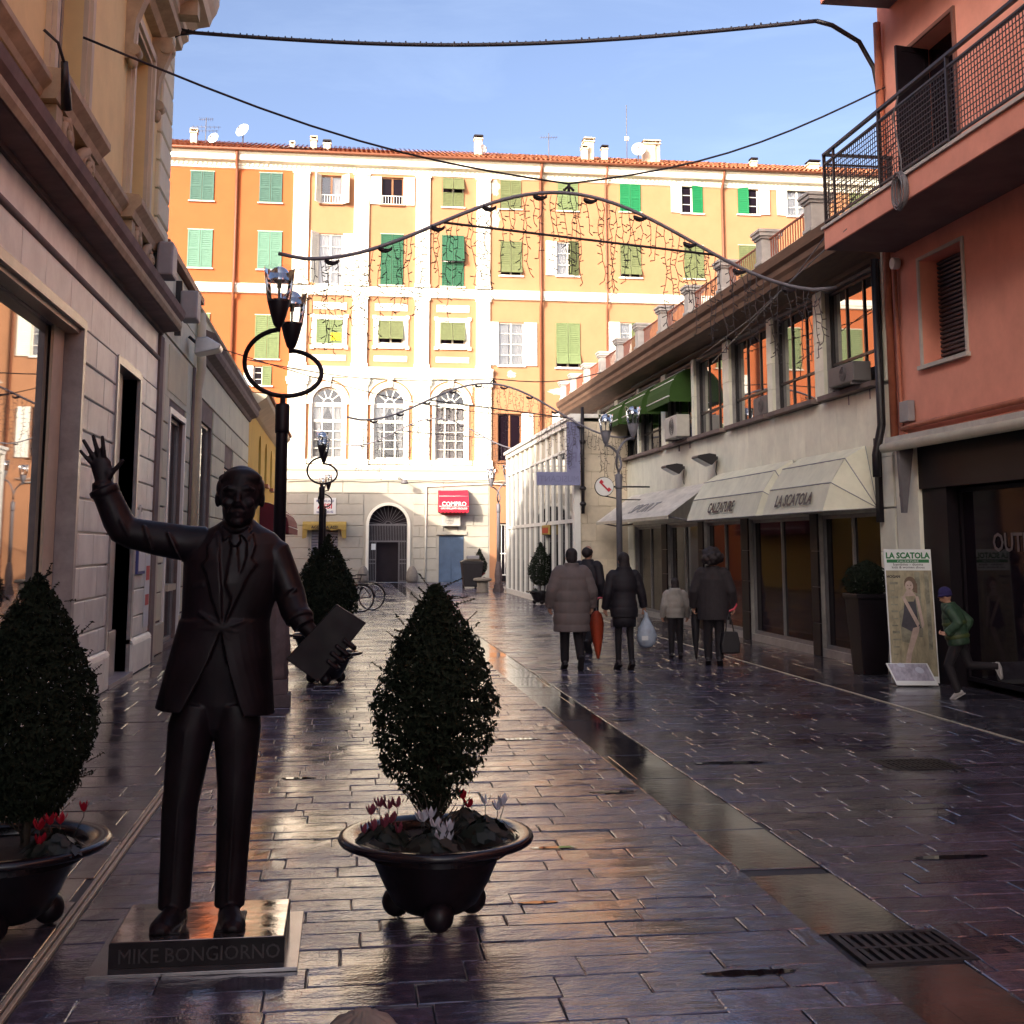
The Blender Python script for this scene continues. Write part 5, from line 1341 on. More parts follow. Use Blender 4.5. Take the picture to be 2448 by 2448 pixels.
ac_unit('air_conditioner', RIGHT, 20.5, 21.2, 3.97, 4.3, .2, 'dark air conditioner in the third window bay from the pink building', 'ac_dark', -.15)
ac_unit('air_conditioner', RIGHT, 25.2, 26.2, 3.98, 4.45, .32, 'pale air conditioner hung below the first green awning', 'ac_white', .06)
def arm_flood(u, v, label):
    t = thing('floodlight', RIGHT(u, v, .2), label, 'floodlight', 'floodlights above the right awnings')
    P_ = Fr(RIGHT(u - .22, 0, 0), RIGHT.w, RIGHT.v, RIGHT.u)
    MB().prism(P_, [(.1, v + .02), (.2, v - .09), (.5, v + .06), (.48, v + .1), (.25, v + .14), (.12, v + .12)], 0, .44).build('housing', 'black_iron', t, bevel=.01)
    MB().prism(P_, [(.215, v - .093), (.49, v + .045), (.485, v + .04), (.22, v - .1)], .03, .41).build('glass', 'paper', t)
    MB().fbox(RIGHT, u - .04, u + .04, v + .03, v + .09, .03, .12).tube([RIGHT(u, v, .04), RIGHT(u + .05, v - .2, .05), RIGHT(u, v - .3, .04)], .008, 5).build('arm', 'black_iron', t)
arm_flood(25.9, 3.3, 'black floodlight over the grey awning, farther of the pair'); arm_flood(23.5, 3.34, 'black floodlight over the CALZATURE awning, nearer of the pair')
t = thing('telephone_sign', (6.15, 29, 3.1), 'round white sign with a red telephone handset', 'sign')
PH = Fr((6.15, 29, 3.09), (1, 0, 0), (0, 0, 1), (0, -1, 0))
MB().prism(PH, [(.22 * math.cos(k * math.pi / 16), .22 * math.sin(k * math.pi / 16)) for k in range(32)], -.04, .04).build('disc', 'sign_white', t)
MB().tube([PH(.22 * math.cos(k * math.pi / 16), .22 * math.sin(k * math.pi / 16), 0) for k in range(32)], .018, 6, closed=True).build('rim', 'black_iron', t)
q = -.78; rot2 = lambda x, y: (x * math.cos(q) - y * math.sin(q), x * math.sin(q) + y * math.cos(q))
mb = MB()
mb.prism(PH, [rot2(*p_) for p_ in [(-.14, -.02), (.14, -.02), (.14, .018), (-.14, .018)]], .041, .048)
for x in (-.13, .13): mb.prism(PH, [rot2(*p_) for p_ in [(x - .035, -.02), (x + .035, -.02), (x + .045, .065), (x - .045, .065)]], .041, .05)
mb.build('handset', 'red_paint', t)
MB().tube([(6.38, 29, 3.09), (7.28, 29, 3.09)], .02, 6).tube([(6.15, 29, 2.87), (6.6, 29, 2.78), (7.28, 29, 2.78)], .015, 6).build('bracket', 'black_iron', t)
# iron pole and bar sign at the corner of the glass pavilion
t = thing('bar_sign', (5.6, 31.2, 3.2), 'L-shaped blue-grey bar sign seen from behind, its lettering reversed', 'sign')
SG = Fr((0, 31.15, 0), (1, 0, 0), (0, 0, 1), (0, -1, 0))
MB().prism(SG, [(4.84, 3.22), (5.98, 3.22), (5.98, 4.86), (5.63, 4.86), (5.63, 3.56), (4.84, 3.56)], 0, .06).build('panel', 'sign_blue', t, bevel=.01)
MB().text(SG, 'MUSICANTI', .22, 5.4, 3.31, .062, .004, mirror=True, sx=.95).build('lettering', 'sign_blue_text', t)
MB().text(SG, 'dei', .13, 5.8, 3.66, .062, .004, mirror=True).build('lettering', 'sign_blue_text', t)
for k, c in enumerate('BAR'): MB().text(SG, c, .36, 5.8, 4.5 - k * .34, .062, .004, mirror=True).build('lettering', 'sign_blue_text', t)
t = thing('iron_pole', (6.04, 31.25, 2.6), 'dark knobbed iron pole carrying the bar sign', 'pole')
MB().tube([(6.06, 31.2, 2.5), (6.06, 31.2, 5.25)], .045, 8).build('shaft', 'black_iron', t)
mb = MB()
for z in (4.35, 3.15, 2.75): mb.lathe([(.045, -.06), (.08, -.03), (.09, 0), (.08, .03), (.045, .06)], (6.06, 31.2, z), 10)
mb.build('collar', 'black_iron', t)
MB().tube([(6.06, 31.2, 4.0), (6.06, 31.33, 4.0)], .02, 5).tube([(6.06, 31.2, 2.62), (6.06, 31.38, 2.62)], .025, 5).build('bracket', 'black_iron', t)

# ================================================================ glass pavilion
gp = thing('glass_pavilion', (5.9, 38, 0), 'white-framed glass pavilion reflecting the palazzo, on the right before the square', 'building')
GL = Fr((5.9, 0, 0), (0, 1, 0), (0, 0, 1), (-1, 0, 0))
f = MB().fbox(GL, 31.4, 45, 4.85, 5.0, -.15, .06).fbox(GL, 31.4, 45, 0, .16, -.15, .03).fbox(GL, 31.4, 31.62, .16, 4.85, -.15, .04).fbox(GL, 44.8, 45, .16, 4.85, -.15, .04)
f.fbox(GL, 31.6, 44.8, 4.2, 4.27, -.06, .02).fbox(GL, 31.6, 44.8, 2.28, 2.38, -.06, .025)
f.build('frame', 'white_metal', gp)
n = 12
for k in range(n + 1):
    u = 31.62 + 13.18 * k / n
    if 0 < k < n: MB().fbox(GL, u - .035, u + .035, .16, 4.85, -.08, .035).build('mullion', 'white_metal', gp)
    if k < n:
        for v0, v1 in ((.16, 2.3), (2.36, 4.22), (4.26, 4.86)):
            MB().fbox(GL, u + .02, u + 13.18 / n - .02, v0, v1, -.035, -.027).build('pane', 'mirror_glass' if v1 < 4.5 else 'awning_cream', gp)
MB().fbox(GL, 31.38, 45.1, 5.0, 5.1, -1.6, .12).build('roof', 'white_metal', gp)
MB().box(6.2, 9, 31.62, 45, 0, 4.95).build('core', 'room_dark', gp)
f = Fr((5.9, 31.4, 0), (1, 0, 0), (0, 0, 1), (0, -1, 0))
MB().fbox(f, 0, 1.4, 0, 4.9, -.2, -.001).build('end_wall', 'beige_stone', gp)
blocks(gp, f, 0.02, 1.38, [0, .45, .9, 1.35, 1.8, 2.25, 2.7, 3.15, 3.6, 4.05, 4.5, 4.85], (.5, .8), 0, .02, .008, .003, 'beige_stone', rnd=random.Random(44))
MB().fbox(f, -.02, .12, 0, 5.0, .02, .06).build('corner_post', 'white_metal', gp)
t = thing('swallow_sign', GL(36.6, 2.5, .3), 'small orange and yellow shop sign hanging on the glass pavilion', 'sign')
MB().fbox(GL, 35.0, 36.2, 2.0, 2.28, .06, .12).build('board', 'awning_yellow', t, bevel=.02)
MB().fbox(GL, 35.05, 36.1, 2.05, 2.2, .121, .126).build('band', 'umbrella_red', t)
MB().tube([GL(35.6, 2.28, .09), GL(35.6, 2.4, .03)], .015, 5).build('hook', 'grey_iron', t)

# ================================================================ RIGHT: salmon building
sb = thing('salmon_building', (7.3, 8, 0), 'salmon-pink building with mesh-railed balconies above a dark outlet shop, at right', 'building')
rw = (13.57, 14.68, 3.96, 5.33); bd = (13.5, 14.68, 6.0, 8.2)
oth = [(10.2, 11.3, 3.96, 5.33), (10.0, 11.1, 6.0, 8.2), (13.5, 14.68, 9.2, 11.3), (6.6, 7.7, 3.96, 5.33), (6.4, 7.5, 6.0, 8.2)]
mb = MB(); wall(mb, RIGHT, -12, 15.6, 2.95, 13, [rw, bd] + oth, .35); mb.build('wall', 'salmon', sb)
MB().fbox(RIGHT, 15.5, 15.6, 5.9, 13, -7, -.002).build('end_wall', 'salmon', sb)
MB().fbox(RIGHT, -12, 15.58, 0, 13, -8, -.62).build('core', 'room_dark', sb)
def roller_win(h):
    f = MB(); a, b, c, d = h
    f.fbox(RIGHT, a - .05, a, c - .03, d + .04, 0, .025).fbox(RIGHT, b, b + .05, c - .03, d + .04, 0, .025).fbox(RIGHT, a, b, d, d + .04, 0, .025).fbox(RIGHT, a - .08, b + .08, c - .05, c, 0, .06)
    p = f.build('window', 'terrace_stone', sb)
    m_ = MB(); n = int((d - c) / .055)
    for k in range(n):
        v = c + (d - c) * k / n; m_.prism(Fr(RIGHT.o, RIGHT.w, RIGHT.v, RIGHT.u), [(-.26, v), (-.235, v + .012), (-.235, v + .036), (-.26, v + .05)], a, b)
    m_.build('roller_shutter', 'roller_dark', p)
    MB().fbox(RIGHT, a, b, c, d, -.3, -.27).build('backing', 'room_dark', p)
roller_win(rw); roller_win(oth[0]); roller_win(oth[3])
for h in (bd, oth[1], oth[2], oth[4]):
    a, b, c, d = h
    f = MB().fbox(RIGHT, a - .06, a, c, d + .05, 0, .03).fbox(RIGHT, b, b + .06, c, d + .05, 0, .03).fbox(RIGHT, a, b, d, d + .05, 0, .03)
    p = f.build('balcony_door', 'salmon_dark', sb)
    MB().fbox(RIGHT, a, b, c, d, -.3, -.27).build('pane', 'dark_glass', p)
    m_ = MB(); leaf(m_, turned(RIGHT, b - .03, c, 80, -.25, True), .5, d - c, rails=2); m_.build('shutter', 'shop_dark', p)
def balcony(v0, v1, u0, u1, rail, label):
    b = MB().fbox(RIGHT, u0, u1, v0, v1, 0, 1.0).build('balcony', 'salmon', sb, bevel=.01); tag(b, label)
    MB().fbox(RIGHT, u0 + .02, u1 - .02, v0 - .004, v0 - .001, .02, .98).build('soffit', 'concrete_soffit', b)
    MB().fbox(RIGHT, u0 - .03, u1 + .03, v1 + .001, v1 + .04, 0, 1.03).build('slab_edge', 'terrace_stone', b)
    if not rail: return
    top = v1 + 1.02; f = MB(); W = .97
    f.fbox(RIGHT, u0, u1, top, top + .035, W - .025, W + .025).fbox(RIGHT, u1 - .05, u1, top, top + .035, 0, W - .025)
    f.fbox(RIGHT, u0, u1, top - .13, top - .105, W - .015, W + .015).fbox(RIGHT, u0, u1, v1 + .1, v1 + .125, W - .015, W + .015)
    f.fbox(RIGHT, u1 - .04, u1 - .01, top - .13, top - .105, 0, W - .015).fbox(RIGHT, u1 - .04, u1 - .01, v1 + .1, v1 + .125, 0, W - .015)
    u = u1
    while u > u0:
        f.fbox(RIGHT, u - .03, u + .0, v1 - .15, top, W - .02, W + .02); u -= 1.72
    f.fbox(RIGHT, u1 - .35, u1 - .32, v1 + .1, top, W - .015, W + .015).fbox(RIGHT, u1 - .03, u1, v1 - .1, top, .02, .06)
    r_ = f.build('railing', 'black_iron', b)
    m_ = MB(); s = .062; u = u0
    while u < u1 - .05:
        m_.fbox(RIGHT, u, u + .007, v1 + .125, top - .13, W - .004, W + .004); u += s
    v = v1 + .125
    while v < top - .13:
        m_.fbox(RIGHT, u0, u1 - .04, v, v + .007, W - .006, W + .006)
        m_.fbox(RIGHT, u1 - .03, u1 - .022, v, v + .007, .03, W - .02); v += s
    w = .05
    while w < W - .02: m_.fbox(RIGHT, u1 - .032, u1 - .02, v1 + .125, top - .13, w, w + .007); w += s
    m_.build('wire_mesh', 'black_iron', b)
balcony(5.6, 5.88, 4.5, 15.35, True, 'balcony with black wire-mesh railing')
balcony(9.0, 9.3, 4.5, 15.2, True, 'upper balcony seen from below')
MB().tube([RIGHT(15.45, 8.9, .08), RIGHT(15.45, 3.1, .08)], .055, 8).build('downpipe', 'pipe_red', sb)
MB().tube([RIGHT(15.3, 5.5, .05), RIGHT(15.28, 3.2, .05), RIGHT(15.1, 3.1, .05), RIGHT(5, 3.16, .05)], .03, 8).build('thin_pipe', 'pipe_red', sb)
MB().tube([RIGHT(15.25, 3.2, .06), RIGHT(15.0, 3.22, .06), RIGHT(5, 3.3, .06)], .035, 8).build('thin_pipe', 'pipe_red', sb)
MB().fbox(RIGHT, 14.95, 15.2, 3.28, 3.55, .02, .12).build('meter_box', 'box_grey', sb, bevel=.01)
MB().tube([RIGHT(15.22, 5.42, .03), RIGHT(15.22, 5.42, .12)], .08, 12).build('bulkhead_light', 'white_metal', sb)
# ground floor: stone pier, dark shop with header
MB().fbox(RIGHT, 14.95, 15.58, 0, 2.95, -.5, .03).build('pier', 'marble_panel', sb)
MB().tube([RIGHT(15.35, 2.35, .0), RIGHT(15.35, 2.35, .05)], .1, 14).build('vent', 'room_dark', sb)
MB().fbox(RIGHT, -12, 14.94, 2.4, 2.95, -.5, .02).build('shop_header', 'shop_dark', sb)
for a, b in ((14.3, 14.94), (11.0, 11.4), (7.5, 7.9)): MB().fbox(RIGHT, a, b, 0, 2.4, -.5, -.02).build('shop_pier', 'shop_dark', sb)
for h in ((11.42, 14.28, .08, 2.38), (7.92, 10.98, .08, 2.38), (3, 7.48, .08, 2.38)):
    p = shop_glass(sb, RIGHT, h, .22, .05, m='dark_glass', frame='shop_dark')
GF = Fr((7.3, 0, 0), (0, -1, 0), (0, 0, 1), (-1, 0, 0))
MB().text(GF, 'OUTLET', .3, -13.0, 1.62, -.185, .004, bold=.004).build('lettering', 'roller_dark', sb)
f = MB().fbox(RIGHT, -3, 15.5, 3.0, 3.1, .02, .2); f.build('awning_cassette', 'terrace_stone', sb)
MB().tube([RIGHT(-3, 2.96, .24), RIGHT(15.45, 2.96, .24)], .065, 10).build('awning_roll', 'awning_white', sb)
for k in range(3):
    MB().prism(Fr(RIGHT(14.98 + k * .03, 0, 0), RIGHT.w, RIGHT.v, RIGHT.u), [(.05, 2.94), (.25, 2.94), (.22, 2.1), (.17, 2.1)], 0, .02).build('awning_arm', 'grey_iron', sb)
t = thing('cable_coil', RIGHT(12.9, 5.8, 1.02), 'grey coil of cable hung on the balcony railing', 'cable coil')
mb = MB(); rc = random.Random(4)
for k in range(9):
    r_ = .2 + rc.uniform(-.03, .03); ox = rc.uniform(-.03, .03); ww = 1.02 + k * .008
    mb.tube([RIGHT(12.95 + ox + r_ * .62 * math.cos(q * math.pi / 10), 5.72 + r_ * math.sin(q * math.pi / 10), ww) for q in range(20)], .009, 5, closed=True)
mb.build('loops', 'grey_iron', t)
MB().tube([RIGHT(12.95, 5.9, 1.03), RIGHT(13.0, 6.1, 1.0), RIGHT(13.2, 6.7, .98), RIGHT(13.0, 6.95, .98)], .009, 5).build('loose_end', 'grey_iron', t)

# ================================================================ STREET LAMPS
def lamp(x, y, rz, label, m='lamp_metal'):
    t = thing('street_lamp', (0, 0, 0), label, 'street lamp', 'twin-cup ring street lamps along the street')
    b = MB().box(-.16, .16, -.16, .16, 0, .13).box(-.13, .13, -.13, .13, .13, .28)
    b.lathe([(.12, .28), (.135, .34), (.12, .42), (.14, .5), (.145, .62), (.13, .75), (.12, .85), (.1, .98), (.085, 1.05), (.075, 1.1)], n=16, ribs=8, ribamp=.04)
    b.build('base', 'lamp_stone', t, bevel=.006)
    MB().lathe([(.068, 1.0), (.064, 2.95), (.064, 3.0)], n=14).build('post', m, t)
    MB().lathe([(.075, 2.9), (.078, 2.95), (.078, 3.2), (.07, 3.22), (.03, 3.23), (.03, 3.32)], n=14).build('collar', m, t)
    rngp = [(-.41 * math.sin(math.pi * k / 20), -.37 * k / 20, 3.65 - .34 * math.cos(math.pi * k / 20)) for k in range(0, 20)] + [(-.04, -.38, 4.0)]
    MB().tube(rngp, .026, 8).build('ring', m, t)
    rngp = [(.41 * math.sin(math.pi * k / 20), .33 * k / 20, 3.59 - .28 * math.cos(math.pi * k / 20)) for k in range(0, 20)] + [(.06, .33, 3.88)]
    MB().tube(rngp, .026, 8).build('ring', m, t)
    for cx, cy, z in ((-.05, -.38, 3.98), (.06, .33, 3.86)):
        c = MB().lathe([(.025, -.02), (.03, .03), (.05, .05), (.085, .16), (.12, .3), (.115, .325), (.02, .335), (.02, .33)], (cx, cy, z), 18).build('cup', m, t)
        MB().lathe([(.122, .3), (.14, .42), (.158, .58), (.168, .69)], (cx, cy, z), 20, cap=False).build('glass', 'clear_glass', c)
        MB().lathe([(.13, .53), (.122, .58), (.1, .635), (.07, .67), (.03, .69), (.001, .695)], (cx, cy, z), 20, cap=False).build('reflector', 'reflector', c)
        MB().lathe([(.012, .33), (.012, .45), (.024, .46), (.024, .54)], (cx, cy, z), 8).build('bulb_holder', m, c)
    t.location = (x, y, 0); t.rotation_euler.z = rz
    return t
lamp(-.7, 13.6, 0, 'dark twin-cup ring lamp post standing behind the statue')
lamp(-.62, 33, .1, 'ring lamp post above the dark topiaries on the left, second from the statue')
lamp(-.85, 52.6, .5, 'small ring lamp post before the ASSI sign, farthest on the left')
lamp(5.86, 26.1, .9, 'ring lamp post beside the round telephone sign', 'lamp_grey')
lamp(5.64, 45.5, 1.0, 'grey ring lamp post at the end of the glass pavilion', 'lamp_grey')

# ================================================================ LIGHT ARCHES AND CABLES
def light_arch(y, x0, x1, zl, zt, zr, seed, label, top=None):
    rr_ = random.Random(seed); xm = (x0 + x1) / 2
    t = thing('light_arch', (xm, y, zl), label, 'light garland', 'wire light arches hung across the street')
    def zz(x):
        s = (x - xm) / ((x1 - x0) / 2); base = zl + (zr - zl) * (x - x0) / (x1 - x0)
        return base + (zt - (zl + zr) / 2) * .5 * (1 + math.cos(math.pi * min(1, abs(s) * 1.08))) - (.05 if abs(s) < .92 else .05 * (1 - abs(s)) / .08)
    N = 44; pts = [Vector((x0 + (x1 - x0) * k / N, y, zz(x0 + (x1 - x0) * k / N))) for k in range(N + 1)]
    MB().tube(pts, .026, 8).build('bar', 'arch_metal', t)
    mb = MB()
    for k in range(4, N - 3, 4):
        c = pts[k]
        for j in range(2): mb.tube([c + Vector((.09 * math.cos(q * math.pi / 6), .04 * math.sin(q * math.pi / 6), -.05 - .02 * j + .02 * math.cos(q))) for q in range(12)], .012, 5, closed=True)
    mb.build('wire_loops', 'cable', t)
    xa, xb = x0 + (x1 - x0) * .28, x0 + (x1 - x0) * .775
    MB().tube([(xa + (xb - xa) * k / 8, y, zz(xa) + (zz(xb) - zz(xa)) * k / 8 - .06 * math.sin(math.pi * k / 8) * 0) for k in range(9)], .017, 6).build('cross_cable', 'cable', t)
    x = x0 + .35
    while x < x1 - .15:
        L_ = rr_.choice((.45, .7, .95, 1.15, 1.3)) * rr_.uniform(.8, 1.1); z = zz(x) - .03; p = Vector((x, y, z)); path = [p.copy()]; mb = MB()
        while zz(x) - p.z < L_:
            p = p + Vector((rr_.uniform(-.03, .03), rr_.uniform(-.02, .02), -rr_.uniform(.08, .12))); path.append(p.copy())
            s = rr_.choice((-1, 1)); mb.tube([p, p + Vector((s * rr_.uniform(.03, .075), rr_.uniform(-.02, .02), rr_.uniform(-.06, .03)))], [.006, .009], 4)
        mb.tube(path, .0055, 4); mb.build('light_strand', 'bulb_wire', t)
        x += rr_.uniform(.06, .12)
    if top:
        MB().tube([(xm + .05, y, zz(xm) + .02), (xm + .05, y, zz(xm) + .14)], .02, 6).tube([(xm - .02, y, zz(xm) + .03), (xm + .05, y, zz(xm) + .1), (xm + .12, y, zz(xm) + .03)], .02, 5).build('hanger', 'cable', t)
        a = Vector((xm + .05, y, zz(xm) + .13))
        for nm, b in zip(('stay_cable', 'stay_cable'), top):
            b = Vector(b); MB().tube([a.lerp(b, k / 10) - Vector((0, 0, .25 * math.sin(math.pi * k / 10))) for k in range(11)], .014, 5).build(nm, 'cable', t)
light_arch(16, -.93, 6.72, 5.48, 6.5, 5.24, 3, 'nearest arch of bare string lights spanning the street', [(-2.78, 12.6, 6.9), (7.28, 15.4, 7.95)])
light_arch(31, .01, 7.3, 4.89, 5.85, 4.49, 4, 'middle arch of string lights ending at the right lamp post', [(-2.5, 31, 6.3), (7.3, 31, 6.4)])
light_arch(49, -.01, 7.2, 5.67, 6.8, 5.6, 5, 'farthest thin arch of string lights before the arched windows', None)
t = thing('overhead_cable', (2, 17, 9), 'dark lamp-studded cable strung high across the street from roof to balcony', 'cable')
a, b = Vector((-2.64, 18.7, 9.6)), Vector((6.4, 15.6, 8.95)); rc = random.Random(9)
pts = [a.lerp(b, k / 30) - Vector((0, 0, .28 * math.sin(math.pi * k / 30))) for k in range(31)]
MB().tube(pts, .03, 6).build('cable', 'cable', t)
mb = MB()
for k in range(90):
    q = a.lerp(b, k / 90) - Vector((0, 0, .28 * math.sin(math.pi * k / 90))); mb.tube([q, q + Vector((rc.uniform(-.02, .02), 0, rc.uniform(.03, .055)))], .014, 4)
mb.build('bulbs', 'cable', t)
MB().tube([(6.4, 15.6, 8.95), (6.63, 15.6, 8.9), (7.01, 15.58, 8.67), (7.2, 15.56, 8.29), (7.24, 15.55, 7.99), (7.24, 15.55, 6.2)], .035, 8).build('bracket_arm', 'black_iron', t)
MB().tube([(-2.82, 18.7, 9.5), (-2.7, 18.7, 9.57), (-2.5, 18.69, 9.6)], .04, 8).tube([(-2.82, 18.7, 9.68), (-2.5, 18.69, 9.61)], .015, 5).build('bracket_arm', 'black_iron', t)
t = thing('service_wire', (2, 30, 7), 'thin service wire sagging from the left roofs to the right eave', 'cable')
MB().tube([Vector((-2.9, 24, 5.6)).lerp(Vector((7.2, 33, 5.2)), k / 14) - Vector((0, 0, .5 * math.sin(math.pi * k / 14))) for k in range(15)], .011, 4).build('wire', 'bulb_wire', t)
t = thing('service_wire', (4, 16, 6), 'pair of thin wires from the balcony down to the marble eave', 'cable')
MB().tube([(6.35, 13.2, 6.4), (6.5, 17, 5.6), (6.6, 21.5, 5.0)], .008, 4).build('wire', 'grey_iron', t)
MB().tube([(6.3, 14.6, 5.7), (6.5, 19, 5.35), (7.1, 24, 5.5)], .008, 4).build('wire', 'grey_iron', t)

# ================================================================ PLANTERS, TOPIARY, FLOWERS
def pot_mesh(t, c=(0, 0, 0), s=1.0):
    P = lambda prof: [(r_ * s, z * s) for r_, z in prof]
    MB().lathe(P([(.001, .045), (.14, .05), (.19, .085), (.24, .17), (.285, .27), (.31, .335)]), c, 32, cap=False).build('bowl', 'pot_iron', t)
    MB().lathe(P([(.31, .335), (.42, .345), (.44, .352), (.447, .365), (.44, .38), (.42, .385), (.345, .375), (.335, .36), (.33, .3)]), c, 40, cap=False).build('rim', 'pot_rim', t)
    MB().lathe(P([(.33, .33), (.2, .345), (.001, .355)]), c, 24, cap=False).build('soil', 'soil', t)
    for q in (25, 155, 270):
        x, y = .19 * s * math.cos(R(q)), .19 * s * math.sin(R(q))
        MB().ball((c[0] + x, c[1] + y, c[2] + .068 * s), .068 * s, n=16, m=10).build('foot', 'pot_iron', t)
def leaf_mesh(mb, p, n, size, rr_):
    a = n.orthogonal().normalized(); a = (Matrix.Rotation(rr_.uniform(0, 6.28), 3, n) @ a); b = n.cross(a)
    l, w = size, size * .42
    mb.add([p - a * l * .5, p + b * w * .5 + n * size * .1, p + a * l * .5, p - b * w * .5 + n * size * .1], [(0, 1, 2, 3)])
def crown(mb, prof, n, size, rr_, gap=0, shell=.5, lean=0, xoff=None):
    """leaves spread through a turned volume; gap thins the lower right"""
    zs = [z for z, r_ in prof]; z0, z1 = zs[0], zs[-1]
    def rad(z):
        for (za, ra), (zb, rb_) in zip(prof, prof[1:]):
            if za <= z <= zb: return ra + (rb_ - ra) * (z - za) / (zb - za)
        return 0
    k = 0; rmax = max(r_ for z, r_ in prof)
    lump = [(rr_.uniform(0, 6.28), rr_.uniform(z0, z1), rr_.uniform(.85, 1.12)) for _ in range(16)]
    while k < n:
        z = rr_.uniform(z0, z1); R_ = rad(z)
        if rr_.random() > R_ / rmax + .05: continue
        q = rr_.uniform(0, 2 * math.pi); f = 1.0
        for la, lz, lf in lump:
            d = abs((q - la + math.pi) % (2 * math.pi) - math.pi) * R_ + abs(z - lz)
            if d < .22: f += (lf - 1) * (1 - d / .22)
        r_ = R_ * f * (1 - (rr_.random() ** 2) * (1 - shell)) + rr_.gauss(0, .008)
        if gap:
            hfr = (z - z0) / (z1 - z0)
            if hfr < .55:
                nz = math.sin(q * 5 + z * 31) + math.sin(q * 9 - z * 47 + 2) + math.sin(z * 80 + q * 3)
                if nz > 1.3 - gap * (1 - hfr / .55) * (1.5 if -.9 < q < .5 or q > 5.4 else .8) and rr_.random() < .9: continue
        p = Vector((r_ * math.cos(q), r_ * math.sin(q), z)); nrm = Vector((math.cos(q) + rr_.gauss(0, .7), math.sin(q) + rr_.gauss(0, .7), .4 + rr_.gauss(0, .7))).normalized()
        leaf_mesh(mb, p, nrm, size * rr_.choice((.55, .8, 1.0, 1.2, 1.55)), rr_); k += 1
    return mb
def topiary(name_label, mesh_seed, prof, n, size, gap, m='leaf', twigs=40, shell=.5):
    rr_ = random.Random(mesh_seed)
    t = thing('topiary_bush', (0, 0, 0), name_label, 'shrub', 'clipped cone topiaries in iron planters')
    cm = crown(MB(), prof, n, size, rr_, gap, shell); tw = MB()
    for _ in range(int(46 * (.03 / size))):                      # stray shoots that break the clipped outline
        k = rr_.randrange(1, len(prof) - 1); z, r_ = prof[k]; z += rr_.uniform(-.05, .08); q = rr_.uniform(0, 6.28)
        a = Vector((r_ * .9 * math.cos(q), r_ * .9 * math.sin(q), z)); d = Vector((math.cos(q), math.sin(q), rr_.uniform(.1, 1.2))).normalized(); L_ = rr_.uniform(.04, .1)
        tw.tube([a, a + d * L_], .0022, 3)
        for j in range(6): leaf_mesh(cm, a + d * L_ * (j + 1) / 6, Vector((rr_.gauss(0, 1), rr_.gauss(0, 1), 1)).normalized(), size * rr_.uniform(.6, 1), rr_)
    cm.build('crown', m, t)
    tw.build('shoots', 'bark', t)
    mb = MB(); zb = prof[0][0]
    mb.tube([(0, 0, .33), (.01, 0, zb), (-.01, .01, (zb + prof[-1][0]) / 2), (0, 0, prof[-1][0] - .15)], [.022, .02, .014, .004], 7)
    for _ in range(twigs):
        q = rr_.uniform(0, 6.28); z0 = rr_.uniform(.36, zb + .35); L_ = rr_.uniform(.12, .26)
        d = Vector((math.cos(q), math.sin(q), rr_.uniform(.6, 1.6))).normalized()
        mb.tube([(0.01 * math.cos(q), .01 * math.sin(q), z0), tuple(Vector((0, 0, z0)) + d * L_ * .6 + Vector((0, 0, -.02))), tuple(Vector((0, 0, z0)) + d * L_)], [.006, .004, .002], 4)
    mb.build('trunk', 'bark', t)
    return t
PROF = [(.48, .05), (.56, .12), (.65, .2), (.78, .265), (.95, .29), (1.1, .24), (1.25, .175), (1.38, .1), (1.45, .055), (1.5, .012)]
def planter(x, y, label, s=1.0):
    t = thing('iron_planter', (0, 0, 0), label, 'planter', 'round iron planters on ball feet')
    pot_mesh(t, s=s); t.location = (x, y, 0); return t
def cyclamen(x, y, z, label, spots, m, rr_, spread=.12):
    t = thing('cyclamen', (x, y, z), label, 'flowers', 'cyclamens planted in the iron planters')
    mb = MB()
    for _ in range(70):
        q = rr_.uniform(0, 6.28); r_ = spread * math.sqrt(rr_.random()); p = Vector((x + r_ * math.cos(q), y + r_ * math.sin(q), z + .02 + .06 * (1 - r_ / spread) + rr_.uniform(0, .03)))
        n = Vector((math.cos(q) * .7, math.sin(q) * .7, .8 + rr_.uniform(-.2, .3))).normalized(); a = n.orthogonal().normalized(); a = Matrix.Rotation(rr_.uniform(0, 6.28), 3, n) @ a; b = n.cross(a); s = rr_.uniform(.02, .034)
        mb.add([p - a * s * .6, p - a * s + b * s * .6, p + b * s * .9, p + a * s * 1.1, p - b * s * .9, p - a * s - b * s * .6], [(0, 1, 2, 3, 4, 5)])
    mb.build('leaves', 'cyclamen_leaf', t)
    for (dx, dy, h) in spots:
        f = MB(); c = Vector((x + dx, y + dy, z + h * .8))
        for k in range(5):
            q = 2 * math.pi * k / 5 + rr_.uniform(-.3, .3); o = Vector((math.cos(q), math.sin(q), 0)) * rr_.uniform(.35, .85); s_ = Vector((-o.y, o.x, 0))
            f.add([c + o * .004, c + o * .02 + s_ * .016 + Vector((0, 0, .014)), c + o * .036 + s_ * .015 + Vector((0, 0, .034)), c + o * .04 + Vector((0, 0, .05)), c + o * .036 - s_ * .015 + Vector((0, 0, .034)), c + o * .02 - s_ * .016 + Vector((0, 0, .014))], [(0, 1, 2, 3, 4, 5)], True)
        fl = f.build('flower', m, t)
        MB().tube([(x + dx * .5, y + dy * .5, z + .03), (x + dx, y + dy, z + h * .8 - .02), tuple(c)], .0025, 4).build('stem', 'cyclamen_leaf', fl)
rf = random.Random(17)
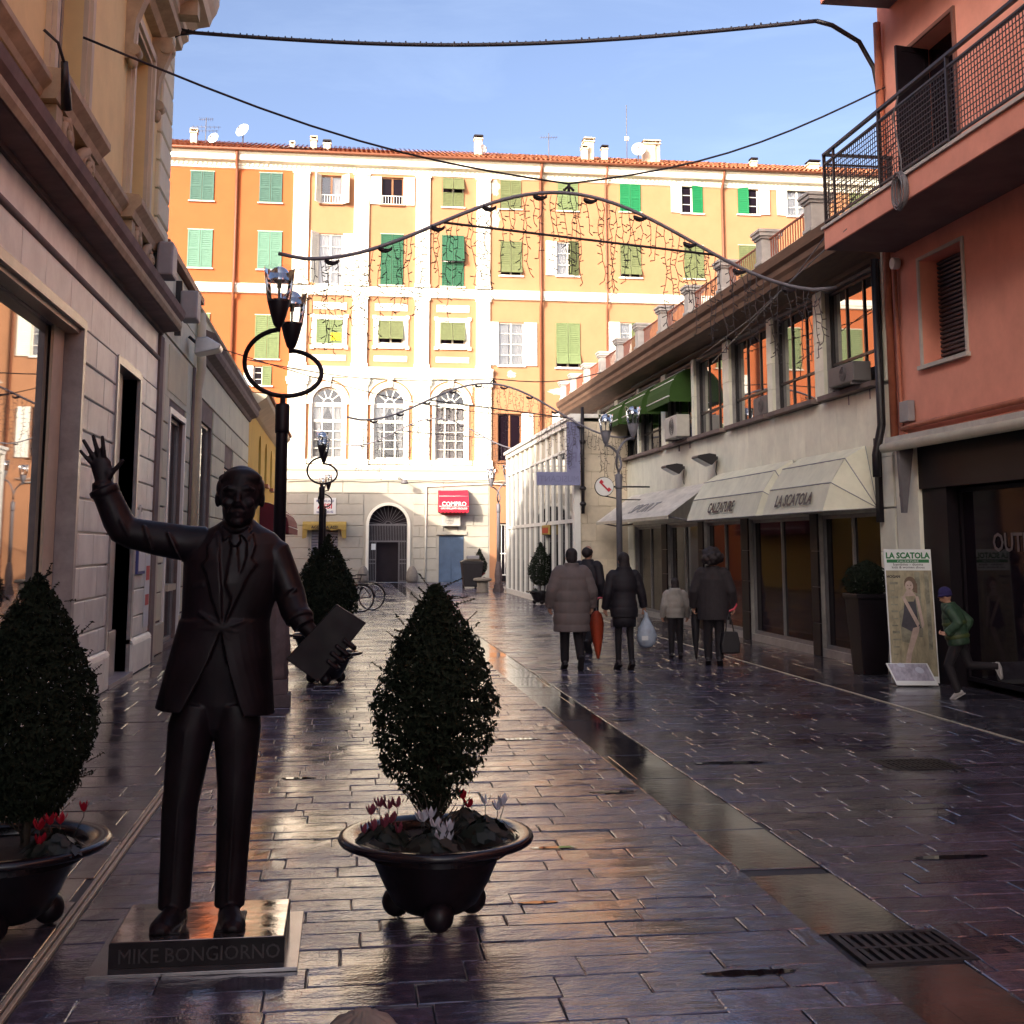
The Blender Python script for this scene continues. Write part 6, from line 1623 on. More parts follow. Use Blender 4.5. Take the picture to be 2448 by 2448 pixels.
# the planter in the middle of the street
planter(.44, 5.85, 'round iron planter with flat wet rim in the middle of the street')
b1 = topiary('sparse twiggy topiary cone in the middle planter, paving showing through its base', 21, PROF, 17000, .029, 1.7, twigs=110, shell=.2); b1.location = (.43, 5.85, 0)
cyclamen(.2, 5.72, .355, 'pink cyclamen at the left of the middle planter', [(-.06, .04, .16), (-.02, .08, .19), (.02, .07, .18), (.06, .06, .19), (-.05, -.05, .1), (.0, -.06, .12), (.06, -.05, .08), (-.09, 0, .07), (.03, -.02, .13)], 'petal_pink', rf)
cyclamen(.42, 5.62, .35, 'white cyclamen at the front of the middle planter', [(-.05, 0, .16), (-.02, .02, .17), (-.06, .03, .15), (.03, -.03, .1), (.06, -.02, .11), (.02, -.06, .07), (.05, -.05, .06), (.0, 0, .12)], 'petal_white', rf)
cyclamen(.66, 5.76, .355, 'white cyclamen at the right of the middle planter', [(.08, .02, .19), (.0, .04, .19), (.06, .06, .15)], 'petal_white', rf, .14)
cyclamen(.58, 5.98, .355, 'magenta cyclamen behind the trunk of the middle topiary', [(.0, .02, .17), (.02, .0, .13)], 'petal_red', rf)
# the planter cut by the left frame edge
planter(-1.46, 5.95, 'round iron planter cut off by the left edge of the view')
b2 = topiary('dense dark topiary cone at the left edge of the view', 22, [(.48, .12), (.6, .23), (.75, .275), (.92, .29), (1.08, .262), (1.22, .2), (1.36, .13), (1.47, .065), (1.55, .012)], 19000, .03, 0, twigs=30, shell=.4); b2.location = (-1.39, 5.95, 0)
cyclamen(-1.22, 5.75, .355, 'red cyclamen in the planter at the left edge', [(-.06, -.02, .14), (-.02, 0, .16), (.02, .01, .16), (-.05, -.05, .07), (.1, .1, .2)], 'petal_red', rf)
# farther planters share meshes
PF = [(.5, .12), (.6, .24), (.8, .32), (1.0, .33), (1.2, .25), (1.4, .14), (1.55, .06), (1.66, .01)]
far = topiary('', 23, PF, 6000, .045, 0, 'leaf_far', 12, .5)
spots = [(-.2, 15.7, 1.1, 'large dark topiary behind the statue folder, nearest of the cluster', 'iron planter below the large topiary behind the statue'),
         (-.1, 21.5, .97, 'topiary peeping out to the right behind the large one by the statue', 'iron planter of the second topiary behind the statue'),
         (-.45, 19.4, 1.0, 'topiary half hidden to the left in the cluster behind the statue', 'iron planter at the left of the cluster behind the statue'),
         (5.7, 35.9, 1.08, 'bushy topiary before the glass pavilion', 'iron planter before the glass pavilion'),
         (6.2, 33.2, 1.02, 'pointed topiary behind the walking man, by the beige wall', 'iron planter by the beige stone wall'),
         (5.45, 50.2, .95, 'topiary behind the dark bin near the palazzo', 'iron planter behind the dark bin near the palazzo')]
pot0 = None
for i, (x, y, s, la, lb) in enumerate(spots):
    o = far if i == 0 else copy_tree(far); o.location = (x, y, 0); o.scale = (s, s, s); o.rotation_euler.z = i * 1.1; tag(o, la)
    if pot0 is None: pot0 = planter(x, y, lb); q_ = pot0
    else: q_ = copy_tree(pot0); q_.location = (x, y, 0); tag(q_, lb)
    q_.scale = (s * .92, s * .92, s * .92)
cyclamen(5.5, 35.65, .35, 'white cyclamen in the planter before the glass pavilion', [(-.03, 0, .16), (.04, 0, .14), (.0, .03, .18)], 'petal_white', rf)
cyclamen(5.95, 35.7, .35, 'red cyclamen in the planter before the glass pavilion', [(-.03, 0, .16), (.04, 0, .14), (.0, .03, .18)], 'petal_red', rf)
cyclamen(5.6, 49.85, .33, 'red cyclamen behind the stone seat', [(-.06, 0, .2), (.04, 0, .26), (.0, .03, .3), (-.03, .02, .24)], 'petal_red', rf, .2)
# tall square planter with a ball bush beside the shop poster
t = thing('tall_planter', (6.95, 15.9, 0), 'tall dark tapered planter box beside the shop poster', 'planter')
mb = MB().loft([[(6.95 + sx * w, 15.9 + sy * w, z) for sx, sy in ((-1, -1), (1, -1), (1, 1), (-1, 1))] for w, z in ((.17, 0), (.23, 1.0))], smooth=False); mb.build('box', 'shop_dark', t, bevel=.01)
MB().box(6.7, 7.2, 15.65, 16.15, .99, 1.05).build('rim', 'shop_dark', t, bevel=.01)
rr_ = random.Random(31); t = thing('ball_bush', (6.95, 15.9, 1.0), 'dark ball-clipped bush in the tall planter box', 'shrub')
crown(MB(), [(.0, .12), (.08, .26), (.22, .32), (.36, .26), (.44, .12), (.48, .02)], 3500, .04, rr_, 0, .5).build('crown', 'leaf_far', t)
for ch in t.children: ch.location.z = .0
for ch in t.children:
    for v in ch.data.vertices: v.co += Vector((6.95, 15.9, 1.0))
MB().tube([(6.95, 15.9, .98), (6.95, 15.9, 1.2)], .03, 6).build('trunk', 'bark', t)
# small street furniture
t = thing('ribbed_bollard', (.085, 4.15, 0), 'low bollard with a ribbed bronze dome, at the bottom edge', 'bollard')
MB().lathe([(.075, 0), (.075, .1), (.06, .12), (.06, .13)], (.085, 4.15, 0), 20).build('shaft', 'pot_iron', t)
MB().lathe([(.06, .13), (.1, .135), (.11, .15), (.104, .172), (.08, .198), (.04, .216), (.03, .216), (.025, .228), (.001, .231)], (.085, 4.15, 0), 72, ribs=12, ribamp=.13).build('dome', 'stone_bollard', t)
t = thing('wheeled_bin', (5.05, 49.4, 0), 'dark wheeled rubbish bin near the palazzo', 'bin')
mb = MB().loft([[(5.05 + sx * w, 49.4 + sy * w, z) for sx, sy in ((-1, -1), (1, -1), (1, 1), (-1, 1))] for w, z in ((.33, .08), (.42, 1.0))], smooth=False); mb.build('body', 'bin', t, bevel=.03)
MB().loft([[(5.05 + sx * w, 49.4 + sy * w, z) for sx, sy in ((-1, -1), (1, -1), (1, 1), (-1, 1))] for w, z in ((.45, 1.0), (.44, 1.06), (.25, 1.16))], smooth=False).build('lid', 'bin', t, bevel=.02)
MB().box(4.8, 5.3, 48.9, 49.1, 1.17, 1.3).build('paper_bag', 'box_grey', t, bevel=.02)
for x in (4.75, 5.35): MB().tube([(x - .04, 49.65, .09), (x + .04, 49.65, .09)], .09, 12).build('wheel', 'rubber', t)
t = thing('stone_seat', (5.02, 45.2, 0), 'mushroom-shaped stone seat beside the dark bin', 'seat')
MB().lathe([(.001, .4), (.3, .4), (.34, .43), (.35, .47), (.32, .51), (.2, .53), (.001, .535)], (5.02, 45.2, 0), 24).build('top', 'stone_bollard', t)
MB().lathe([(.24, 0), (.22, .04), (.2, .2), (.21, .4)], (5.02, 45.2, 0), 20).build('pedestal', 'stone_bollard', t)
# bicycles behind the topiary
def bicycle(x, y, rz, label):
    t = thing('bicycle', (0, 0, 0), label, 'bicycle', 'bicycles parked behind the topiaries')
    Rw = .34
    for wx in (-.52, .52):
        c = Vector((wx, 0, Rw))
        w = MB().tube([c + Vector((Rw * math.cos(q * math.pi / 16), 0, Rw * math.sin(q * math.pi / 16))) for q in range(32)], .017, 6, closed=True).build('wheel', 'rubber', t)
        sp = MB().tube([c + Vector(((Rw - .025) * math.cos(q * math.pi / 16), 0, (Rw - .025) * math.sin(q * math.pi / 16))) for q in range(32)], .009, 5, closed=True)
        for k in range(14): sp.tube([c, c + Vector(((Rw - .02) * math.cos(k * math.pi / 7), .0, (Rw - .02) * math.sin(k * math.pi / 7)))], .002, 3)
        sp.tube([c - Vector((0, .04, 0)), c + Vector((0, .04, 0))], .025, 8).build('rim', 'chrome', w)
        MB().tube([c + Vector(((Rw + .03) * math.cos(R(q)), 0, (Rw + .03) * math.sin(R(q)))) for q in range(10 if wx > 0 else 30, 175, 12)], .022, 6).build('mudguard', 'bike_frame', t)
    f = MB(); bb, st, hd = (-.08, 0, .3), (-.22, 0, .82), (.36, 0, .82)
    for a, b in ((bb, st), (bb, (.4, 0, .66)), (st, hd), (bb, (-.52, 0, Rw)), ((-.2, 0, .74), (-.52, 0, Rw)), ((.34, 0, .92), (.43, 0, .6)), ((.43, .0, .6), (.52, 0, Rw))): f.tube([a, b], .016, 7)
    f.build('frame', 'bike_frame', t)
    MB().loft([[(-.38, -.08, .9), (-.38, .08, .9), (-.38, .08, .93), (-.38, -.08, .93)], [(-.22, -.06, .9), (-.22, .06, .9), (-.22, .06, .94), (-.22, -.06, .94)], [(-.08, -.02, .91), (-.08, .02, .91), (-.08, .02, .93), (-.08, -.02, .93)]]).tube([(-.22, 0, .8), (-.24, 0, .91)], .014, 6).build('saddle', 'rubber', t)
    MB().tube([(.22, -.28, 1.0), (.34, -.24, 1.03), (.36, 0, .98), (.34, .24, 1.03), (.22, .28, 1.0)], .013, 6).tube([(.36, 0, .98), (.34, 0, .9)], .014, 6).build('handlebar', 'chrome', t)
    MB().tube([(-.08, -.1, .3), (-.08, .1, .3)], .012, 6).tube([(-.08, -.1, .3), (.02, -.1, .17)], .01, 5).tube([(-.08, .1, .3), (-.18, .1, .43)], .01, 5).tube([(-.02, -.16, .17), (.06, -.1, .17)], .018, 5).tube([(-.08 + .09 * math.cos(q * .6), .03, .3 + .09 * math.sin(q * .6)) for q in range(10)], .006, 4, closed=True).build('pedals', 'black_iron', t)
    MB().box(-.86, -.46, -.06, .06, .7, .72).tube([(-.84, 0, .7), (-.53, .05, .36)], .007, 4).build('carrier', 'bike_frame', t)
    t.location = (x, y, 0); t.rotation_euler.z = rz
bicycle(-.08, 32.4, math.pi - .12, 'black bicycle parked behind the topiaries, nearer of the two'); bicycle(.22, 33.3, math.pi - .05, 'black bicycle parked behind the topiaries, farther of the two')

# ================================================================ SHOP POSTER
t = thing('poster_board', (6.95, 14.6, 0), 'tall white shop poster of a girl in sports shoes headed LA SCATOLA', 'sign')
PO = Fr((6.66, 14.62, .02), (.985, -.17, 0), Vector((.0, .05, 1)).normalized(), Vector((-.17, -.985, .05)).normalized())
PW, PHt = .58, 1.62
MB().fbox(PO, 0, PW, 0, PHt, -.02, 0).build('board', 'paper', t, bevel=.003)
def pm(name, cols):
    return mat(name, cols, .5, .35, 7, stretch=(3, 3, 1))
pm('poster_wall', (.3, .26, .17)); pm('poster_floor', (.36, .34, .42)); mat('poster_skin', (.46, .35, .3), .5, .22, 9); mat('poster_dress', (.05, .045, .06), .5, .4, 8); mat('poster_hair', (.13, .08, .05), .5, .3, 20); mat('poster_shoe', (.5, .52, .62), .5, .1, 12); mat('poster_leaf', (.2, .19, .14), .5, .5, 9)
MB().fbox(PO, .012, PW - .012, .08, 1.36, .0005, .002).build('picture', 'poster_wall', t)
MB().fbox(PO, .36, .42, .55, 1.34, .0022, .003).fbox(PO, .48, .53, .4, 1.34, .0022, .003).build('picture', 'poster_leaf', t)
def el(cx, cy, rx, ry, n=18): return [(cx + rx * math.cos(2 * math.pi * k / n), cy + ry * math.sin(2 * math.pi * k / n)) for k in range(n)]
MB().prism(PO, el(.30, 1.2, .075, .085), .003, .0034).prism(PO, [(.33, 1.24), (.385, 1.2), (.38, 1.08), (.33, 1.1)], .003, .0034).build('hair', 'poster_hair', t)
MB().prism(PO, el(.285, 1.17, .05, .065), .0036, .004).prism(PO, [(.25, 1.12), (.31, 1.12), (.36, 1.05), (.2, 1.04)], .0036, .004).prism(PO, [(.18, 1.04), (.22, 1.05), (.38, .72), (.36, .66)], .0045, .005).prism(PO, [(.35, 1.05), (.39, 1.04), (.44, .7), (.41, .65)], .0045, .005).prism(PO, [(.3, .66), (.38, .68), (.37, .62), (.27, .36), (.235, .2), (.175, .2), (.2, .34)], .0045, .005).build('figure', 'poster_skin', t)
MB().prism(PO, [(.14, .86), (.2, .9), (.3, .66), (.36, .6), (.3, .46), (.16, .5)], .0036, .0039).build('seat', 'poster_leaf', t)
MB().prism(PO, el(.268, 1.178, .009, .005), .0042, .0046).prism(PO, el(.305, 1.178, .009, .005), .0042, .0046).prism(PO, el(.287, 1.135, .014, .005), .0042, .0046).build('face_features', 'poster_hair', t)  # printed eyes and mouth of the girl
MB().prism(PO, [(.22, 1.02), (.26, .98), (.33, .98), (.35, 1.03), (.37, .72), (.4, .66), (.28, .62), (.16, .68), (.2, .86)], .004, .0044).build('dress', 'poster_dress', t)
MB().text(PO, 'LA SCATOLA', .1, PW / 2, 1.51, .003, .002, bold=.004, sx=.92).build('lettering', 'text_green', t)
MB().fbox(PO, .03, PW - .03, 1.455, 1.495, .001, .003).build('green_bar', 'text_green', t)
MB().text(PO, 'CALZATURE', .032, PW / 2, 1.463, .0035, .001, sx=1.5).build('lettering', 'paper', t)
MB().text(PO, 'bambino - donna', .045, PW / 2, 1.42, .003, .001, sx=1.2).build('lettering', 'text_black', t)
MB().text(PO, 'kids & women shoes', .042, PW / 2, 1.385, .003, .001, sx=1.15).build('lettering', 'text_black', t)
MB().text(PO, 'HOGAN', .045, .1, 1.27, .003, .001, bold=.002).build('lettering', 'text_black', t)
mb = MB(); rr_ = random.Random(2)
for k in range(11): mb.fbox(PO, .05, .05 + rr_.uniform(.05, .1), 1.19 - k * .085, 1.2 - k * .085 + rr_.uniform(.0, .02), .003, .0035)
mb.build('price_list', 'poster_leaf', t)
FT = Fr(PO(.02, -.0, .0), PO.u, Vector((-.06, .18, .27)).normalized(), Vector((-.16, -.82, .55)).normalized()); FT.o = FT.o + Vector((-.06, -.22, .0))
MB().fbox(FT, 0, .5, 0, .3, -.012, 0).build('footplate', 'paper', t)
MB().fbox(FT, .02, .48, .06, .29, .0005, .002).build('picture', 'poster_floor', t)
MB().prism(FT, el(.17, .27, .045, .03), .003, .006).prism(FT, el(.36, .2, .05, .045), .003, .006).build('shoes', 'poster_shoe', t)
MB().fbox(PO, .1, .14, 0, .9, -.2, -.17).fbox(PO, .44, .48, 0, .9, -.2, -.17).fbox(PO, .1, .48, .86, .9, -.17, -.02).build('stand', 'grey_iron', t)

# ================================================================ BRONZE STATUE
st = thing('bronze_statue', (-.55, 5.6, 0), 'life-size dark bronze statue of a suited man waving, folder in hand', 'statue')
def ell(c, rx, ry, n=40, tilt=0):
    return [(c[0] + rx * math.cos(2 * math.pi * k / n), c[1] + ry * math.sin(2 * math.pi * k / n), c[2] + tilt * math.cos(2 * math.pi * k / n)) for k in range(n)]
B = MB()
# trunk inside the jacket
B.loft([ell((x, 5.6, z), rx, ry) for x, z, rx, ry in ((-.53, .9, .14, .07), (-.535, 1.0, .175, .095), (-.535, 1.15, .19, .112), (-.52, 1.3, .188, .122), (-.505, 1.4, .195, .125), (-.485, 1.52, .215, .128), (-.475, 1.62, .225, .12), (-.472, 1.69, .21, .105), (-.47, 1.735, .165, .088), (-.468, 1.77, .1, .07), (-.466, 1.8, .06, .06))])
# shoulders and sleeves
B.tube([(-.6, 5.6, 1.695), (-.68, 5.595, 1.69), (-.8, 5.58, 1.71), (-.92, 5.565, 1.735), (-.955, 5.56, 1.752), (-.978, 5.556, 1.79), (-1.01, 5.55, 1.86), (-1.04, 5.54, 1.925)], [.07, .079, .074, .067, .068, .065, .06, .056], 32)
B.tube([(-1.033, 5.542, 1.905), (-1.043, 5.54, 1.93)], [.064, .064], 16)
B.tube([(-.36, 5.6, 1.68), (-.305, 5.595, 1.645), (-.27, 5.585, 1.56), (-.232, 5.565, 1.465), (-.21, 5.52, 1.4), (-.19, 5.5, 1.37)], [.065, .072, .068, .066, .062, .06], 32)
B.tube([(-.192, 5.503, 1.378), (-.185, 5.493, 1.36)], [.063, .063], 16)
B.tube([(-.19, 5.5, 1.375), (-.165, 5.485, 1.335)], [.052, .05], 14)                      # shirt cuff
B.tube([(-.165, 5.487, 1.34), (-.1, 5.492, 1.27), (-.05, 5.5, 1.215)], [.036, .034, .04], 12)   # wrist and back of hand behind the folder
B.tube([(-1.043, 5.54, 1.92), (-1.047, 5.535, 1.955)], [.047, .045], 14)
# raised hand
B.tube([(-1.045, 5.535, 1.93), (-1.047, 5.53, 1.975)], [.031, .03], 12)
B.loft([[(cx + a * math.cos(2 * math.pi * k / 14), 5.522 + b * math.sin(2 * math.pi * k / 14), z) for k in range(14)] for cx, z, a, b in ((-1.046, 1.955, .03, .024), (-1.046, 1.985, .04, .021), (-1.05, 2.015, .046, .019), (-1.058, 2.045, .045, .017), (-1.06, 2.06, .036, .013))])
for pts, r_ in (([(-1.088, 5.52, 2.03), (-1.112, 5.512, 2.055), (-1.14, 5.51, 2.088)], .0092), ([(-1.078, 5.52, 2.05), (-1.1, 5.51, 2.085), (-1.128, 5.506, 2.132)], .0102),
                ([(-1.06, 5.52, 2.055), (-1.073, 5.508, 2.1), (-1.088, 5.503, 2.152)], .0105), ([(-1.04, 5.52, 2.05), (-1.044, 5.508, 2.1), (-1.05, 5.504, 2.148)], .0102),
                ([(-1.015, 5.52, 1.985), (-.988, 5.512, 2.012), (-.962, 5.51, 2.046)], .0112)):
    B.tube(pts, [r_ * 1.12, r_, r_ * .85], 10); B.ball(pts[-1], r_ * .86, n=10, m=6); B.ball(pts[1], r_ * 1.06, n=10, m=6)
B.ball((-1.02, 5.518, 1.99), .024, .018, .03)
# fingers of the other hand, curled round the folder edge
ex, ez = .1 - (-.1), 1.35 - 1.1; el_ = math.hypot(ex, ez); nx_, nz_ = ez / el_, -ex / el_
for tt, l_ in ((.30, .034), (.41, .042), (.52, .044), (.64, .036)):
    px_, pz_ = -.1 + ex * tt, 1.1 + ez * tt
    B.tube([(px_ - nx_ * .07, 5.5, pz_ - nz_ * .07), (px_ + nx_ * .0, 5.495, pz_ + nz_ * .0), (px_ + nx_ * .03, 5.47, pz_ + nz_ * .03), (px_ + nx_ * .022, 5.44, pz_ + nz_ * .022), (px_ - nx_ * l_, 5.433, pz_ - nz_ * l_)], [.014, .0135, .013, .012, .0105], 10)
B.loft([[(-.05 + a * math.cos(2 * math.pi * k / 12) + dx, 5.5 + .02 * math.sin(2 * math.pi * k / 12), z + dz + a * .4 * math.cos(2 * math.pi * k / 12)) for k in range(12)] for z, a, dx, dz in ((1.16, .03, .0, 0), (1.2, .05, 0, 0), (1.24, .045, 0, 0))])
# trousers
B.tube([(-.615, 5.6, 1.0), (-.64, 5.595, .9), (-.668, 5.585, .64), (-.676, 5.59, .58), (-.682, 5.598, .36), (-.687, 5.6, .165)], [.1, .101, .079, .077, .07, .067], 36)
B.tube([(-.455, 5.6, 1.0), (-.445, 5.595, .9), (-.444, 5.585, .64), (-.446, 5.59, .58), (-.452, 5.598, .36), (-.457, 5.6, .165)], [.1, .101, .078, .076, .068, .064], 36)
B.ball((-.535, 5.61, .93), .1, .085, .08)
# pressed creases
for xs in (((-.655, .9), (-.676, .6), (-.69, .2)), ((-.445, .9), (-.445, .6), (-.458, .2))):
    B.tube([(xs[0][0], 5.498, xs[0][1]), (xs[1][0], 5.514, xs[1][1]), (xs[2][0], 5.535, xs[2][1])], .006, 6)
# shoes
for hx, tx in ((-.675, -.715), (-.46, -.425)):
    B.loft([[(x + w * math.cos(2 * math.pi * k / 14), y, .12 + max(-.005, h * math.sin(2 * math.pi * k / 14)) if math.sin(2 * math.pi * k / 14) > 0 else .117) for k in range(14)] for x, y, w, h in
            ((hx, 5.68, .025, .05), (hx, 5.66, .042, .075), (hx, 5.6, .045, .08), ((hx + tx) / 2, 5.52, .05, .07), (tx, 5.45, .052, .05), (tx, 5.41, .045, .038), (tx, 5.385, .022, .02))])
    B.fbox(XYZ, min(hx, tx) - .04, max(hx, tx) + .04, .112, .122, 5.4, 5.68)
# head: skull, jaw, nose, brows, cheeks, lips, ears, hair
H = Vector((-.462, 5.57, 1.0))
B.tube([(-.467, 5.595, 1.74), (-.466, 5.585, 1.83)], [.066, .06], 14)
B.ball((-.462, 5.575, 1.91), .092, .108, .112, 20, 14)
B.ball((-.463, 5.545, 1.84), .073, .08, .085, 18, 12)
B.ball((-.464, 5.485, 1.785), .03, .026, .024)
B.tube([(-.463, 5.475, 1.915), (-.463, 5.458, 1.88), (-.463, 5.449, 1.862)], [.01, .014, .018], 10)
B.ball((-.463, 5.458, 1.858), .024, .014, .012)
for s_ in (-1, 1):
    B.tube([(-.463 + s_ * .014, 5.475, 1.925), (-.463 + s_ * .042, 5.476, 1.932), (-.463 + s_ * .068, 5.5, 1.92)], [.01, .011, .008], 8)
    B.ball((-.463 + s_ * .044, 5.492, 1.866), .027, .022, .022)
    B.ball((-.463 + s_ * .034, 5.482, 1.905), .013, .01, .008)
    B.ball((-.463 + s_ * .096, 5.585, 1.885), .014, .026, .036)
    B.tube([(-.463 + s_ * .026, 5.462, 1.85), (-.463 + s_ * .04, 5.478, 1.82)], [.006, .005], 6)
B.tube([(-.463 - .03, 5.474, 1.824), (-.463, 5.461, 1.83), (-.463 + .03, 5.474, 1.824)], [.005, .009, .005], 8)
B.tube([(-.463 - .026, 5.476, 1.812), (-.463, 5.463, 1.81), (-.463 + .026, 5.476, 1.812)], [.005, .01, .005], 8)
B.ball((-.462, 5.592, 1.937), .098, .11, .098, 24, 14); B.ball((-.455, 5.54, 1.975), .086, .055, .045, 20, 12)
for k in range(26):
    q = -1.35 + 2.7 * k / 25
    B.tube([(-.462 + .075 * math.sin(q), 5.5 + .028 * abs(math.sin(q)), 1.972 - .012 * abs(math.sin(q))), (-.462 + .085 * math.sin(q), 5.56, 2.008 - .03 * abs(math.sin(q))), (-.462 + .06 * math.sin(q), 5.64, 2.0 - .03 * abs(math.sin(q)))], [.011, .014, .01], 6)
for s_ in (-1, 1): B.ball((-.462 + s_ * .088, 5.585, 1.93), .018, .05, .045)
# jacket skirt: open below the button
def jr(z):
    t = max(0, min(1, (1.36 - z) / .4)); return -.515 - .03 * t, .195 + .062 * t, .132 + .028 * t
rows = []
for j in range(9):
    z = 1.36 - .39 * j / 8; cx, rx, ry = jr(z); al = R(1 + 31 * max(0, (1.32 - z) / .35) ** 1.15); row_o, row_i = [], []
    for k in range(37):
        q = -math.pi / 2 + al + (2 * math.pi - 2 * al) * k / 36; fold = 1 + .012 * math.sin(q * 7) * (j / 8)
        dz = -.03 * math.cos(q) * j / 8 * (.5)
        row_o.append((cx + rx * fold * math.cos(q), 5.6 + ry * fold * math.sin(q), z + dz)); row_i.append((cx + (rx - .022) * math.cos(q), 5.6 + (ry - .022) * math.sin(q), z + dz))
    rows.append((row_o, row_i))
V = []; Fc = []
for o_, i_ in rows: V += o_ + i_
W_ = 74
for j in range(8):
    for k in range(36):
        a = j * W_ + k; Fc.append((a, a + 1, a + 1 + W_, a + W_)); b = a + 37; Fc.append((b, b + W_, b + 1 + W_, b + 1))
    Fc.append((j * W_, j * W_ + W_, j * W_ + 37 + W_, j * W_ + 37)); Fc.append((j * W_ + 36, j * W_ + 73, j * W_ + 73 + W_, j * W_ + 36 + W_))
for k in range(36):
    Fc.append((k, k + 37, k + 38, k + 1)); a = 8 * W_ + k; Fc.append((a, a + 1, a + 38, a + 37))
B.add(V, Fc)
# lapels, tie, shirt collar, folds, pockets (all cast in one)
def front(x, z):
    """y of the chest surface"""
    import bisect
    tab = [(1.3, -.52, .188, .122), (1.4, -.505, .195, .125), (1.52, -.485, .215, .128), (1.62, -.475, .225, .12), (1.69, -.472, .21, .105), (1.735, -.47, .165, .088), (1.77, -.468, .1, .07)]
    for (za, xa, ra, ya), (zb, xb, rb_, yb_) in zip(tab, tab[1:]):
        if z <= zb or zb == 1.77:
            t = max(0, min(1, (z - za) / (zb - za))); cx, rx, ry = xa + (xb - xa) * t, ra + (rb_ - ra) * t, ya + (yb_ - ya) * t
            return 5.6 - ry * math.sqrt(max(.05, 1 - ((x - cx) / rx) ** 2))
def relief(poly, h):
    n = len(poly); top = [(x, front(x, z) - h, z) for x, z in poly]; bot = [(x, front(x, z) + .02, z) for x, z in poly]
    B.add(top + bot, [tuple(range(n)), tuple(range(2 * n - 1, n - 1, -1))] + [(i, (i + 1) % n, n + (i + 1) % n, n + i) for i in range(n)])
relief([(-.515, 1.34), (-.56, 1.45), (-.585, 1.55), (-.61, 1.6), (-.585, 1.625), (-.59, 1.68), (-.555, 1.745), (-.54, 1.72), (-.535, 1.62), (-.52, 1.48)], .014)
relief([(-.505, 1.34), (-.455, 1.45), (-.41, 1.55), (-.375, 1.6), (-.4, 1.625), (-.385, 1.68), (-.4, 1.745), (-.415, 1.72), (-.42, 1.62), (-.47, 1.48)], .014)
relief([(-.487, 1.735), (-.455, 1.735), (-.448, 1.7), (-.462, 1.68), (-.482, 1.68), (-.494, 1.7)], .02)
relief([(-.482, 1.685), (-.462, 1.685), (-.445, 1.52), (-.475, 1.45), (-.505, 1.52)], .012)
relief([(-.535, 1.77), (-.49, 1.735), (-.52, 1.7)], .016); relief([(-.41, 1.77), (-.452, 1.735), (-.42, 1.7)], .016)
relief([(-.645, 1.5), (-.6, 1.51), (-.6, 1.525), (-.645, 1.515)], .006)
for a in ((-.515, 1.33, -.62, 1.4), (-.515, 1.33, -.64, 1.33), (-.515, 1.33, -.6, 1.25), (-.51, 1.33, -.42, 1.36), (-.51, 1.33, -.4, 1.3), (-.51, 1.32, -.44, 1.22)):
    x0, z0, x1, z1 = a; B.tube([(x0 + (x1 - x0) * k / 4, front(x0 + (x1 - x0) * k / 4, max(1.3, z0 + (z1 - z0) * k / 4)) - .004, z0 + (z1 - z0) * k / 4) for k in range(5)], [.012, .013, .011, .009, .006], 6)
B.ball((-.513, 5.468, 1.33), .012, .008, .012)
for z in (1.36, 1.2): pass
for k, (p0, p1) in enumerate((((-.76, 5.51, 1.74), (-.7, 5.51, 1.62)), ((-.86, 5.51, 1.77), (-.82, 5.51, 1.66)), ((-.97, 5.5, 1.82), (-.92, 5.5, 1.72)), ((-.2, 5.5, 1.5), (-.27, 5.51, 1.44)), ((-.19, 5.5, 1.45), (-.25, 5.5, 1.41)))):
    B.tube([p0, ((p0[0] + p1[0]) / 2, p0[1] - .004, (p0[1] * 0 + (p0[2] + p1[2]) / 2)), p1], [.006, .012, .006], 6)
body = B.build('figure', 'bronze', st)
remesh(body, .0052, 4, .5)
Ffl = MB(); cor = [(-.03, 1.43), (.1, 1.35), (-.1, 1.1), (-.24, 1.2)]
Ffl.add([(x, 5.448 + .0 * x, z) for x, z in cor] + [(x, 5.472, z) for x, z in cor], [(0, 1, 2, 3), (7, 6, 5, 4), (0, 4, 5, 1), (1, 5, 6, 2), (2, 6, 7, 3), (3, 7, 4, 0)])
Ffl.build('folder', 'bronze', st, bevel=.004)
MB().bevbox(Fr((0, 0, 0), (1, 0, 0), (0, 1, 0), (0, 0, 1)), -.9, -.21, 5.32, 5.86, .016, .112, .004).build('plinth', 'bronze', st)
MB().bevbox(Fr((0, 0, 0), (1, 0, 0), (0, 1, 0), (0, 0, 1)), -.894, -.216, 5.326, 5.854, .1121, .1145, .001).build('plinth_top', 'plinth_bronze', st)
MB().box(-.975, -.155, 5.25, 6.02, 0, .015).build('ground_plate', 'plinth_plate', st, bevel=.002)
PF_ = Fr((0, 5.32, 0), (1, 0, 0), (0, 0, 1), (0, -1, 0))
MB().text(PF_, 'MIKE', .078, -.785, .034, .001, .008, sx=.95).build('lettering', 'letter_bronze', st)
MB().text(PF_, 'BONGIORNO', .078, -.455, .034, .001, .008, sx=.95).build('lettering', 'letter_bronze', st)

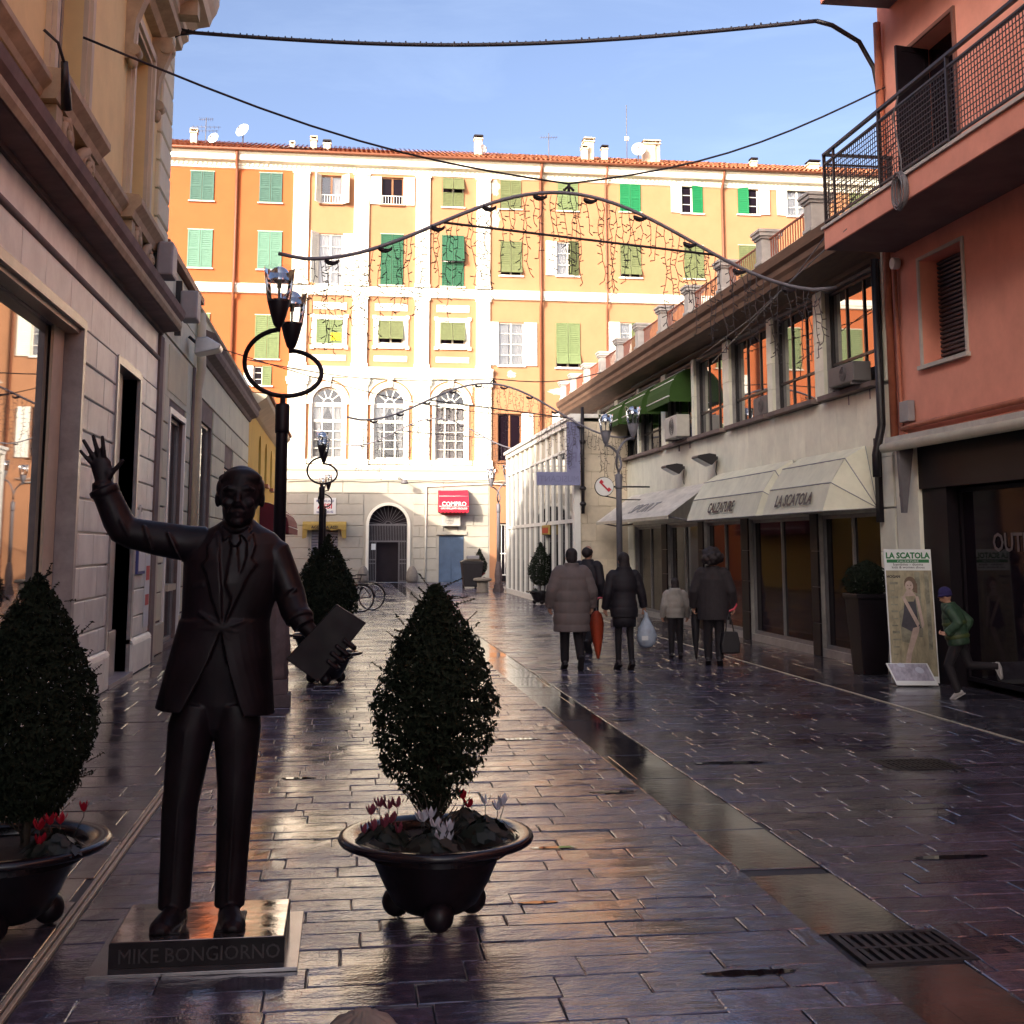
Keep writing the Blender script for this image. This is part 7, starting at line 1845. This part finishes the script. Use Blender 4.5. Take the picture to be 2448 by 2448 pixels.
# ================================================================ PEOPLE
def lathe_pts(rows, n=22):
    return [[(cx + rx * math.cos(2 * math.pi * k / n), cy + ry * math.sin(2 * math.pi * k / n), z) for k in range(n)] for cx, cy, z, rx, ry in rows]
def hand(mb, wrist, dirv, side, grip=True):
    """palm and five fingers from a wrist; side = +1/-1 puts the thumb forward"""
    w = Vector(wrist); d = Vector(dirv).normalized(); f = Vector((0, 1, 0)); f = (f - d * f.dot(d)).normalized(); s = d.cross(f)
    mb.tube([w - d * .02, w + d * .03, w + d * .075], [.024, .03, .028], 10)
    for k in range(4):
        b = w + d * .07 + f * (.026 - .017 * k); l = (.06, .07, .066, .052)[k]; c = s * (-side)
        if grip: mb.tube([b, b + d * l * .45 + c * .006, b + d * l * .6 + c * .03, b + d * l * .3 + c * .045], [.0095, .009, .0085, .008], 8)
        else: mb.tube([b, b + d * l * .5 + c * .004, b + d * l + c * .016], [.0095, .009, .0075], 8)
    mb.tube([w + d * .02 + f * .024, w + d * .05 + f * .042 - s * side * .012, w + d * .075 + f * .036 - s * side * .022], [.011, .0105, .009], 8)
def person(label, loc, rz, scale, coat_m, coat_rows, legs, arms, hair, trouser_m='trousers', shoe_m='shoe', quilt=0, sleeve=.058, head=(0, 0), skirt=None, extra=None, lean=0, trouser_r=1.0, group='people in the street'):
    t = thing('person', (0, 0, 0), label, 'person', group)
    hx, hy = head; b = MB()
    b.tube([(0, 0, .95), (0, 0, 1.2), (hx * .3, hy * .3, 1.38)], [.1, .1, .07], 14)
    b.tube([(hx * .5, hy * .5 - .005, 1.34), (hx * .8, hy * .8 - .005, 1.46)], [.055, .05], 12)
    b.ball((hx, hy, 1.545), .072, .088, .105, 16, 12); b.ball((hx, hy + .03, 1.5), .055, .06, .06, 14, 10)
    b.tube([(hx, hy + .085, 1.56), (hx, hy + .105, 1.53)], [.009, .014], 8)
    for s_ in (-1, 1):
        b.ball((hx + s_ * .074, hy, 1.535), .012, .022, .03); b.ball((hx + s_ * .03, hy + .08, 1.555), .012, .008, .008)
    b.tube([(hx - .02, hy + .088, 1.485), (hx, hy + .096, 1.487), (hx + .02, hy + .088, 1.485)], .006, 6)
    for (sh, elb, wr, hd) in arms:
        b.tube([sh, elb, wr], [.045, .038, .026], 12); hand(b, wr, hd, 1 if wr[0] > 0 else -1)
    for (hp, kn, an, ft) in legs:
        b.tube([hp, kn, an], [.07, .05, .035], 12)
    bo = b.build('body', 'skin', t); remesh(bo, .0085, 2)
    # legs
    tr = MB()
    for (hp, kn, an, ft) in legs:
        tr.tube([(hp[0], hp[1], hp[2] + .05), hp, kn, an], [.1 * trouser_r, .098 * trouser_r, .072 * trouser_r, .058 * trouser_r], 14)
    tr.ball((0, 0, .9), .15, .11, .1); to = tr.build('trousers', trouser_m, t); remesh(to, .011, 3)
    for (hp, kn, an, ft) in legs:
        an, ft = Vector(an), Vector(ft); up_ = Vector((0, 0, 1)); fd = (ft - an)
        f2 = Vector((fd.x, fd.y, fd.z)); l = f2.normalized(); sd = l.cross(up_).normalized(); uu = sd.cross(l)
        heel = an - l * .05 - uu * .05
        s = MB(); s.loft([[tuple(heel + l * a + sd * (w * math.cos(2 * math.pi * k / 12)) + uu * (h * (.5 + .5 * math.sin(2 * math.pi * k / 12)))) for k in range(12)] for a, w, h in ((-.02, .02, .05), (0, .036, .085), (.08, .04, .085), (.15, .044, .06), (.21, .04, .04), (.235, .018, .02))])
        s.build('shoe', shoe_m, t)
        so = MB().prism(Fr(heel, l, sd, uu), [(-.03, -.03), (.0, -.04), (.1, -.038), (.17, -.046), (.235, -.025), (.235, .025), (.17, .046), (.1, .038), (0, .04), (-.03, .03)], -.012, .004)
        so.build('sole', 'shoe_white' if shoe_m == 'shoe_white' else 'rubber', t)
    # coat with sleeves
    c = MB(); rows = []
    for i in range(len(coat_rows) - 1):
        a, b2 = coat_rows[i], coat_rows[i + 1]; n = max(1, int(abs(b2[2] - a[2]) / .018))
        for k in range(n):
            u = k / n; r_ = [a[j] + (b2[j] - a[j]) * u for j in range(5)]
            if quilt:
                q = 1 + .055 * (abs(math.sin(math.pi * (r_[2] / quilt))) ** .6 - .6); r_[3] *= q; r_[4] *= q
            rows.append(r_)
    rows.append(coat_rows[-1]); c.loft(lathe_pts(rows))
    for (sh, elb, wr, hd) in arms:
        sh, elb, wr = Vector(sh), Vector(elb), Vector(wr); P = []; Rr = []
        for k in range(25):
            u = k / 24; p = sh.lerp(elb, u * 2) if u < .5 else elb.lerp(wr, u * 2 - 1); P.append(p)
            r_ = sleeve * (1.12 - .28 * u)
            if quilt: r_ *= 1 + .09 * (abs(math.sin(math.pi * k / 4.2)) ** .6 - .6)
            Rr.append(r_)
        c.tube(P, Rr, 14); c.ball(sh - Vector((sh.x * .12, 0, .005)), sleeve * 1.22, n=14, m=10)
    co = c.build('coat', coat_m, t); remesh(co, .0105, 2)
    if skirt:
        MB().loft(lathe_pts(skirt)).build('skirt', 'coat_black', t)
    hm = MB(); hair(hm, hx, hy)
    ho = hm.build('hat' if extra == 'hat' else 'hair', 'beanie' if extra == 'hat' else 'hair_dark', t); remesh(ho, .01, 2)
    t.location = loc; t.rotation_euler.z = rz; t.scale = (scale,) * 3
    if lean: t.rotation_euler = (lean[0], lean[1], rz)
    return t
def short_hair(m, x, y): m.ball((x, y - .012, 1.572), .086, .098, .1, 18, 12); m.ball((x, y - .04, 1.53), .08, .07, .09, 16, 10)
def cap_hair(m, x, y): short_hair(m, x, y); m.ball((x, y - .02, 1.6), .085, .09, .08)
def bald_hair(m, x, y):
    m.ball((x, y - .045, 1.545), .08, .07, .085, 16, 10)
    for s_ in (-1, 1): m.ball((x + s_ * .066, y - .01, 1.55), .02, .05, .05)
def long_hair(m, x, y): short_hair(m, x, y); m.ball((x, y - .055, 1.47), .085, .055, .12)
def big_hair(m, x, y):
    rr_ = random.Random(6); m.ball((x, y - .02, 1.585), .155, .145, .135, 18, 12)
    for _ in range(46):
        q, w = rr_.uniform(0, 6.28), rr_.uniform(-.7, 1.4); m.ball((x + .14 * math.cos(w) * math.cos(q), y - .03 + .13 * math.cos(w) * math.sin(q), 1.575 + .12 * math.sin(w)), rr_.uniform(.03, .05))
def beanie(m, x, y): m.ball((x, y - .005, 1.585), .09, .104, .1, 18, 12); m.tube([(x + .088 * math.cos(q * .3142), y + .1 * math.sin(q * .3142), 1.55) for q in range(20)], .014, 8, closed=True)
WALK = lambda s=.12: [((-.085, 0, .86), (-.09, .06, .47), (-.09, .02 + s * .4, .09), (-.09, .14 + s * .4, .035)), ((.085, 0, .86), (.09, .02, .48), (.092, -s * 1.6, .16), (.095, -s * 1.4 + .06, .04))]
STAND = lambda: [((-.08, 0, .86), (-.085, .02, .47), (-.088, .02, .09), (-.095, .14, .035)), ((.08, 0, .86), (.085, .0, .47), (.085, -.08, .1), (.09, .04, .035))]
ARM = lambda x=.25, z=.84, y=.02: [((-.18, 0, 1.34), (-x, -.03, 1.07), (-x - .015, y + .05, z), (0, .1, -1)), ((.18, 0, 1.34), (x, -.03, 1.07), (x + .015, y + .05, z), (0, .1, -1))]
person('person in a long grey quilted coat walking away, left of the trio', (3.13, 17.0, 0), .0, .985, 'coat_grey',
       [(0, 0, .52, .255, .19), (0, 0, .7, .26, .195), (0, 0, .95, .255, .19), (0, 0, 1.15, .25, .18), (0, 0, 1.28, .235, .165), (0, 0, 1.37, .18, .13), (0, 0, 1.42, .11, .1), (0, 0, 1.47, .1, .095)],
       WALK(), ARM(.285, .86), cap_hair, quilt=.155, sleeve=.088)
person('person, a balding man in a dark jacket, half hidden behind the long grey coat', (3.88, 19.6, 0), -.75, 1.02, 'coat_black',
       [(0, 0, .82, .2, .14), (0, 0, 1.0, .21, .15), (0, 0, 1.2, .225, .155), (0, 0, 1.33, .2, .13), (0, 0, 1.4, .11, .1), (0, 0, 1.44, .085, .085)], WALK(.1), ARM(.25, .84), bald_hair, sleeve=.072)
person('person in a short black belted coat and boots carrying a plastic bag', (3.86, 16.95, 0), .02, .955, 'coat_black',
       [(0, 0, .74, .2, .16), (0, 0, .86, .205, .165), (0, 0, 1.02, .175, .135), (0, 0, 1.06, .17, .13), (0, 0, 1.2, .2, .15), (0, 0, 1.33, .185, .13), (0, 0, 1.4, .13, .12), (0, -.03, 1.46, .1, .09)], STAND(), ARM(.25, .86)[:1] + [((.18, 0, 1.34), (.26, 0, 1.08), (.31, .06, .88), (.1, .0, -1))], long_hair,
       quilt=.11, sleeve=.07, skirt=[(0, 0, .6, .17, .13), (0, 0, .8, .175, .14)], trouser_r=.72)
person('person with bushy dark hair in a brown coat at the shop fronts', (5.24, 17.3, 0), -.35, .965, 'coat_brown',
       [(0, 0, .66, .235, .17), (0, 0, .85, .235, .17), (0, 0, 1.1, .225, .16), (0, 0, 1.25, .22, .155), (0, 0, 1.34, .19, .13), (0, 0, 1.4, .12, .11), (0, 0, 1.45, .1, .095)], STAND(), ARM(.275, .84), big_hair, sleeve=.078)
person('person, a child in a pale jacket, left of the bushy-haired walker', (4.98, 18.4, 0), -.1, .72, 'jacket_pale',
       [(0, 0, .84, .19, .14), (0, 0, 1.0, .2, .15), (0, 0, 1.2, .2, .15), (0, 0, 1.33, .18, .13), (0, -.02, 1.42, .13, .12), (0, -.02, 1.46, .1, .1)], STAND(), ARM(.25, .86), long_hair, sleeve=.07, quilt=.13)
RUN = [((-.08, 0, .86), (-.09, .2, .53), (-.09, .14, .12), (-.09, .28, .06)), ((.08, 0, .86), (.09, -.08, .48), (.1, -.48, .42), (.1, -.52, .27))]
bp = person('person, a boy in a green striped puffer jacket and blue beanie running', (6.9, 13.15, 0), .95, .74, 'jacket_green',
       [(0, 0, .8, .2, .16), (0, 0, 1.0, .21, .17), (0, 0, 1.2, .21, .17), (0, 0, 1.33, .19, .14), (0, .03, 1.4, .13, .12), (0, .03, 1.44, .1, .1)], RUN,
       [((-.18, 0, 1.34), (-.26, -.1, 1.12), (-.24, .1, 1.0), (.1, .8, .1)), ((.18, 0, 1.34), (.26, -.18, 1.12), (.25, -.05, .95), (0, .6, -.6))], beanie, quilt=.1, sleeve=.072, shoe_m='shoe_white', extra='hat', head=(0, .05))
bp.rotation_euler = (-.16, 0, .95)
mb = MB()
for z in (.93, 1.13): mb.loft(lathe_pts([(0, 0, z - .03, .208, .172), (0, 0, z, .224, .184), (0, 0, z + .03, .208, .172)]), cap=False)
o = mb.build('jacket_stripe', 'jacket_lime', None); o.parent = bp
# carried things
def furled_umbrella(top, tip, m, handle_m, label, hook=.06, fat=.055):
    t = thing('umbrella', tip, label, 'umbrella', 'furled umbrellas carried by walkers'); a, b = Vector(top), Vector(tip); d = (b - a)
    mb = MB(); n = 16; rings = []
    ax = d.normalized(); u = ax.orthogonal().normalized(); v = ax.cross(u)
    for f, r_ in ((.05, .25), (.12, .75), (.3, 1), (.55, .8), (.8, .45), (.95, .18)):
        rings.append([tuple(a + d * f + (u * math.cos(2 * math.pi * k / n) + v * math.sin(2 * math.pi * k / n)) * fat * r_ * (1 + .22 * math.cos(8 * 2 * math.pi * k / n))) for k in range(n)])
    mb.loft(rings); mb.build('canopy', m, t)
    MB().tube([a - d * .12, b], .006, 6).build('shaft', 'grey_iron', t)
    h = a - d * .12
    MB().tube([h + d * .1, h] + [h + Vector((hook * (1 - math.cos(q)), 0, hook * math.sin(q))) for q in (.5, 1, 1.57, 2.1, 2.6, 3.1)], .012, 8).build('handle', handle_m, t)
    return t
furled_umbrella((3.58, 17.5, .8), (3.6, 17.5, .06), 'umbrella_red', 'handle_pink', 'furled orange-red umbrella between the two front walkers', fat=.085)
furled_umbrella((5.03, 17.5, .85), (5.05, 17.55, .03), 'umbrella_dark', 'umbrella_dark', 'furled black umbrella pointing down beside the child')
t = thing('hooked_umbrella', (5.45, 17.2, .6), 'curved pink umbrella handle sticking out behind the brown coat', 'umbrella')
MB().tube([(5.38, 17.25, .98), (5.46, 17.22, .96), (5.53, 17.2, .91), (5.55, 17.2, .85), (5.52, 17.2, .79), (5.45, 17.22, .76), (5.38, 17.25, .77)], .016, 8).build('handle', 'handle_pink', t)
MB().tube([(5.38, 17.25, .98), (5.2, 17.3, 1.0)], .012, 6).build('shaft', 'handle_pink', t)
t = thing('plastic_bag', (4.18, 16.98, .3), 'pale blue plastic carrier bag in a walker\'s hand', 'bag')
mb = MB(); rr_ = random.Random(3); n = 22; rings = []
for z, rx, ry in ((.29, .05, .04), (.31, .1, .07), (.38, .135, .095), (.46, .135, .095), (.55, .11, .075), (.63, .065, .045), (.7, .03, .02), (.76, .018, .014)):
    rings.append([(4.18 + rx * (1 + .1 * math.sin(5 * q_ + z * 20)) * math.cos(q_), 16.98 + ry * math.sin(q_), z + rr_.uniform(-.006, .006)) for q_ in [2 * math.pi * k / n for k in range(n)]])
mb.loft(rings); mb.build('sack', 'plastic_bag', t)
MB().tube([(4.17, 16.98, .74), (4.15, 17.0, .8), (4.13, 17.02, .86)], [.016, .01, .014], 8).build('handle', 'plastic_bag', t)
MB().prism(Fr((4.13, 16.885, .42), (1, 0, 0), (0, 0, 1), (0, -1, 0)), [(-.04, -.03), (.05, -.03), (.05, .03), (-.04, .03)], 0, .003).build('print', 'paper', t)
t = thing('handbag', (5.42, 17.1, .15), 'black handbag hanging low beside the brown coat', 'bag')
mb = MB().loft([[(5.42 + sx * w, 17.12 + sy * .06, z) for sx, sy in ((-1, -1), (1, -1), (1, 1), (-1, 1))] for w, z in ((.13, .18), (.14, .3), (.1, .48))], smooth=False); mb.build('pouch', 'bag_black', t, bevel=.02)
MB().tube([(5.36, 17.12, .47), (5.38, 17.14, .62), (5.42, 17.16, .72), (5.46, 17.14, .62), (5.48, 17.12, .47)], .01, 6).build('strap', 'bag_black', t)
